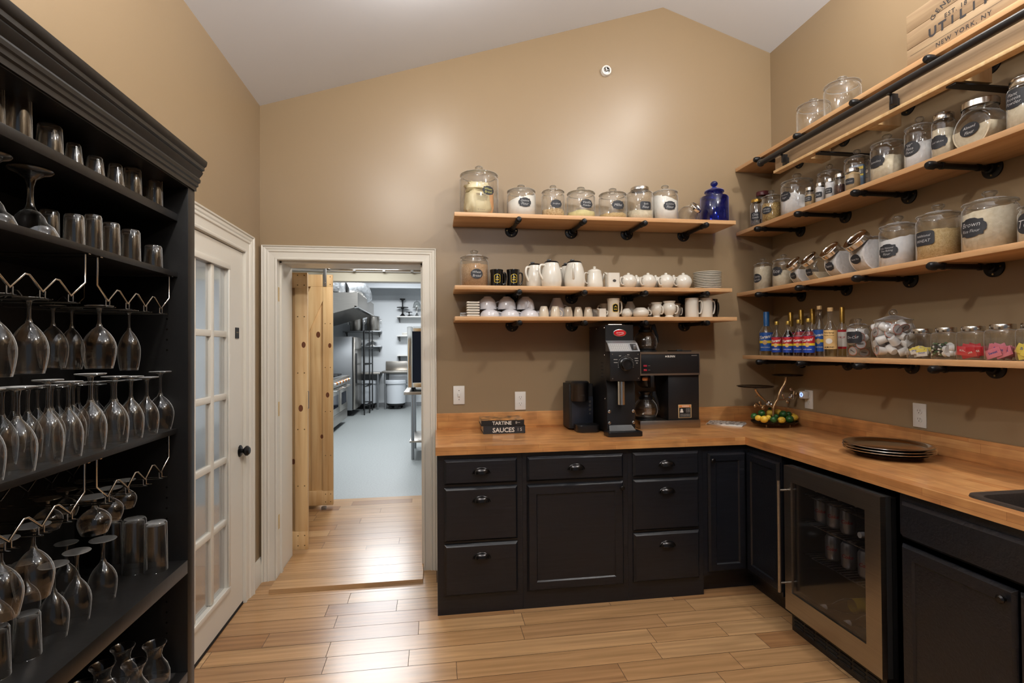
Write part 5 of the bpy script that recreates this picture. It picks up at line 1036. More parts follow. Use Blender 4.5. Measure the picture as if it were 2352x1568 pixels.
# ------------------------------------------------------------------ lowest side shelf: syrup bottles
def bottle(label, u, wpx, vtop, x, liquid, lv, cap, capm, lab, txt, group='syrup bottles on the lowest side shelf', neckwrap=False):
    p = at(u, vtop, 'X', x); zs = RZ[3]; H = p.z-zs-.001; R_ = rad_of(wpx, u, p)*1.04; r = thing('syrup_bottle', label, 'bottle', world=False, group=group)
    hb = H*.54 if H > .24 else H*.56; P = [(0, 0), (R_*.93, 0), (R_, .005), (R_, hb), (R_*.86, hb+H*.05), (R_*.5, hb+H*.13), (R_*.36, hb+H*.2), (R_*.33, H-.03), (R_*.4, H-.028), (R_*.4, H-.022)]
    obj('body', MB().lathe(P, (0, 0, 0), 26), 'clear glass', r, ang=50)
    LP_ = [(0, .004)]+[(a*.93, h) for a, h in P[1:] if h < H*lv]; top = LP_[-1][0]
    k = [i for i, (a, h) in enumerate(P) if h >= H*lv][0]; (a0, h0), (a1, h1) = P[k-1], P[k]; tt = (H*lv-h0)/(h1-h0) if h1 > h0 else 0; rr = (a0+(a1-a0)*tt)*.93
    obj('liquid', MB().lathe([(0, .004), (R_*.9, .004)]+[(a*.93, h) for a, h in P[3:k] ]+[(rr, H*lv), (0, H*lv)], (0, 0, 0), 22), liquid, r, ang=50)
    ch = .022 if not neckwrap else H*.33
    obj('cap', MB().lathe([(R_*.44, H-ch), (R_*.44, H-.003), (R_*.40, H), (0, H)], (0, 0, 0), 18), capm, r)
    if lab:
        if lab in ('blue', 'red'):
            c1, c2 = ('label blue', 'label blue') if lab == 'blue' else ('label red', 'label navy'); z0, z1 = H*.10, hb*.97; f = lambda zz: (lambda x, z: cylmap(R_+.001, zz, -PI/2)(x, z)); wv = R_*2.3; hh = z1-z0
            def strip(a, b_, off): return MB().lathe([(R_+off, z0+hh*a), (R_+off, z0+hh*b_)], (0, 0, 0), 22, a0=-PI/2-1.35, a1=-PI/2+1.35)
            la = obj('label', strip(.0, 1, .0008), c2, r); obj('label_top', strip(.56, .985, .0013), c1, la); obj('label_band', strip(.42, .56, .0016), 'label yellow', la)
            b = MB(); put_text(b, 'Torani', R_*1.95, lambda x, z: cylmap(R_+.0024, z0+hh*.76+x*.16, -PI/2)(x, z), hmax=hh*.3, bold=.03, shear=.4)
            put_text(b, txt, R_*1.5, cylmap(R_+.0024, z0+hh*.2), hmax=hh*.13, bold=.02); obj('lettering', b, 'label white', la)
            b = MB(); patch(b, outline('oval', R_*.7, hh*.26), cylmap(R_+.0020, z0+hh*.47)); obj('emblem', b, 'cap tan', la)
        else:
            z0, z1 = H*.16, hb*1.0; la = obj('label', MB().lathe([(R_+.001, z0), (R_+.001, z1)], (0, 0, 0), 22, a0=-PI/2-1.3, a1=-PI/2+1.3), lab, r)
            b = MB(); [put_text(b, s_, R_*1.5, cylmap(R_+.002, z0+(z1-z0)*zz), hmax=(z1-z0)*.12, bold=.01) for s_, zz in txt]; obj('lettering', b, 'dark bronze' if lab != 'label white' else 'label red', la)
            if lab == 'label tan': b = MB(); patch(b, outline('oval', R_*1.0, (z1-z0)*.28), cylmap(R_+.0018, z0+(z1-z0)*.42)); obj('emblem', b, 'label white', la)
            else: obj('label_edge', MB().lathe([(R_+.0014, z1-.012), (R_+.0014, z1)], (0, 0, 0), 22, a0=-PI/2-1.3, a1=-PI/2+1.3), 'label red', la); obj('label_edge', MB().lathe([(R_+.0014, z0), (R_+.0014, z0+.012)], (0, 0, 0), 22, a0=-PI/2-1.3, a1=-PI/2+1.3), 'label red', la)
    r.location = (x, p.y, zs+.0006); r.rotation_euler.z = face_cam(Vector((x, p.y, 0)), -.25); return r
sj = rjar(1737, 24, 755, 3, 'small gold-lidded jar of white paper straws nearest the corner on the lowest side shelf', x=3.42, lid='screw', lidmat='gold foil', group='jars on the lowest side shelf')
t = thing('paper_sticks', 'white paper packets crammed into the small gold-lidded jar', 'packets', world=False, group=None); b = MB()
for i in range(26):
    a = random.uniform(0, 6.3); q = .6; R_ = sj['size'][0]*.8; z = random.uniform(.02, sj['size'][1]*.5)
    c = Vector((math.cos(a)*R_*random.uniform(0, .6), math.sin(a)*R_*random.uniform(0, .6), z)); d = Vector((random.uniform(-1, 1), random.uniform(-1, 1), random.uniform(-.4, .9))).normalized()*R_*.55
    b.tube([c-d, c+d], .0018, 5)
o = obj('sticks', b, 'paper white', t); o['kind'] = 'stuff'; t.location = sj.location
bottle('tall syrup bottle with a blue label and blue neck foil', 1760, 29, 716, 3.345, 'pale liquid', .42, 0, 'cap blue', 'blue', 'FRENCH VANILLA', neckwrap=True)
bottle('small syrup bottle with red and blue label, clear liquid, beside the tall blue-labelled bottle', 1784, 23, 738, 3.30, 'pale liquid', .3, 0, 'cap gold', 'red', 'VANILLA')
bottle('small syrup bottle of black syrup with red and blue label', 1810, 24, 737, 3.30, 'dark liquid', .72, 0, 'cap gold', 'red', 'MILK CARAMEL'.replace('MILK CARAMEL', 'COCO CREAM'))
bottle('small syrup bottle of pale amber syrup, right of the black syrup', 1834, 23, 734, 3.30, 'amber liquid', .35, 0, 'cap gold', 'red', 'BREVE HAZELNUT')
bottle('small syrup bottle of reddish amber syrup, second from the black syrup', 1857, 27, 731, 3.285, 'red liquid', .55, 0, 'cap gold', 'red', 'SALTED CARAMEL')
for k, (u, vt) in enumerate(((1816, 717), (1840, 711), (1866, 709))):
    bottle('tall syrup bottle with gold neck foil in the back row, %s from the corner' % ORD[k], u, 25, vt, 3.455, ['amber liquid', 'red liquid', 'red liquid'][k], .56, 0, 'gold foil', 'red', 'ALMOND', neckwrap=True)
bottle('tall clear syrup bottle with a blue label and tan cap', 1882, 26, 702, 3.355, 'clear glass', .3, 0, 'cap tan', 'blue', 'SWEETENER')
bottle('tall clear syrup bottle with a tan coffee cup label', 1907, 30, 706, 3.30, 'pale liquid', .3, 0, 'cap tan', 'label tan', (('Pure Syrup', .86), ('NATURAL FLAVOR', .72), ('ALMOND', .1)))
bottle('tall syrup bottle with gold neck foil and a white label with red edges', 1934, 25, 705, 3.40, 'pale liquid', .5, 0, 'gold foil', 'label white', (('SYRUP', .6),), neckwrap=True)
# coffee pod jars
def pod_proto():
    r = thing('coffee_pod', 'x', 'coffee pod', world=False)
    obj('cup', MB().lathe([(0, 0), (.0165, 0), (.018, .002), (.0215, .040), (.0215, .041)], (0, 0, 0), 18), 'pod white', r, ang=50)
    l_ = obj('lid', MB().lathe([(.0215, .041), (.0245, .0412), (.0245, .0425), (.0215, .0428), (0, .0428)], (0, 0, 0), 20), 'pod foil', r, ang=40)
    obj('lid_ring', MB().lathe([(.0244, .0431), (.0222, .0431)], (0, 0, 0), 20), 'pod orange', l_); 
    b = MB(); put_text(b, 'COFFEE', .026, lambda x, z: (x, -z, .0433), bold=.02); obj('lettering', b, 'dark bronze', l_); return r
pd = pod_proto()
dj = rjar(1971, 52, 731, 3, 'glass jar of decaf coffee pods with a square chalk label', x=3.37, text='De-Caff', tk='rect', tz=.66, tw=1.15, off=-.5, group='jars on the lowest side shelf')
p = at(2047, 709, 'X', 3.36); R_ = rad_of(100, 2047, p); H = p.z-RZ[3]; bjr = thing('bowl_jar', 'big round bellied glass jar full of white coffee pods', 'jar', world=False, group='jars on the lowest side shelf')
hb = H*.74; obj('body', MB().lathe([(0, 0), (R_*.66, 0), (R_*.74, .004), (R_*.92, hb*.2), (R_, hb*.5), (R_*.98, hb*.7), (R_*.86, hb*.9), (R_*.80, hb*.97), (R_*.83, hb), (R_*.80, hb)], (0, 0, 0), 38), 'clear glass', bjr, ang=60)
l_ = obj('lid', MB().lathe([(R_*.72, hb-.006), (R_*.74, hb+.003), (R_*.87, hb+.004), (R_*.87, hb+.008), (R_*.7, hb+.012), (R_*.4, hb+.024), (R_*.16, hb+.03)], (0, 0, 0), 34), 'clear glass', bjr, ang=60); obj('knob', MB().ball((0, 0, H-.019), .019, sz=.95), 'thick glass', l_, ang=80)
bjr.location = (3.37, p.y, RZ[3]+.0006); bjr['size'] = (R_, H)
def fill_pods(j, n, R_, z0, z1, lb, grp, sd, pr=.024):
    rnd = random.Random(sd); done = []; tries = 0
    while len(done) < n and tries < 9000:
        tries += 1; a = rnd.uniform(0, 2*PI); q = R_*math.sqrt(rnd.random()); z = z0+(z1-z0)*(tries/9000)**.6 if tries > 1500 else rnd.uniform(z0, z0+(z1-z0)*.5); c = Vector((q*math.cos(a), q*math.sin(a), z))
        if all((c-d).length > pr*1.62 for d in done): done.append(c)
    for i, c in enumerate(done):
        e = Matrix.Rotation(rnd.uniform(0, 6.3), 4, 'Z') @ Matrix.Rotation(rnd.uniform(.9, 2.4), 4, 'X') @ Matrix.Rotation(rnd.uniform(0, 6.3), 4, 'Z')
        off = (e @ Vector((0, 0, .0215))); o = dup(pd, Vector(j.location)+c-off, 0, lb, grp, rot=e.to_euler())
fill_pods(bjr, 46, R_-.029, .030, hb*.90, 'white coffee pod piled in the big round bellied jar', 'coffee pods in the big round jar', 4)
R_, H = dj['size']; fill_pods(dj, 14, R_-.027, .028, H*.66, 'white coffee pod inside the jar marked decaf', 'coffee pods in the decaf jar', 9)
kill(pd)
# square jars with steel lids
def sq_jar(label, u, wpx, vtop, x=3.37):
    p = at(u, vtop, 'X', x); zs = RZ[3]; H = p.z-zs-.001; w_ = rad_of(wpx, u, p)*.95; r = thing('square_jar', label, 'jar', world=False, group='square steel-lidded jars on the lowest side shelf'); lh = .022; hb = H-lh
    b = MB(); prev = None
    for k_, z in ((.90, 0), (1, .006), (1, hb-.014), (.9, hb-.002), (.76, hb)):
        ring = [b._v((x_, y_, z)) for x_, y_ in rrect(-w_*k_, w_*k_, -w_*k_, w_*k_, w_*.38*k_, 5)]
        if prev:
            for i in range(len(ring)): b.face([prev[i], prev[(i+1) % len(ring)], ring[(i+1) % len(ring)], ring[i]])
        else: b.face(ring)
        prev = ring
    obj('body', b, 'clear glass', r, ang=50); obj('lid', MB().lathe([(w_*.86, hb), (w_*.87, hb+.001), (w_*.87, H-.002), (w_*.84, H), (0, H)], (0, 0, 0), 32), 'brushed lid steel', r)
    r.location = (x, p.y, zs+.0006); r.rotation_euler.z = -PI/2+.22; r['size'] = (w_, H); return r
def packets(j, n, m, m2, lb, grp, txt, tm, sz=(.045, .03), zmax=.5, sd=1):
    rnd = random.Random(sd); w_, H = j['size']; pr = thing('sugar_packet', 'x', 'packet', world=False); a, c = sz
    obj('packet', MB().hexa([(-a/2, -.0012, 0), (a/2, -.0012, 0), (a/2, .0012, 0), (-a/2, .0012, 0)], [(-a/2, -.0005, c), (a/2, -.0005, c), (a/2, .0005, c), (-a/2, .0005, c)]) and None or MB().box(-a/2, a/2, -.0011, .0011, -c/2, c/2, .0005), m, pr)
    b = MB(); put_text(b, txt, a*.6, lambda x, z: (x, -.0016, z+.002), hmax=c*.3, bold=.02); obj('lettering', b, tm, pr)
    if m2: obj('stripe', MB().box(-a*.49, a*.49, -.0014, -.00115, c*.18, c*.48), m2, pr)
    for i in range(n):
        s_ = (-1, 0, 1)[i % 3]*.42*w_ + rnd.uniform(-.1, .1)*w_; lay = (i//3)/(max(1, n//3))
        o = dup(pr, Vector(j.location)+Matrix.Rotation(j.rotation_euler.z, 3, 'Z') @ Vector((s_*.8, w_*(-.62+1.15*lay), c*.5+.008+rnd.uniform(0, H*zmax*.25))), 0, lb, grp, rot=(rnd.uniform(-.25, .25), rnd.uniform(-.5, .5), j.rotation_euler.z+rnd.uniform(-.25, .25)))
        o['category'] = 'packet'
    kill(pr)
j1 = sq_jar('square jar of white and yellow sweetener packets, first of the steel-lidded row', 2117, 58, 755); packets(j1, 15, 'label white', 'packet yellow', 'white and yellow sweetener packet in the first square jar', 'white and yellow sweetener packets', 'Sweet', 'label navy', sd=2)
j2 = sq_jar('square jar of creamer tubs beside the white and yellow packets', 2173, 59, 752)
j3 = sq_jar('square jar of red packets, third of the steel-lidded row', 2235, 66, 749); packets(j3, 12, 'packet red', None, 'red sugar packet in the third square jar', 'red sugar packets', 'SUGAR', 'label white', (.06, .038), sd=3)
j4 = sq_jar('square jar of pink sweetener packets, fourth of the steel-lidded row', 2303, 74, 744); packets(j4, 15, 'packet pink', None, 'pink sweetener packet in the fourth square jar', 'pink sweetener packets', 'Sweet', 'label navy', (.06, .038), sd=4)
j5 = sq_jar('square jar of pale yellow packets cut by the right picture edge', 2376, 76, 741); packets(j5, 12, 'packet yellow', None, 'pale yellow packet in the last square jar', 'pale yellow packets', 'Sweet', 'label blue', (.06, .038), sd=5)
w_, H = j2['size']; ct = thing('creamer_tub', 'small white creamer tub in the second square jar', 'creamer tub', world=False, group='creamer tubs in the second square jar'); obj('tub', MB().lathe([(0, 0), (.012, 0), (.016, .016), (.0185, .0165), (.0185, .018), (0, .018)], (0, 0, 0), 18), 'pod white', ct)
for i in range(9):
    q = Matrix.Rotation(j2.rotation_euler.z, 3, 'Z') @ Vector((w_*(.1+.42*(i % 2)), w_*(-.55+.5*((i//2) % 3)), .022+.024*(i//6)+.004*(i % 3)))
    dup(ct, Vector(j2.location)+q, 0, None, None, rot=(1.2+.3*(i % 3), .3*i, i))
kill(ct)
tb = thing('herb_pouch', 'black pouch with white flowers and green leaves in the second square jar', 'pouch', world=False); obj('pouch', blob((0, 0, .035), .030, .020, .030, .2, 6, 4), 'black ceramic', tb)
b = MB()
for i in range(16): b.ball((random.uniform(-.026, .03), -.019+random.uniform(-.004, .006), .012+random.uniform(0, .055)), .0045, seg=8, rows=5)
o = obj('blossom', b, 'label white', tb); o['kind'] = 'stuff'
b = MB()
for i in range(20): b.ball((random.uniform(-.028, .032), -.018+random.uniform(-.003, .006), .010+random.uniform(0, .06)), .004, sx=1.8, sy=.5, seg=8, rows=5)
o = obj('leaf_print', b, 'pod green', tb); o['kind'] = 'stuff'
tb.location = Vector(j2.location)+Matrix.Rotation(j2.rotation_euler.z, 3, 'Z') @ Vector((-w_*.42, -w_*.25, .004)); tb.rotation_euler.z = j2.rotation_euler.z
# ================================================================== ON THE COUNTERTOP
CT = .9146
# pod brewer
r = thing('pod_coffee_maker', 'slim black single-cup pod coffee maker, leftmost machine on the countertop', 'coffee maker', (2.03, -.15, CT))
b = MB(); b.prism(rrect(1.945, 2.108, -.20, -.03, .012), 'Z', CT+.012, 1.212, .004); obj('body', b, 'matte black', r)
obj('front_panel', MB().box(1.962, 2.104, -.203, -.2005, CT+.03, 1.13, .001), 'dark blue plastic', r)
hx = 2.018; b = MB(); b.lathe([(0, 1.105), (.054, 1.105), (.058, 1.112), (.058, 1.20), (.060, 1.203), (.060, 1.226), (.052, 1.232), (0, 1.232)], (hx-.005, -.205, 0), 30); b.box(hx-.062, hx+.052, -.205, -.06, 1.205, 1.226, .004); obj('brew_head', b, 'black plastic', r)
b = MB(); b.prism(rrect(1.972, 2.118, -.315, -.19, .03), 'Z', CT, CT+.045, .004); obj('drip_tray', b, 'black plastic', r)
for k, z in enumerate((1.098, 1.072, 1.046, 1.020)): obj('button', MB().lathe([(.0085 if k < 3 else .006, 0), (.0085 if k < 3 else .006, .0015), (0, .0018)], (2.083, -.2035, z), 18, (0, -1, 0)), 'outlet slot', r)
b = MB(); put_text(b, 'KEURIG', .03, lambda x, z: (hx-.005+.0588*math.sin(x/.0588), -.205-.0588*math.cos(x/.0588), z+1.145), spacing=1.2); obj('lettering', b, 'outlet slot', r)
# coffee grinder
r = thing('coffee_grinder', 'tall black commercial coffee grinder with a red oval badge and big dial', 'coffee grinder', (2.22, -.25, CT))
X0, X1 = 2.132, 2.312
b = MB(); b.prism([(-.40, CT+.03), (-.40, 1.20), (-.385, 1.235), (-.385, 1.43), (-.38, 1.478), (-.38, 1.587), (-.04, 1.587), (-.04, CT+.012), (-.30, CT+.012)], 'X', X0, X1, .002); obj('housing', b, 'black metal', r, ang=30)
b = MB(); b.hexa([(X0-.002, -.468, 1.424), (X1+.008, -.468, 1.424), (X1+.008, -.386, 1.424), (X0-.002, -.386, 1.424)], [(X0-.002, -.42, 1.474), (X1+.008, -.42, 1.474), (X1+.008, -.386, 1.49), (X0-.002, -.386, 1.49)]); obj('switch_panel', b, 'steel dull', r, ang=20)
def pf(x, t, o=.001): return (X0+x, -.468+.048*t-o, 1.424+.05*t+.0*o)
b = MB()
for i in range(10): b.poly([pf(.008+.0125*i, .1), pf(.0093+.0125*i, .1), pf(.0093+.0125*i, .85), pf(.008+.0125*i, .85)])
for k in range(7): b.poly([pf(.008, .1+.125*k), pf(.122, .1+.125*k), pf(.122, .118+.125*k), pf(.008, .118+.125*k)])
o = obj('grind_chart', b, 'label white', r); o['kind'] = 'stuff'
b = MB(); b.hexa([pf(.138, .12, .002), pf(.176, .12, .002), pf(.176, .12, -.01), pf(.138, .12, -.01)], [pf(.138, .9, .002), pf(.176, .9, .002), pf(.176, .9, -.01), pf(.138, .9, -.01)]); sw = obj('power_switch', b, 'black plastic', r, ang=20)
obj('rocker', MB().hexa([pf(.148, .25, .006), pf(.168, .25, .006), pf(.168, .25, 0), pf(.148, .25, 0)], [pf(.148, .8, .003), pf(.168, .8, .003), pf(.168, .8, 0), pf(.148, .8, 0)]) and MB().box(X0+.148, X0+.168, -.462, -.446, 1.436, 1.462, .002), 'steel dull', sw)
b = MB(); b.box(X0-.002, X1+.008, -.470, -.386, 1.245, 1.423, .002); dp = obj('dial_plate', b, 'black metal', r)
DC = Vector(((X0+X1)/2+.006, -.471, 1.345))
obj('dial_knob', MB().lathe([(.040, 0), (.040, .006), (.034, .010), (.034, .030), (.031, .034), (.026, .034), (.026, .028), (0, .028)], DC, 36, (0, -1, 0)), 'black plastic', r)
b = MB()
for i in range(21):
    a = math.radians(200-220*i/20); r0, r1 = .046, .050+(.003 if i % 5 == 0 else 0); c_, s_ = math.cos(a), math.sin(a)
    b.poly([(DC.x+r0*c_-.0006*s_, -.4708, DC.z+r0*s_+.0006*c_), (DC.x+r1*c_-.0006*s_, -.4708, DC.z+r1*s_+.0006*c_), (DC.x+r1*c_+.0006*s_, -.4708, DC.z+r1*s_-.0006*c_), (DC.x+r0*c_+.0006*s_, -.4708, DC.z+r0*s_-.0006*c_)])
for tx, x, z in (('TURKISH', -.064, .012), ('ESPRESSO', -.064, .030), ('DRIP', -.036, .052), ('PERC', .016, .058), ('COARSE', .066, .036), ('FRENCH', .068, .022), ('REG', .070, .008)): put_text(b, tx, .024, lambda p, q: (DC.x+x+p, -.4708, DC.z+z+q), hmax=.0045, bold=.02)
o = obj('dial_scale', b, 'label white', r); o['kind'] = 'stuff'
b = MB()
for x in (X0+.012, X1-.006):
    for z in (1.26, 1.405): obj('panel_screw', MB().lathe([(.0042, 0), (.0035, .0025), (0, .003)], (x, -.470, z), 12, (0, -1, 0)), 'chrome', r)
for x in (X0+.014, X1-.012):
    for z in (.985, 1.055): obj('panel_bolt', MB().lathe([(.010, 0), (.010, .002), (.007, .003), (.007, .007), (0, .008)], (x, -.4005, z), 18, (0, -1, 0)), 'chrome', r)
b = MB(); b.lathe([(.0235, 1.10), (.0235, 1.24)], (DC.x-.018, -.435, 0), 28); b.lathe([(.0215, 1.24), (.0215, 1.10), (.0235, 1.10)], (DC.x-.018, -.435, 0), 28); obj('discharge_chute', b, 'chrome', r, ang=50)
bd = obj('badge', MB().lathe([(.043, 0), (.043, .002), (.040, .003), (0, .003)], ((X0+X1)/2+.002, -.380, 1.537), 36, (0, -1, 0), 1, .52), 'chrome', r)
e_ = obj('badge_face', MB().lathe([(.0395, .0032), (0, .0032)], ((X0+X1)/2+.002, -.380, 1.537), 36, (0, -1, 0), 1, .50), 'red enamel', bd)
b = MB(); put_text(b, 'American', .05, lambda x, z: ((X0+X1)/2+.002+x, -.3838, 1.540+z+.08*x), shear=.4, hmax=.014); b.add([(-.024, -.010, 0), (.0, -.0125, 0), (.026, -.006, 0), (.03, -.002, 0), (.024, -.0035, 0), (0, -.010, 0)], [(0, 1, 2, 3, 4, 5)], lambda p: ((X0+X1)/2+p[0], -.3838, 1.537+p[1])); obj('badge_lettering', b, 'label white', bd)
b = MB()
for k in range(5): b.box(X0-.0007, X0+.001, -.33, -.29, 1.26+.022*k, 1.267+.022*k)
o = obj('vent', b, 'rubber black', r); o['kind'] = 'stuff'
for y, z in ((-.36, 1.57), (-.20, 1.57), (-.06, 1.57), (-.36, 1.40), (-.36, 1.13)): obj('side_screw', MB().lathe([(.004, 0), (.003, .002), (0, .0022)], (X0, y, z), 10, (-1, 0, 0)), 'chrome', r)
b = MB(); b.cyl(((X0+X1)/2-.045, -.30, 1.592), ((X0+X1)/2+.045, -.30, 1.592), .004); b.box(X0+.03, X1-.03, -.32, -.10, 1.587, 1.590); obj('hopper_lid', b, 'chrome', r)
b = MB(); b.prism(rrect(X0-.026, X1+.008, -.503, -.40, .012), 'Z', CT, CT+.028, .003); obj('catch_tray', b, 'black plastic', r)
b = MB(); b.hexa([(X0+.018, -.45, CT+.0285), (X1-.03, -.45, CT+.0285), (X1-.03, -.402, CT+.0285), (X0+.018, -.402, CT+.0285)], [(X0-.004, -.452, CT+.0287), (X1-.016, -.452, CT+.0287), (X1-.026, -.402, CT+.056), (X0+.012, -.402, CT+.056)]); obj('scoop_plate', b, 'steel dull', r, ang=20)
# drip brewer
r = thing('drip_coffee_machine', 'black and steel two-burner drip coffee machine', 'coffee machine', (2.62, -.15, CT)); BX0, BX1 = 2.410, 2.828
b = MB(); b.box(BX0, BX1, -.24, -.03, CT, .966, .002); obj('base', b, 'brushed steel', r)
obj('tower', MB().box(2.612, BX1-.001, -.225, -.032, .9665, 1.263, .001), 'black metal', r)
b = MB(); b.box(BX0+.002, BX1, -.238, -.03, 1.2635, 1.414, .002); hd = obj('head', b, 'black metal', r)
b = MB()
for x0, x1, z0, z1 in ((BX0+.002, BX1, 1.402, 1.4165), (BX0+.002, BX1, 1.2625, 1.2745), (BX0+.002, BX0+.008, 1.2745, 1.402), (BX1-.006, BX1, 1.2745, 1.402)): b.box(x0, x1, -.2415, -.2382, z0, z1)
obj('trim_strip', b, 'brushed steel', hd)
b = MB(); put_text(b, 'BUNN', .052, lambda x, z: (2.628+x, -.2388, 1.386+z), bold=.03, spacing=1.1); b.lathe([(.0055, 0), (0, 0)], (2.592, -.2388, 1.386), 14, (0, -1, 0)); put_text(b, 'POUR-OMATIC', .045, lambda x, z: (2.79+x, -.2388, 1.391+z), hmax=.004); obj('lettering', b, 'label white', hd)
for z in (1.298, 1.326):
    k = obj('rocker_switch', MB().box(2.434, 2.458, -.244, -.2385, z-.006, z+.006, .002), 'red lamp', r)
    b = MB(); put_text(b, 'POWER', .016, lambda x, q: (2.474+x, -.2388, z+q), hmax=.0035); obj('lettering', b, 'label white', k)
b = MB(); b.lathe([(.066, 1.263), (.066, 1.225), (.06, 1.215), (.045, 1.188), (.03, 1.178), (0, 1.176)], (2.487, -.15, 0), 32); b.box(2.474, 2.5, -.262, -.21, 1.185, 1.262, .003); obj('brew_funnel', b, 'black plastic', r)
b = MB(); patch(b, outline('rect', .058, .02), lambda x, z: (2.466+.0668*math.sin(x/.0668), -.15-.0668*math.cos(x/.0668), 1.238+z)); obj('funnel_label', b, 'sign orange', r)
b = MB(); b.lathe([(.068, 0), (.068, .008), (.06, .010), (0, .010)], (2.487, -.145, .9665), 32); obj('burner_plate', b, 'matte black', r)
b = MB(); b.lathe([(.075, 0), (.075, .008), (.066, .010), (0, .010)], (2.495, -.13, 1.4170), 32); obj('burner_plate', b, 'matte black', r)
b = MB(); b.prism([(2.69, 1.4172), (2.785, 1.4172), (2.785, 1.424), (2.69, 1.424)], 'Y', -.21, -.05); b.box(2.68, 2.72, -.215, -.2, 1.418, 1.43, .002); obj('fill_lid', b, 'matte black', r)
sg = obj('warning_sticker', MB().box(2.680, 2.772, -.2268, -.2256, .978, 1.066, .0004), 'spice tan', r)
obj('warning_band', MB().box(2.686, 2.766, -.2276, -.2269, 1.048, 1.062), 'sign orange', sg); obj('warning_field', MB().box(2.686, 2.766, -.2276, -.2269, .982, 1.046), 'matte black', sg)
b = MB(); put_text(b, 'WARNING', .05, lambda x, z: (2.73+x, -.228, 1.055+z), bold=.03); 
for k in range(4): put_text(b, 'HOT LIQUID', .032, lambda x, z: (2.747+x, -.228, 1.038-.007*k+z), hmax=.004)
for k in range(3): put_text(b, 'TO AVOID SCALDING KEEP CLEAR', .07, lambda x, z: (2.726+x, -.228, 1.003-.007*k+z), hmax=.004)
b.ball((2.703, -.2275, 1.030), .009, sy=.1, seg=10, rows=6); b.box(2.692, 2.714, -.2282, -.2278, 1.014, 1.024); obj('warning_print', b, 'label white', sg)
def pot(label, loc, rz):
    r = thing('coffee_pot', label, 'coffee pot', world=False, group='glass coffee pots of the drip machine')
    obj('bowl', MB().lathe([(0, .001), (.060, 0), (.068, .008), (.077, .035), (.079, .055), (.072, .085), (.055, .110), (.038, .126), (.036, .132)], (0, 0, 0), 34), 'smoky glass', r, ang=60)
    obj('base_ring', MB().lathe([(.0, .0), (.066, -.0), (.070, .010), (.068, .011)], (0, 0, 0), 30), 'matte black', r)
    b = MB(); b.lathe([(.037, .120), (.045, .122), (.045, .136), (.036, .140), (.031, .152), (.040, .168), (.040, .172), (.030, .174), (.0, .160)], (0, 0, 0), 28); b.prism([(-.038, .152), (-.050, .172), (-.030, .172)], 'Y', -.012, .012); obj('collar', b, 'black plastic', r)
    b = MB(); b.prism([(.040, .138), (.044, .172), (.062, .176), (.068, .165), (.086, .09), (.089, .050), (.080, .048), (.072, .10), (.058, .138)], 'Y', -.011, .011, .003); obj('handle', b, 'black plastic', r)
    b = MB()
    for k in range(9): put_text(b, ('CAUTION', 'HOT CONTENTS', 'DO NOT BOIL', 'DRY OR EMPTY', 'NO OPEN FLAME', 'HANDLE WITH', 'CARE REPLACE', 'IF CHIPPED', 'OR CRACKED')[k], .036, lambda x, z: ((.0785-.0006*abs(k-5)*2)*math.sin(x/.078+.15), -(.0795-.00035*(k-5)**2)*math.cos(x/.078+.15), .090-.0072*k+z), hmax=.005)
    obj('caution_print', b, 'label white', r); r.location = loc; r.rotation_euler.z = rz; return r
pot('glass coffee pot with black collar on top of the drip machine', (2.495, -.13, 1.4276), -.25)
pot('glass coffee pot with black collar on the lower burner of the drip machine', (2.487, -.145, .9772), -.25)
# books
def book(label, x0, x1, y0, y1, z0, z1, rz, cover, title, tsz, coverm, tmat='label white', extra=None):
    c = Vector(((x0+x1)/2, (y0+y1)/2, z0)); r = thing('cookbook', label, 'book', world=False, group='stacked cookbooks'); a, d, h = (x1-x0)/2, (y1-y0)/2, z1-z0
    b = MB(); b.box(-a, a, -d, d, h-.003, h, .0005); obj('front_cover', b, cover, r)
    b = MB(); b.box(-a, a, -d, d, 0, .003, .0005); obj('back_cover', b, coverm, r)
    s_ = obj('spine', MB().box(-a, a, -d-.0002, -d+.004, .003, h-.003), coverm, r); obj('page_block', MB().box(-a+.004, a-.004, -d+.005, d-.004, .0031, h-.0031), 'page edge', r)
    b = MB(); put_text(b, title, tsz, lambda x, z: (x-a*.04, -d-.0012, h*.47+z), hmax=h*.6, bold=.02)
    if extra: [put_text(b, t_, w_, lambda x, z: (xo+x, -d-.0012, h*.5+z), hmax=h*.4) for t_, w_, xo in extra]
    obj('lettering', b, tmat, s_); r.location = c; r.rotation_euler.z = rz; return r
book('thick dark cookbook titled sauces, the lower of the two stacked books', 1.384, 1.648, -.25, -.05, CT, CT+.049, 0, 'book dark', 'SAUCES', .17, 'book dark', extra=(('S', .012, .105), ('|', .002, .086)))
book('cookbook titled tartine with bread photos on its cover, the upper of the two stacked books', 1.372, 1.642, -.252, -.05, CT+.0495, CT+.086, -.012, 'cookbook cover', 'TARTINE', .13, 'matte black', extra=(('CHAD', .018, .100), ('II', .008, .085)))
# magazines
mg = None
for k in range(4):
    o = obj('magazine', MB().prism([(-.085, -.115), (.085, -.115), (.085, .115), (-.085, .115)], 'Z', 0, .0025), 'magazine print' if k == 3 else 'paper white', smooth=False)
    o.location = (3.075, -.135, CT+.0028*k); o.rotation_euler.z = .82+.04*k+PI/2*0; tag(o, 'thin printed leaflet in the pile near the fruit stand, ' + ('topmost, black and white print' if k == 3 else ['lowest', 'second from the bottom', 'third from the bottom'][k]), 'leaflet', 'leaflets on the countertop')
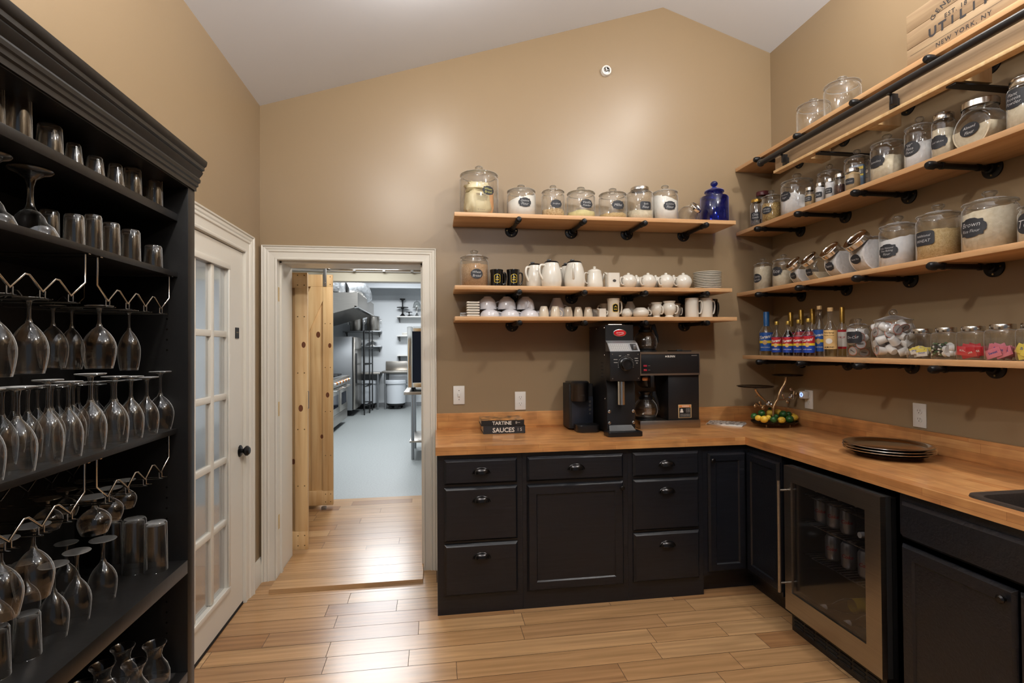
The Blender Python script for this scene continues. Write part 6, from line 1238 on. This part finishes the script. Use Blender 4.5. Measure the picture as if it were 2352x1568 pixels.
# fruit stand
SC = Vector((3.338, -.275, CT)); r = thing('fruit_stand', 'gilded branch-shaped stand with a fruit tray and two small plates', 'fruit stand', SC)
def wavy(c, R_, z, th, m_, par, name, lip=.0, sx=1, sy=1):
    b = MB(); n = 48; rings = []
    for k, zz in ((0, z), (.9, z), (1, z+lip), (1.0, z+lip+th), (.9, z+th), (0, z+th)):
        rings.append([b._v((c.x+sx*R_*k*(1+.025*math.sin(11*2*PI*i/n))*math.cos(2*PI*i/n), c.y+sy*R_*k*(1+.025*math.sin(11*2*PI*i/n))*math.sin(2*PI*i/n), zz)) for i in range(n)] if k else [b._v((c.x, c.y, zz))])
    for A, B in zip(rings, rings[1:]):
        for i in range(n):
            j = (i+1) % n
            if len(A) == 1: b.face([A[0], B[j], B[i]])
            elif len(B) == 1: b.face([A[i], A[j], B[0]])
            else: b.face([A[i], A[j], B[j], B[i]])
    return obj(name, b, m_, par, ang=50)
wavy(SC, .155, CT+.020, .003, 'dark bronze', r, 'fruit_tray', .012, 1, .78)
b = MB()
for a in range(4): b.cyl((SC.x+.11*math.cos(a*PI/2+.6), SC.y+.085*math.sin(a*PI/2+.6), CT), (SC.x+.11*math.cos(a*PI/2+.6), SC.y+.085*math.sin(a*PI/2+.6), CT+.0215), .004, seg=8)
o = obj('tray_foot', b, 'antique gold', r); o['kind'] = 'stuff'
def Q(zu, zv, y=-.28): return at(1640+zu/7.35, 850+zv/7.35, 'Y', y)
b = MB(); b.tube(smooth_path([Q(1002, 900), Q(1000, 720), Q(1003, 630), Q(1040, 540), Q(1072, 490), Q(1092, 420), Q(1132, 325), Q(1185, 240), Q(1210, 175), Q(1215, 118)], 5), .0085, 10, taper=(.8, 1.15))
b.tube(smooth_path([Q(1000, 660), Q(950, 600), Q(890, 540), Q(815, 470), Q(750, 405), Q(712, 350), Q(700, 318)], 5), .0065, 10, taper=(.8, 1.2)); 
b.tube(smooth_path([Q(1080, 490), Q(1130, 498), Q(1190, 485), Q(1255, 465), Q(1330, 412), Q(1385, 410)], 5), .0048, 8, taper=(1, .5)); b.tube([Q(905, 575), Q(860, 592), Q(790, 600), Q(735, 602)], .0045, 8, taper=(1, .5))
for p0, p1 in (((1180, 485), (1175, 440)), ((1205, 490), (1235, 525)), ((1340, 405), (1355, 350)), ((1355, 352), (1320, 335)), ((800, 600), (785, 560)), ((840, 595), (835, 625)), ((745, 425), (700, 455)), ((760, 600), (700, 560)), ((1285, 440), (1280, 400))): b.tube([Q(*p0), Q(*p1)], .0036, 6)
obj('branch', b, 'antique gold', r, ang=80)
for zu, zv in ((1172, 425), (1240, 535), (1405, 400), (1302, 322), (700, 605), (828, 640), (780, 545)): obj('leaf', MB().ball(Q(zu, zv, -.283), .0095, sx=1.1, sy=.35, sz=1.2, seg=10, rows=7), 'antique gold', r)
for zu, zv in ((1300, 448), (920, 565)):
    c = Q(zu, zv, -.292); b = MB()
    for k in range(6): b.lathe([(0, 0), (.008, .002), (.010, .006)], c+Vector((.0095*math.cos(k*PI/3), -.002, .0095*math.sin(k*PI/3))), 8, (math.cos(k*PI/3)*.6, -1, math.sin(k*PI/3)*.6))
    b.ball(c, .005, seg=8, rows=6); obj('flower', b, 'chrome', r)
c = Q(693, 270); wavy(Vector((c.x, -.28, 0)), .112, c.z-.006, .005, 'dark bronze', r, 'plate', .004); c = Q(1240, 85); wavy(Vector((c.x, -.28, 0)), .094, c.z-.004, .005, 'dark bronze', r, 'plate', .004)
kl = {'lime': 0, 'lemon': 0}
def fruit(kind, zu, zv, rp, y, lbl):
    c = Q(zu, zv, y); R_ = rp/7.35*depth(c)/FPX*.96; rz = random.uniform(0, 6); el = 1.16 if kind == 'lemon' else 1.08
    r = thing(kind, lbl, kind, world=False, group='%ss in the fruit tray' % kind); ax = Vector((math.cos(rz), math.sin(rz)*.7, .2*math.sin(rz*3))).normalized()
    obj('fruit_body', MB().lathe([(R_*math.sin(PI*i/14)*(1 if 1 < i < 13 else .9), -R_*el*math.cos(PI*i/14)) for i in range(15)], (0, 0, 0), 20, ax), kind, r, ang=80); obj('stem_end', MB().ball(ax*R_*el, .0022, seg=8, rows=5), 'fruit nub', r)
    z = max(c.z, CT+.0235+R_*1.02); r.location = (c.x, y, z)
for i, (kd, zu, zv, rp, y, lb) in enumerate((('lime', 680, 775, 56, -.30, 'dark green lime at the left rim of the fruit tray'), ('lime', 803, 728, 62, -.25, 'green lime on top at the left, behind the greenish lemon'), ('lemon', 747, 806, 50, -.36, 'greenish lemon at the front left of the fruit tray'), ('lemon', 846, 828, 62, -.375, 'yellow lemon, big one at the front of the tray, left of centre'), ('lemon', 915, 805, 50, -.33, 'yellow lemon tucked behind the big front one'),
        ('lemon', 945, 722, 60, -.25, 'yellow lemon on top of the pile, left of the branch foot'), ('lime', 1008, 832, 58, -.375, 'dark lime at the front centre of the tray'), ('lime', 1052, 782, 46, -.32, 'small lime behind the front centre one'), ('lemon', 1078, 706, 52, -.23, 'yellow lemon on top, right of the branch foot'), ('lemon', 1140, 842, 60, -.375, 'yellow lemon with its dark tip showing at the front of the tray'),
        ('lime', 1168, 745, 66, -.27, 'green lime on top of the pile, right of the branch foot'), ('lime', 1262, 740, 46, -.235, 'dark lime behind the top right one'), ('lime', 1276, 826, 68, -.35, 'dark lime at the front right of the fruit tray'), ('lemon', 1358, 800, 58, -.29, 'yellow lemon at the right rim of the tray'), ('lemon', 1345, 768, 44, -.235, 'yellow lemon behind the one at the right rim'), ('lime', 940, 650, 26, -.20, 'small dark lime at the back of the pile, seen beside the branch'))):
    fruit(kd, zu, zv, rp, y, lb)
# steel trays
TC = Vector((3.268, -1.235, CT)); n = 4
for k in range(n):
    R_ = .190-.002*(k % 2) if k else .165; z = CT+.0+(.0125*k if k else 0)
    o = obj('serving_tray', MB().lathe([(0, .0), (R_*.80, 0), (R_*.84, .003), (R_*.90, .012 if k else .016), (R_*.985, .0135 if k else .018), (R_, .016 if k else .0195), (R_*.985, .0185 if k else .0205), (R_*.90, .0165 if k else .0185), (R_*.83, .005), (R_*.79, .0025), (0, .0025)], (0, 0, 0), 56), 'chrome', ang=50)
    o.location = (TC.x, TC.y, z+.0003+(0.004 if k else 0)); tag(o, 'round polished steel tray, ' + ['lowest and smallest of the stack', 'second from the bottom of the stack', 'third from the bottom of the stack', 'topmost of the stack'][k], 'tray', 'stacked round steel trays')
# ================================================================== PASSAGE AND KITCHEN BEYOND THE DOORWAY
b = MB(); b.box(-.6, -.5, .36, 1.62, 0, 2.42); b.box(1.5, 1.6, .36, 1.62, 0, 2.42); b.box(-.6, 1.6, .36, 1.62, 2.42, 2.48)
struct('wall_passage', b, 'kitchen white panel', 'white walls and ceiling of the short passage')
b = MB(); b.box(-3.2, .02, 1.62, 1.72, 0, 3.25); b.box(1.35, 3.2, 1.62, 1.72, 0, 3.25); b.box(.02, 1.35, 1.62, 1.72, 2.085, 3.25)
struct('wall_partition', b, 'kitchen white panel', 'white partition with the kitchen opening')
struct('trim_4', MB().box(-.4, 1.45, 1.575, 1.6195, 2.085, 2.172), 'header paint', 'pale painted header board over the kitchen opening')
struct('floor_kitchen', MB().box(-3.2, 3.2, 1.7605, 10, -.05, .0), 'grey floor', 'speckled blue-grey kitchen floor')
struct('wall_kitchen_back', MB().box(-3.2, 3.2, 9.87, 10, 0, 3.25), 'kitchen white panel', 'white panelled back wall of the kitchen')
b = MB(); b.box(-2.0, -1.9, 1.72, 9.87, 0, 3.25); b.box(3.1, 3.2, 1.72, 9.87, 0, 3.25); struct('wall_kitchen_side', b, 'kitchen white panel')
struct('ceiling_kitchen', MB().box(-3.2, 3.2, 1.62, 10, 3.25, 3.3), 'ceiling paint')
struct('baseboard_kitchen', MB().box(-1.9, 3.1, 9.855, 9.8695, 0, .10), 'steel dull', 'dark grey base strip along the kitchen back wall')
struct('beam_kitchen', MB().box(-1.9, 3.1, 8.8, 8.95, 2.84, 3.2), 'bin grey', 'grey ceiling beam across the kitchen')
# sliding barn doors and track
r = thing('barn_track', 'galvanised sliding door track across the kitchen opening', 'door track', (.5, 1.55, 2.17))
obj('rail', MB().box(-.45, 1.45, 1.54, 1.556, 2.176, 2.20, .002), 'chrome', r)
for x in (.35, .62, .88): obj('rail_bolt', MB().box(x-.012, x+.012, 1.53, 1.575, 2.17, 2.19), 'steel dull', r)
def barn(label, x0, x1, y, z0, z1, brace):
    r = thing('barn_door', label, 'door', ((x0+x1)/2, y+.03, z0), 'pine barn doors'); n = max(2, round((x1-x0)/.10)); wd = (x1-x0)/n
    for i in range(n): obj('board', MB().box(x0+wd*i+.001, x0+wd*(i+1)-.001, y+.02, y+.04, z0, z1, .001), 'pine board', r)
    obj('rail_board', MB().box(x0, x1, y, y+.0195, z1-.11, z1, .001), 'pine board', r); obj('rail_board', MB().box(x0, x1, y, y+.0195, z0, z0+.13, .001), 'pine board', r)
    obj('stile_board', MB().box(x1-.085, x1, y, y+.0195, z0+.1305, z1-.1105, .001), 'pine board', r)
    if brace:
        b = MB(); b.prism([(x1-.086, z1-.111), (x1-.086, z1-.24), (x1-.35, z1-.85), (x1-.50, z1-.85), (x1-.19, z1-.111)], 'Y', y, y+.019); obj('brace_board', b, 'pine board', r)
    nl = [(x1-dx, z0+zz) for dx in (.02, .065) for zz in (.03, .10, .45, .85, 1.25, 1.65, z1-z0-.02, z1-z0-.09)]
    b = MB(); [b.lathe([(.0045, 0), (0, .001)], (x, y, z), 8, (0, -1, 0)) for x, z in nl]; o = obj('nail', b, 'fruit nub', r); o['kind'] = 'stuff'
    for kx, kz, ks in ((x1-.13, z0+1.55, .026), (x1-.10, z0+.62, .018), (x1-.025, z0+1.45, .020), (x1-.045, z0+1.0, .022)): obj('wood_knot', MB().lathe([(ks, .0), (0, .0006)], (kx, y+(.0 if kx > x1-.085 else .0195), kz), 14, (0, -1, 0), .7, 1.1), 'knot', r)
    return r
barn('pine barn door panel just behind the left door jamb, darker and nearer', -.34, .191, .405, .03, 1.995, False)
d = barn('pale pine barn door panel with a diagonal brace, at the kitchen opening', -.62, .166, 1.475, .03, 2.128, True)
b = MB(); b.box(.085, .115, 1.468, 1.4745, 2.02, 2.20, .001); b.box(.085, .115, 1.4745, 1.53, 2.19, 2.204); h = obj('hanger_strap', b, 'steel dull', d)
obj('strap_bolt', MB().lathe([(.008, 0), (.006, .006), (0, .007)], (.10, 1.468, 2.05), 12, (0, -1, 0)), 'chrome', h)
b = MB(); b.tube([(.197, .40, 1.03), (.205, .385, 1.03), (.205, .385, 1.15), (.197, .40, 1.15)], .003, 6); tag(obj('hook_latch', b, 'steel dull', loc=(.2, .4, 1.1)), 'small wire hook latch on the edge of the nearer barn door', 'latch')
tag(obj('door_guide', MB().prism(rrect(.07, .11, 1.44, 1.48, .006), 'Z', .0005, .022, .002), 'steel dull', loc=(.09, 1.46, 0)), 'small grey door guide on the floor under the pale barn door', 'door guide')
# steel cabinet, range, hood
SD = 'steel dull'
r = thing('steel_refrigerator', 'tall stainless upright refrigerator on casters in the kitchen', 'refrigerator', (-1.1, 8.6, 0))
obj('body', MB().box(-1.75, -.66, 8.09, 9.1, .13, 1.71, .005), SD, r); dd = obj('door', MB().box(-.66, -.60, 8.10, 9.09, .14, 1.70, .01), 'brushed steel', r); obj('door_handle', MB().box(-.60, -.57, 8.16, 8.20, .7, 1.35, .004), 'matte black', dd)
obj('door_gasket', MB().box(-.659, -.64, 8.092, 8.099, .15, 1.69), 'rubber black', r)
for x in (-.75, -1.55): obj('caster', MB().lathe([(.0, -.02), (.06, -.02), (.065, 0), (.06, .02), (0, .02)], (x, 8.25, .065), 18, (0, 1, 0)), 'rubber black', r)
r = thing('cooking_range', 'stainless gas range with knobs and oven doors in the kitchen', 'range', (-1.1, 6.5, 0))
obj('body', MB().box(-1.5, -.66, 5.5, 7.2, .12, .93, .004), SD, r); obj('knob_panel', MB().box(-.66, -.58, 5.5, 7.2, .78, .93, .01), 'brushed steel', r)
for k in range(11): obj('burner_knob', MB().lathe([(.028, 0), (.028, .015), (.02, .035), (0, .036)], (-.58, 5.62+.15*k, .855), 16, (1, 0, 0)), 'copper ring' if k % 2 else 'chrome', r)
for y0, y1 in ((5.55, 6.3), (6.36, 7.15)):
    o = obj('oven_door', MB().box(-.66, -.61, y0, y1, .30, .76, .006), 'brushed steel', r); obj('oven_window', MB().box(-.609, -.606, y0+.15, y1-.15, .42, .64), 'oven window', o)
    obj('oven_handle', MB().tube([(-.61, y0+.04, .74), (-.54, y0+.04, .74), (-.54, y1-.04, .74), (-.61, y1-.04, .74)], .014, 8), 'chrome', o)
obj('kick_panel', MB().box(-.66, -.62, 5.5, 7.2, .10, .29, .004), 'brushed steel', r)
for k in range(4): obj('burner_grate', MB().box(-1.4, -.72, 5.55+.42*k, 5.90+.42*k, .931, .965, .006), 'matte black', r)
for y in (5.6, 7.1): obj('range_leg', MB().cyl((-.75, y, 0), (-.75, y, .12), .03), SD, r)
r = thing('exhaust_hood', 'big stainless exhaust hood hanging over the kitchen range', 'hood', (-1.1, 7.6, 1.8))
b = MB(); b.prism([(-.30, 2.22), (-.30, 2.48), (-1.85, 2.48), (-1.85, 1.78)], 'Y', 6.4, 8.95, .004); obj('canopy', b, 'brushed steel', r, ang=20)
b = MB(); b.prism([(-.36, 2.19), (-.30, 2.2), (-.30, 2.22), (-.36, 2.24)], 'Y', 6.4, 8.95); obj('drip_edge', b, 'chrome', r)
r = thing('air_duct', 'foil-wrapped air duct with an elbow above the exhaust hood', 'duct', (-1.0, 7.2, 2.5)); b = MB(); b.box(-1.6, -.66, 6.6, 7.6, 2.5, 2.96, .03); obj('duct_box', b, 'foil insulation', r); b = MB(); b.tube(smooth_path([(-.72, 7.4, 2.66), (-.52, 7.6, 2.72), (-.42, 7.8, 2.62), (-.40, 7.9, 2.49)], 5), .19, 16); obj('duct_elbow', b, 'foil insulation', r)
# wire rack
r = thing('wire_shelving', 'tall black wire shelving unit beside the kitchen refrigerator', 'shelving', (-.42, 8.3, 0))
for x, y in ((-.43, 8.26), (-.36, 8.60), (-.56, 9.16), (-.36, 9.16)): obj('post', MB().cyl((x, y, 0), (x, y, 1.86), .014, seg=10), 'matte black', r)
for z in (.20, .62, 1.10, 1.45, 1.82):
    b = MB(); b.tube([(-.43, 8.26, z), (-.36, 8.6, z), (-.36, 9.16, z), (-.56, 9.16, z)], .012, 8, True); [b.cyl((-.43+.0*k, 8.3+.1*k, z), (-.36, 8.62+.055*k, z), .004, seg=6) for k in range(8)]; obj('wire_tier', b, 'matte black', r, ang=80)
# wall shelves
def wshelf(x0, x1, z, label, m_='steel dull'):
    r = thing('kitchen_wall_shelf', label, 'shelf', ((x0+x1)/2, 9.7, z), 'shelves on the kitchen back wall'); obj('board', MB().box(x0, x1, 9.54, 9.8695, z-.03, z, .003), m_, r)
    for x in (x0+.06, x1-.06): b = MB(); b.prism([(9.8695, z-.031), (9.60, z-.031), (9.8695, z-.15)], 'X', x-.008, x+.008); obj('shelf_support', b, 'outlet slot', r)
wshelf(-1.1, -.20, 1.88, 'steel wall shelf with the stockpots on the kitchen back wall'); wshelf(-1.1, -.20, 1.51, 'steel wall shelf below the stockpots on the kitchen back wall')
wshelf(.17, 1.2, 2.24, 'white wall shelf with cake stands high on the kitchen back wall', 'white plastic'); wshelf(.17, 1.2, 1.77, 'white wall shelf in the middle of the three on the kitchen back wall', 'white plastic'); wshelf(.17, 1.2, 1.29, 'lowest white wall shelf on the kitchen back wall', 'white plastic')
for x, h, lb in ((-.40, .34, 'big steel stockpot at the right end of the upper kitchen shelf'), (-.80, .30, 'steel stockpot behind the biggest one on the upper kitchen shelf')):
    r = thing('stockpot', lb, 'pot', (x, 9.71, 1.8805), 'steel stockpots'); obj('body', MB().lathe([(0, 0), (.145, 0), (.15, .008), (.15, h), (.158, h+.005), (.15, h+.005), (.145, .01), (0, .01)], (x, 9.71, 1.881), 30), 'brushed steel', r)
    obj('lid', MB().lathe([(.155, h+.006), (.150, h+.014), (.03, h+.03), (.02, h+.05), (0, h+.05)], (x, 9.71, 1.881), 26), 'brushed steel', r)
    for s_ in (-1, 1): obj('handle', MB().tube([(x+s_*.15, 9.68, 1.88+h*.5), (x+s_*.19, 9.68, 1.88+h*.5), (x+s_*.19, 9.68, 1.88+h*.85), (x+s_*.15, 9.68, 1.88+h*.85)], .007, 8), 'chrome', r)
def cake(label, x, y, z, h, R_, m_, tiers=1, dome=False):
    r = thing('cake_stand', label, 'cake stand', (x, y, z), 'cake stands on the kitchen shelves')
    obj('pedestal', MB().lathe([(0, 0), (R_*.6, 0), (R_*.5, .012), (R_*.14, h*.3), (R_*.12, h*.7), (R_*.3, h-.01)], (x, y, z), 24), m_, r); obj('plate', MB().lathe([(0, h-.01), (R_, h-.006), (R_*1.02, h+.006), (R_*.95, h), (0, h)], (x, y, z), 28), m_, r)
    if tiers > 1: obj('upper_pedestal', MB().lathe([(R_*.12, h), (R_*.10, h*1.55), (R_*.2, h*1.75)], (x, y, z), 20), m_, r); obj('upper_plate', MB().lathe([(0, h*1.75), (R_*.45, h*1.85), (R_*.50, h*1.98), (R_*.44, h*1.90), (0, h*1.8)], (x, y, z), 24), m_, r)
    if dome: obj('glass_dome', MB().lathe([(R_*.85, h+.001), (R_*.85, h+.06), (R_*.6, h+.13), (R_*.1, h+.16), (R_*.1, h+.18), (0, h+.18)], (x, y, z), 24), 'thick glass', r)
cake('black two-tier cake stand on the highest white kitchen shelf', .31, 9.68, 2.241, .22, .14, 'matte black', 2); cake('small black pedestal bowl beside the two-tier cake stand', .47, 9.64, 2.241, .10, .08, 'matte black'); cake('silver cake stand with a glass dome on the highest white kitchen shelf', .66, 9.68, 2.241, .22, .11, 'chrome', 1, True)
cake('white cake stand on the steel shelf below the stockpots', -.42, 9.70, 1.511, .13, .12, 'white ceramic'); cake('white cake stand near the wire shelving on the steel shelf below the stockpots', -.72, 9.70, 1.511, .12, .11, 'white ceramic')
for k in range(3): tag(obj('serving_platter', MB().box(.30, .62, 9.58, 9.84, 1.7705+.022*k, 1.79+.022*k, .003), 'white ceramic', loc=(.45, 9.7, 1.7705+.022*k)), 'white rectangular platter stacked on the middle white kitchen shelf, '+['lowest', 'second', 'topmost'][k], 'platter', 'white platters on the kitchen shelf')
# sink, tables, bins
r = thing('prep_sink', 'stainless kitchen sink with a high apron against the back wall', 'sink', (.15, 9.6, 0)); b = MB(); b.box(-.11, .62, 9.80, 9.868, .90, 1.13, .004); b.box(-.15, .66, 9.2, 9.80, .86, .91, .004); obj('basin', b, 'brushed steel', r)
obj('bowl', MB().box(0, .5, 9.3, 9.78, .62, .859, .02), SD, r)
for x in (-.08, .6): obj('leg', MB().cyl((x, 9.3, 0), (x, 9.3, .86), .02), SD, r)
r = thing('work_table', 'steel work table by the wire shelving at the kitchen back wall', 'table', (-.6, 9.5, 0)); obj('tabletop', MB().box(-1.2, -.19, 9.23, 9.85, .84, .88, .004), 'brushed steel', r)
for x in (-.25, -1.1): obj('leg', MB().cyl((x, 9.26, 0), (x, 9.26, .84), .022), SD, r)
def bin_(label, x, y):
    r = thing('ingredient_bin', label, 'bin', (x, y, 0), 'round kitchen bins on dollies'); obj('barrel', MB().lathe([(0, .12), (.19, .12), (.20, .14), (.235, .60), (.262, .61), (.262, .67), (.24, .675), (.225, .14)], (x, y, 0), 34), 'bin grey', r)
    obj('lid', MB().lathe([(.262, .672), (.25, .69), (0, .70)], (x, y, 0), 30), 'bin grey', r); obj('dolly', MB().lathe([(0, .085), (.20, .085), (.21, .118), (0, .118)], (x, y, 0), 26), 'rubber black', r)
    for s_ in (-1, 1): obj('bin_handle', MB().box(x+s_*.25-.03, x+s_*.25+.03, y-.04, y+.04, .57, .61, .008), 'bin grey', r)
    for a in range(4): obj('caster', MB().lathe([(0, -.015), (.036, -.015), (.040, 0), (.036, .015), (0, .015)], (x+.15*math.cos(a*PI/2+.6), y+.15*math.sin(a*PI/2+.6), .0405), 14, (0, 1, 0)), 'rubber black', r)
bin_('light grey round bin on a dolly under the kitchen sink', .16, 9.40); bin_('light grey round bin on a dolly under the steel work table', -.53, 9.55)
# glass door warmer on a table
r = thing('steel_table', 'narrow steel table carrying the dark-windowed oven, near the kitchen opening', 'table', (1.1, 3.8, 0)); obj('tabletop', MB().box(.69, 1.5, 3.42, 4.3, .845, .885, .004), 'brushed steel', r)
for x, y in ((.80, 3.46), (1.45, 3.46), (.80, 4.25), (1.45, 4.25)): obj('leg', MB().cyl((x, y, 0), (x, y, .845), .02), SD, r); 
obj('lower_shelf', MB().box(.76, 1.48, 3.44, 4.27, .22, .245, .003), 'brushed steel', r)
r = thing('countertop_oven', 'steel framed oven with a dark glass door standing on the narrow steel table', 'oven', (1.1, 3.8, .886)); obj('body', MB().box(.74, 1.48, 3.52, 4.1, .93, 1.73, .01), SD, r)
b = MB(); b.box(.735, .80, 3.47, 3.52, .935, 1.735, .006); b.box(1.42, 1.485, 3.47, 3.52, .935, 1.735, .006); b.box(.80, 1.42, 3.47, 3.52, 1.67, 1.735, .006); b.box(.80, 1.42, 3.47, 3.52, .935, 1.0, .006); o = obj('door', b, 'chrome', r); obj('door_window', MB().box(.80, 1.42, 3.485, 3.50, 1.0, 1.67), 'oven window', o)
for x in (.80, 1.42): 
    for y in (3.56, 4.05): obj('foot', MB().cyl((x, y, .8855), (x, y, .93), .02, seg=12), 'matte black', r)
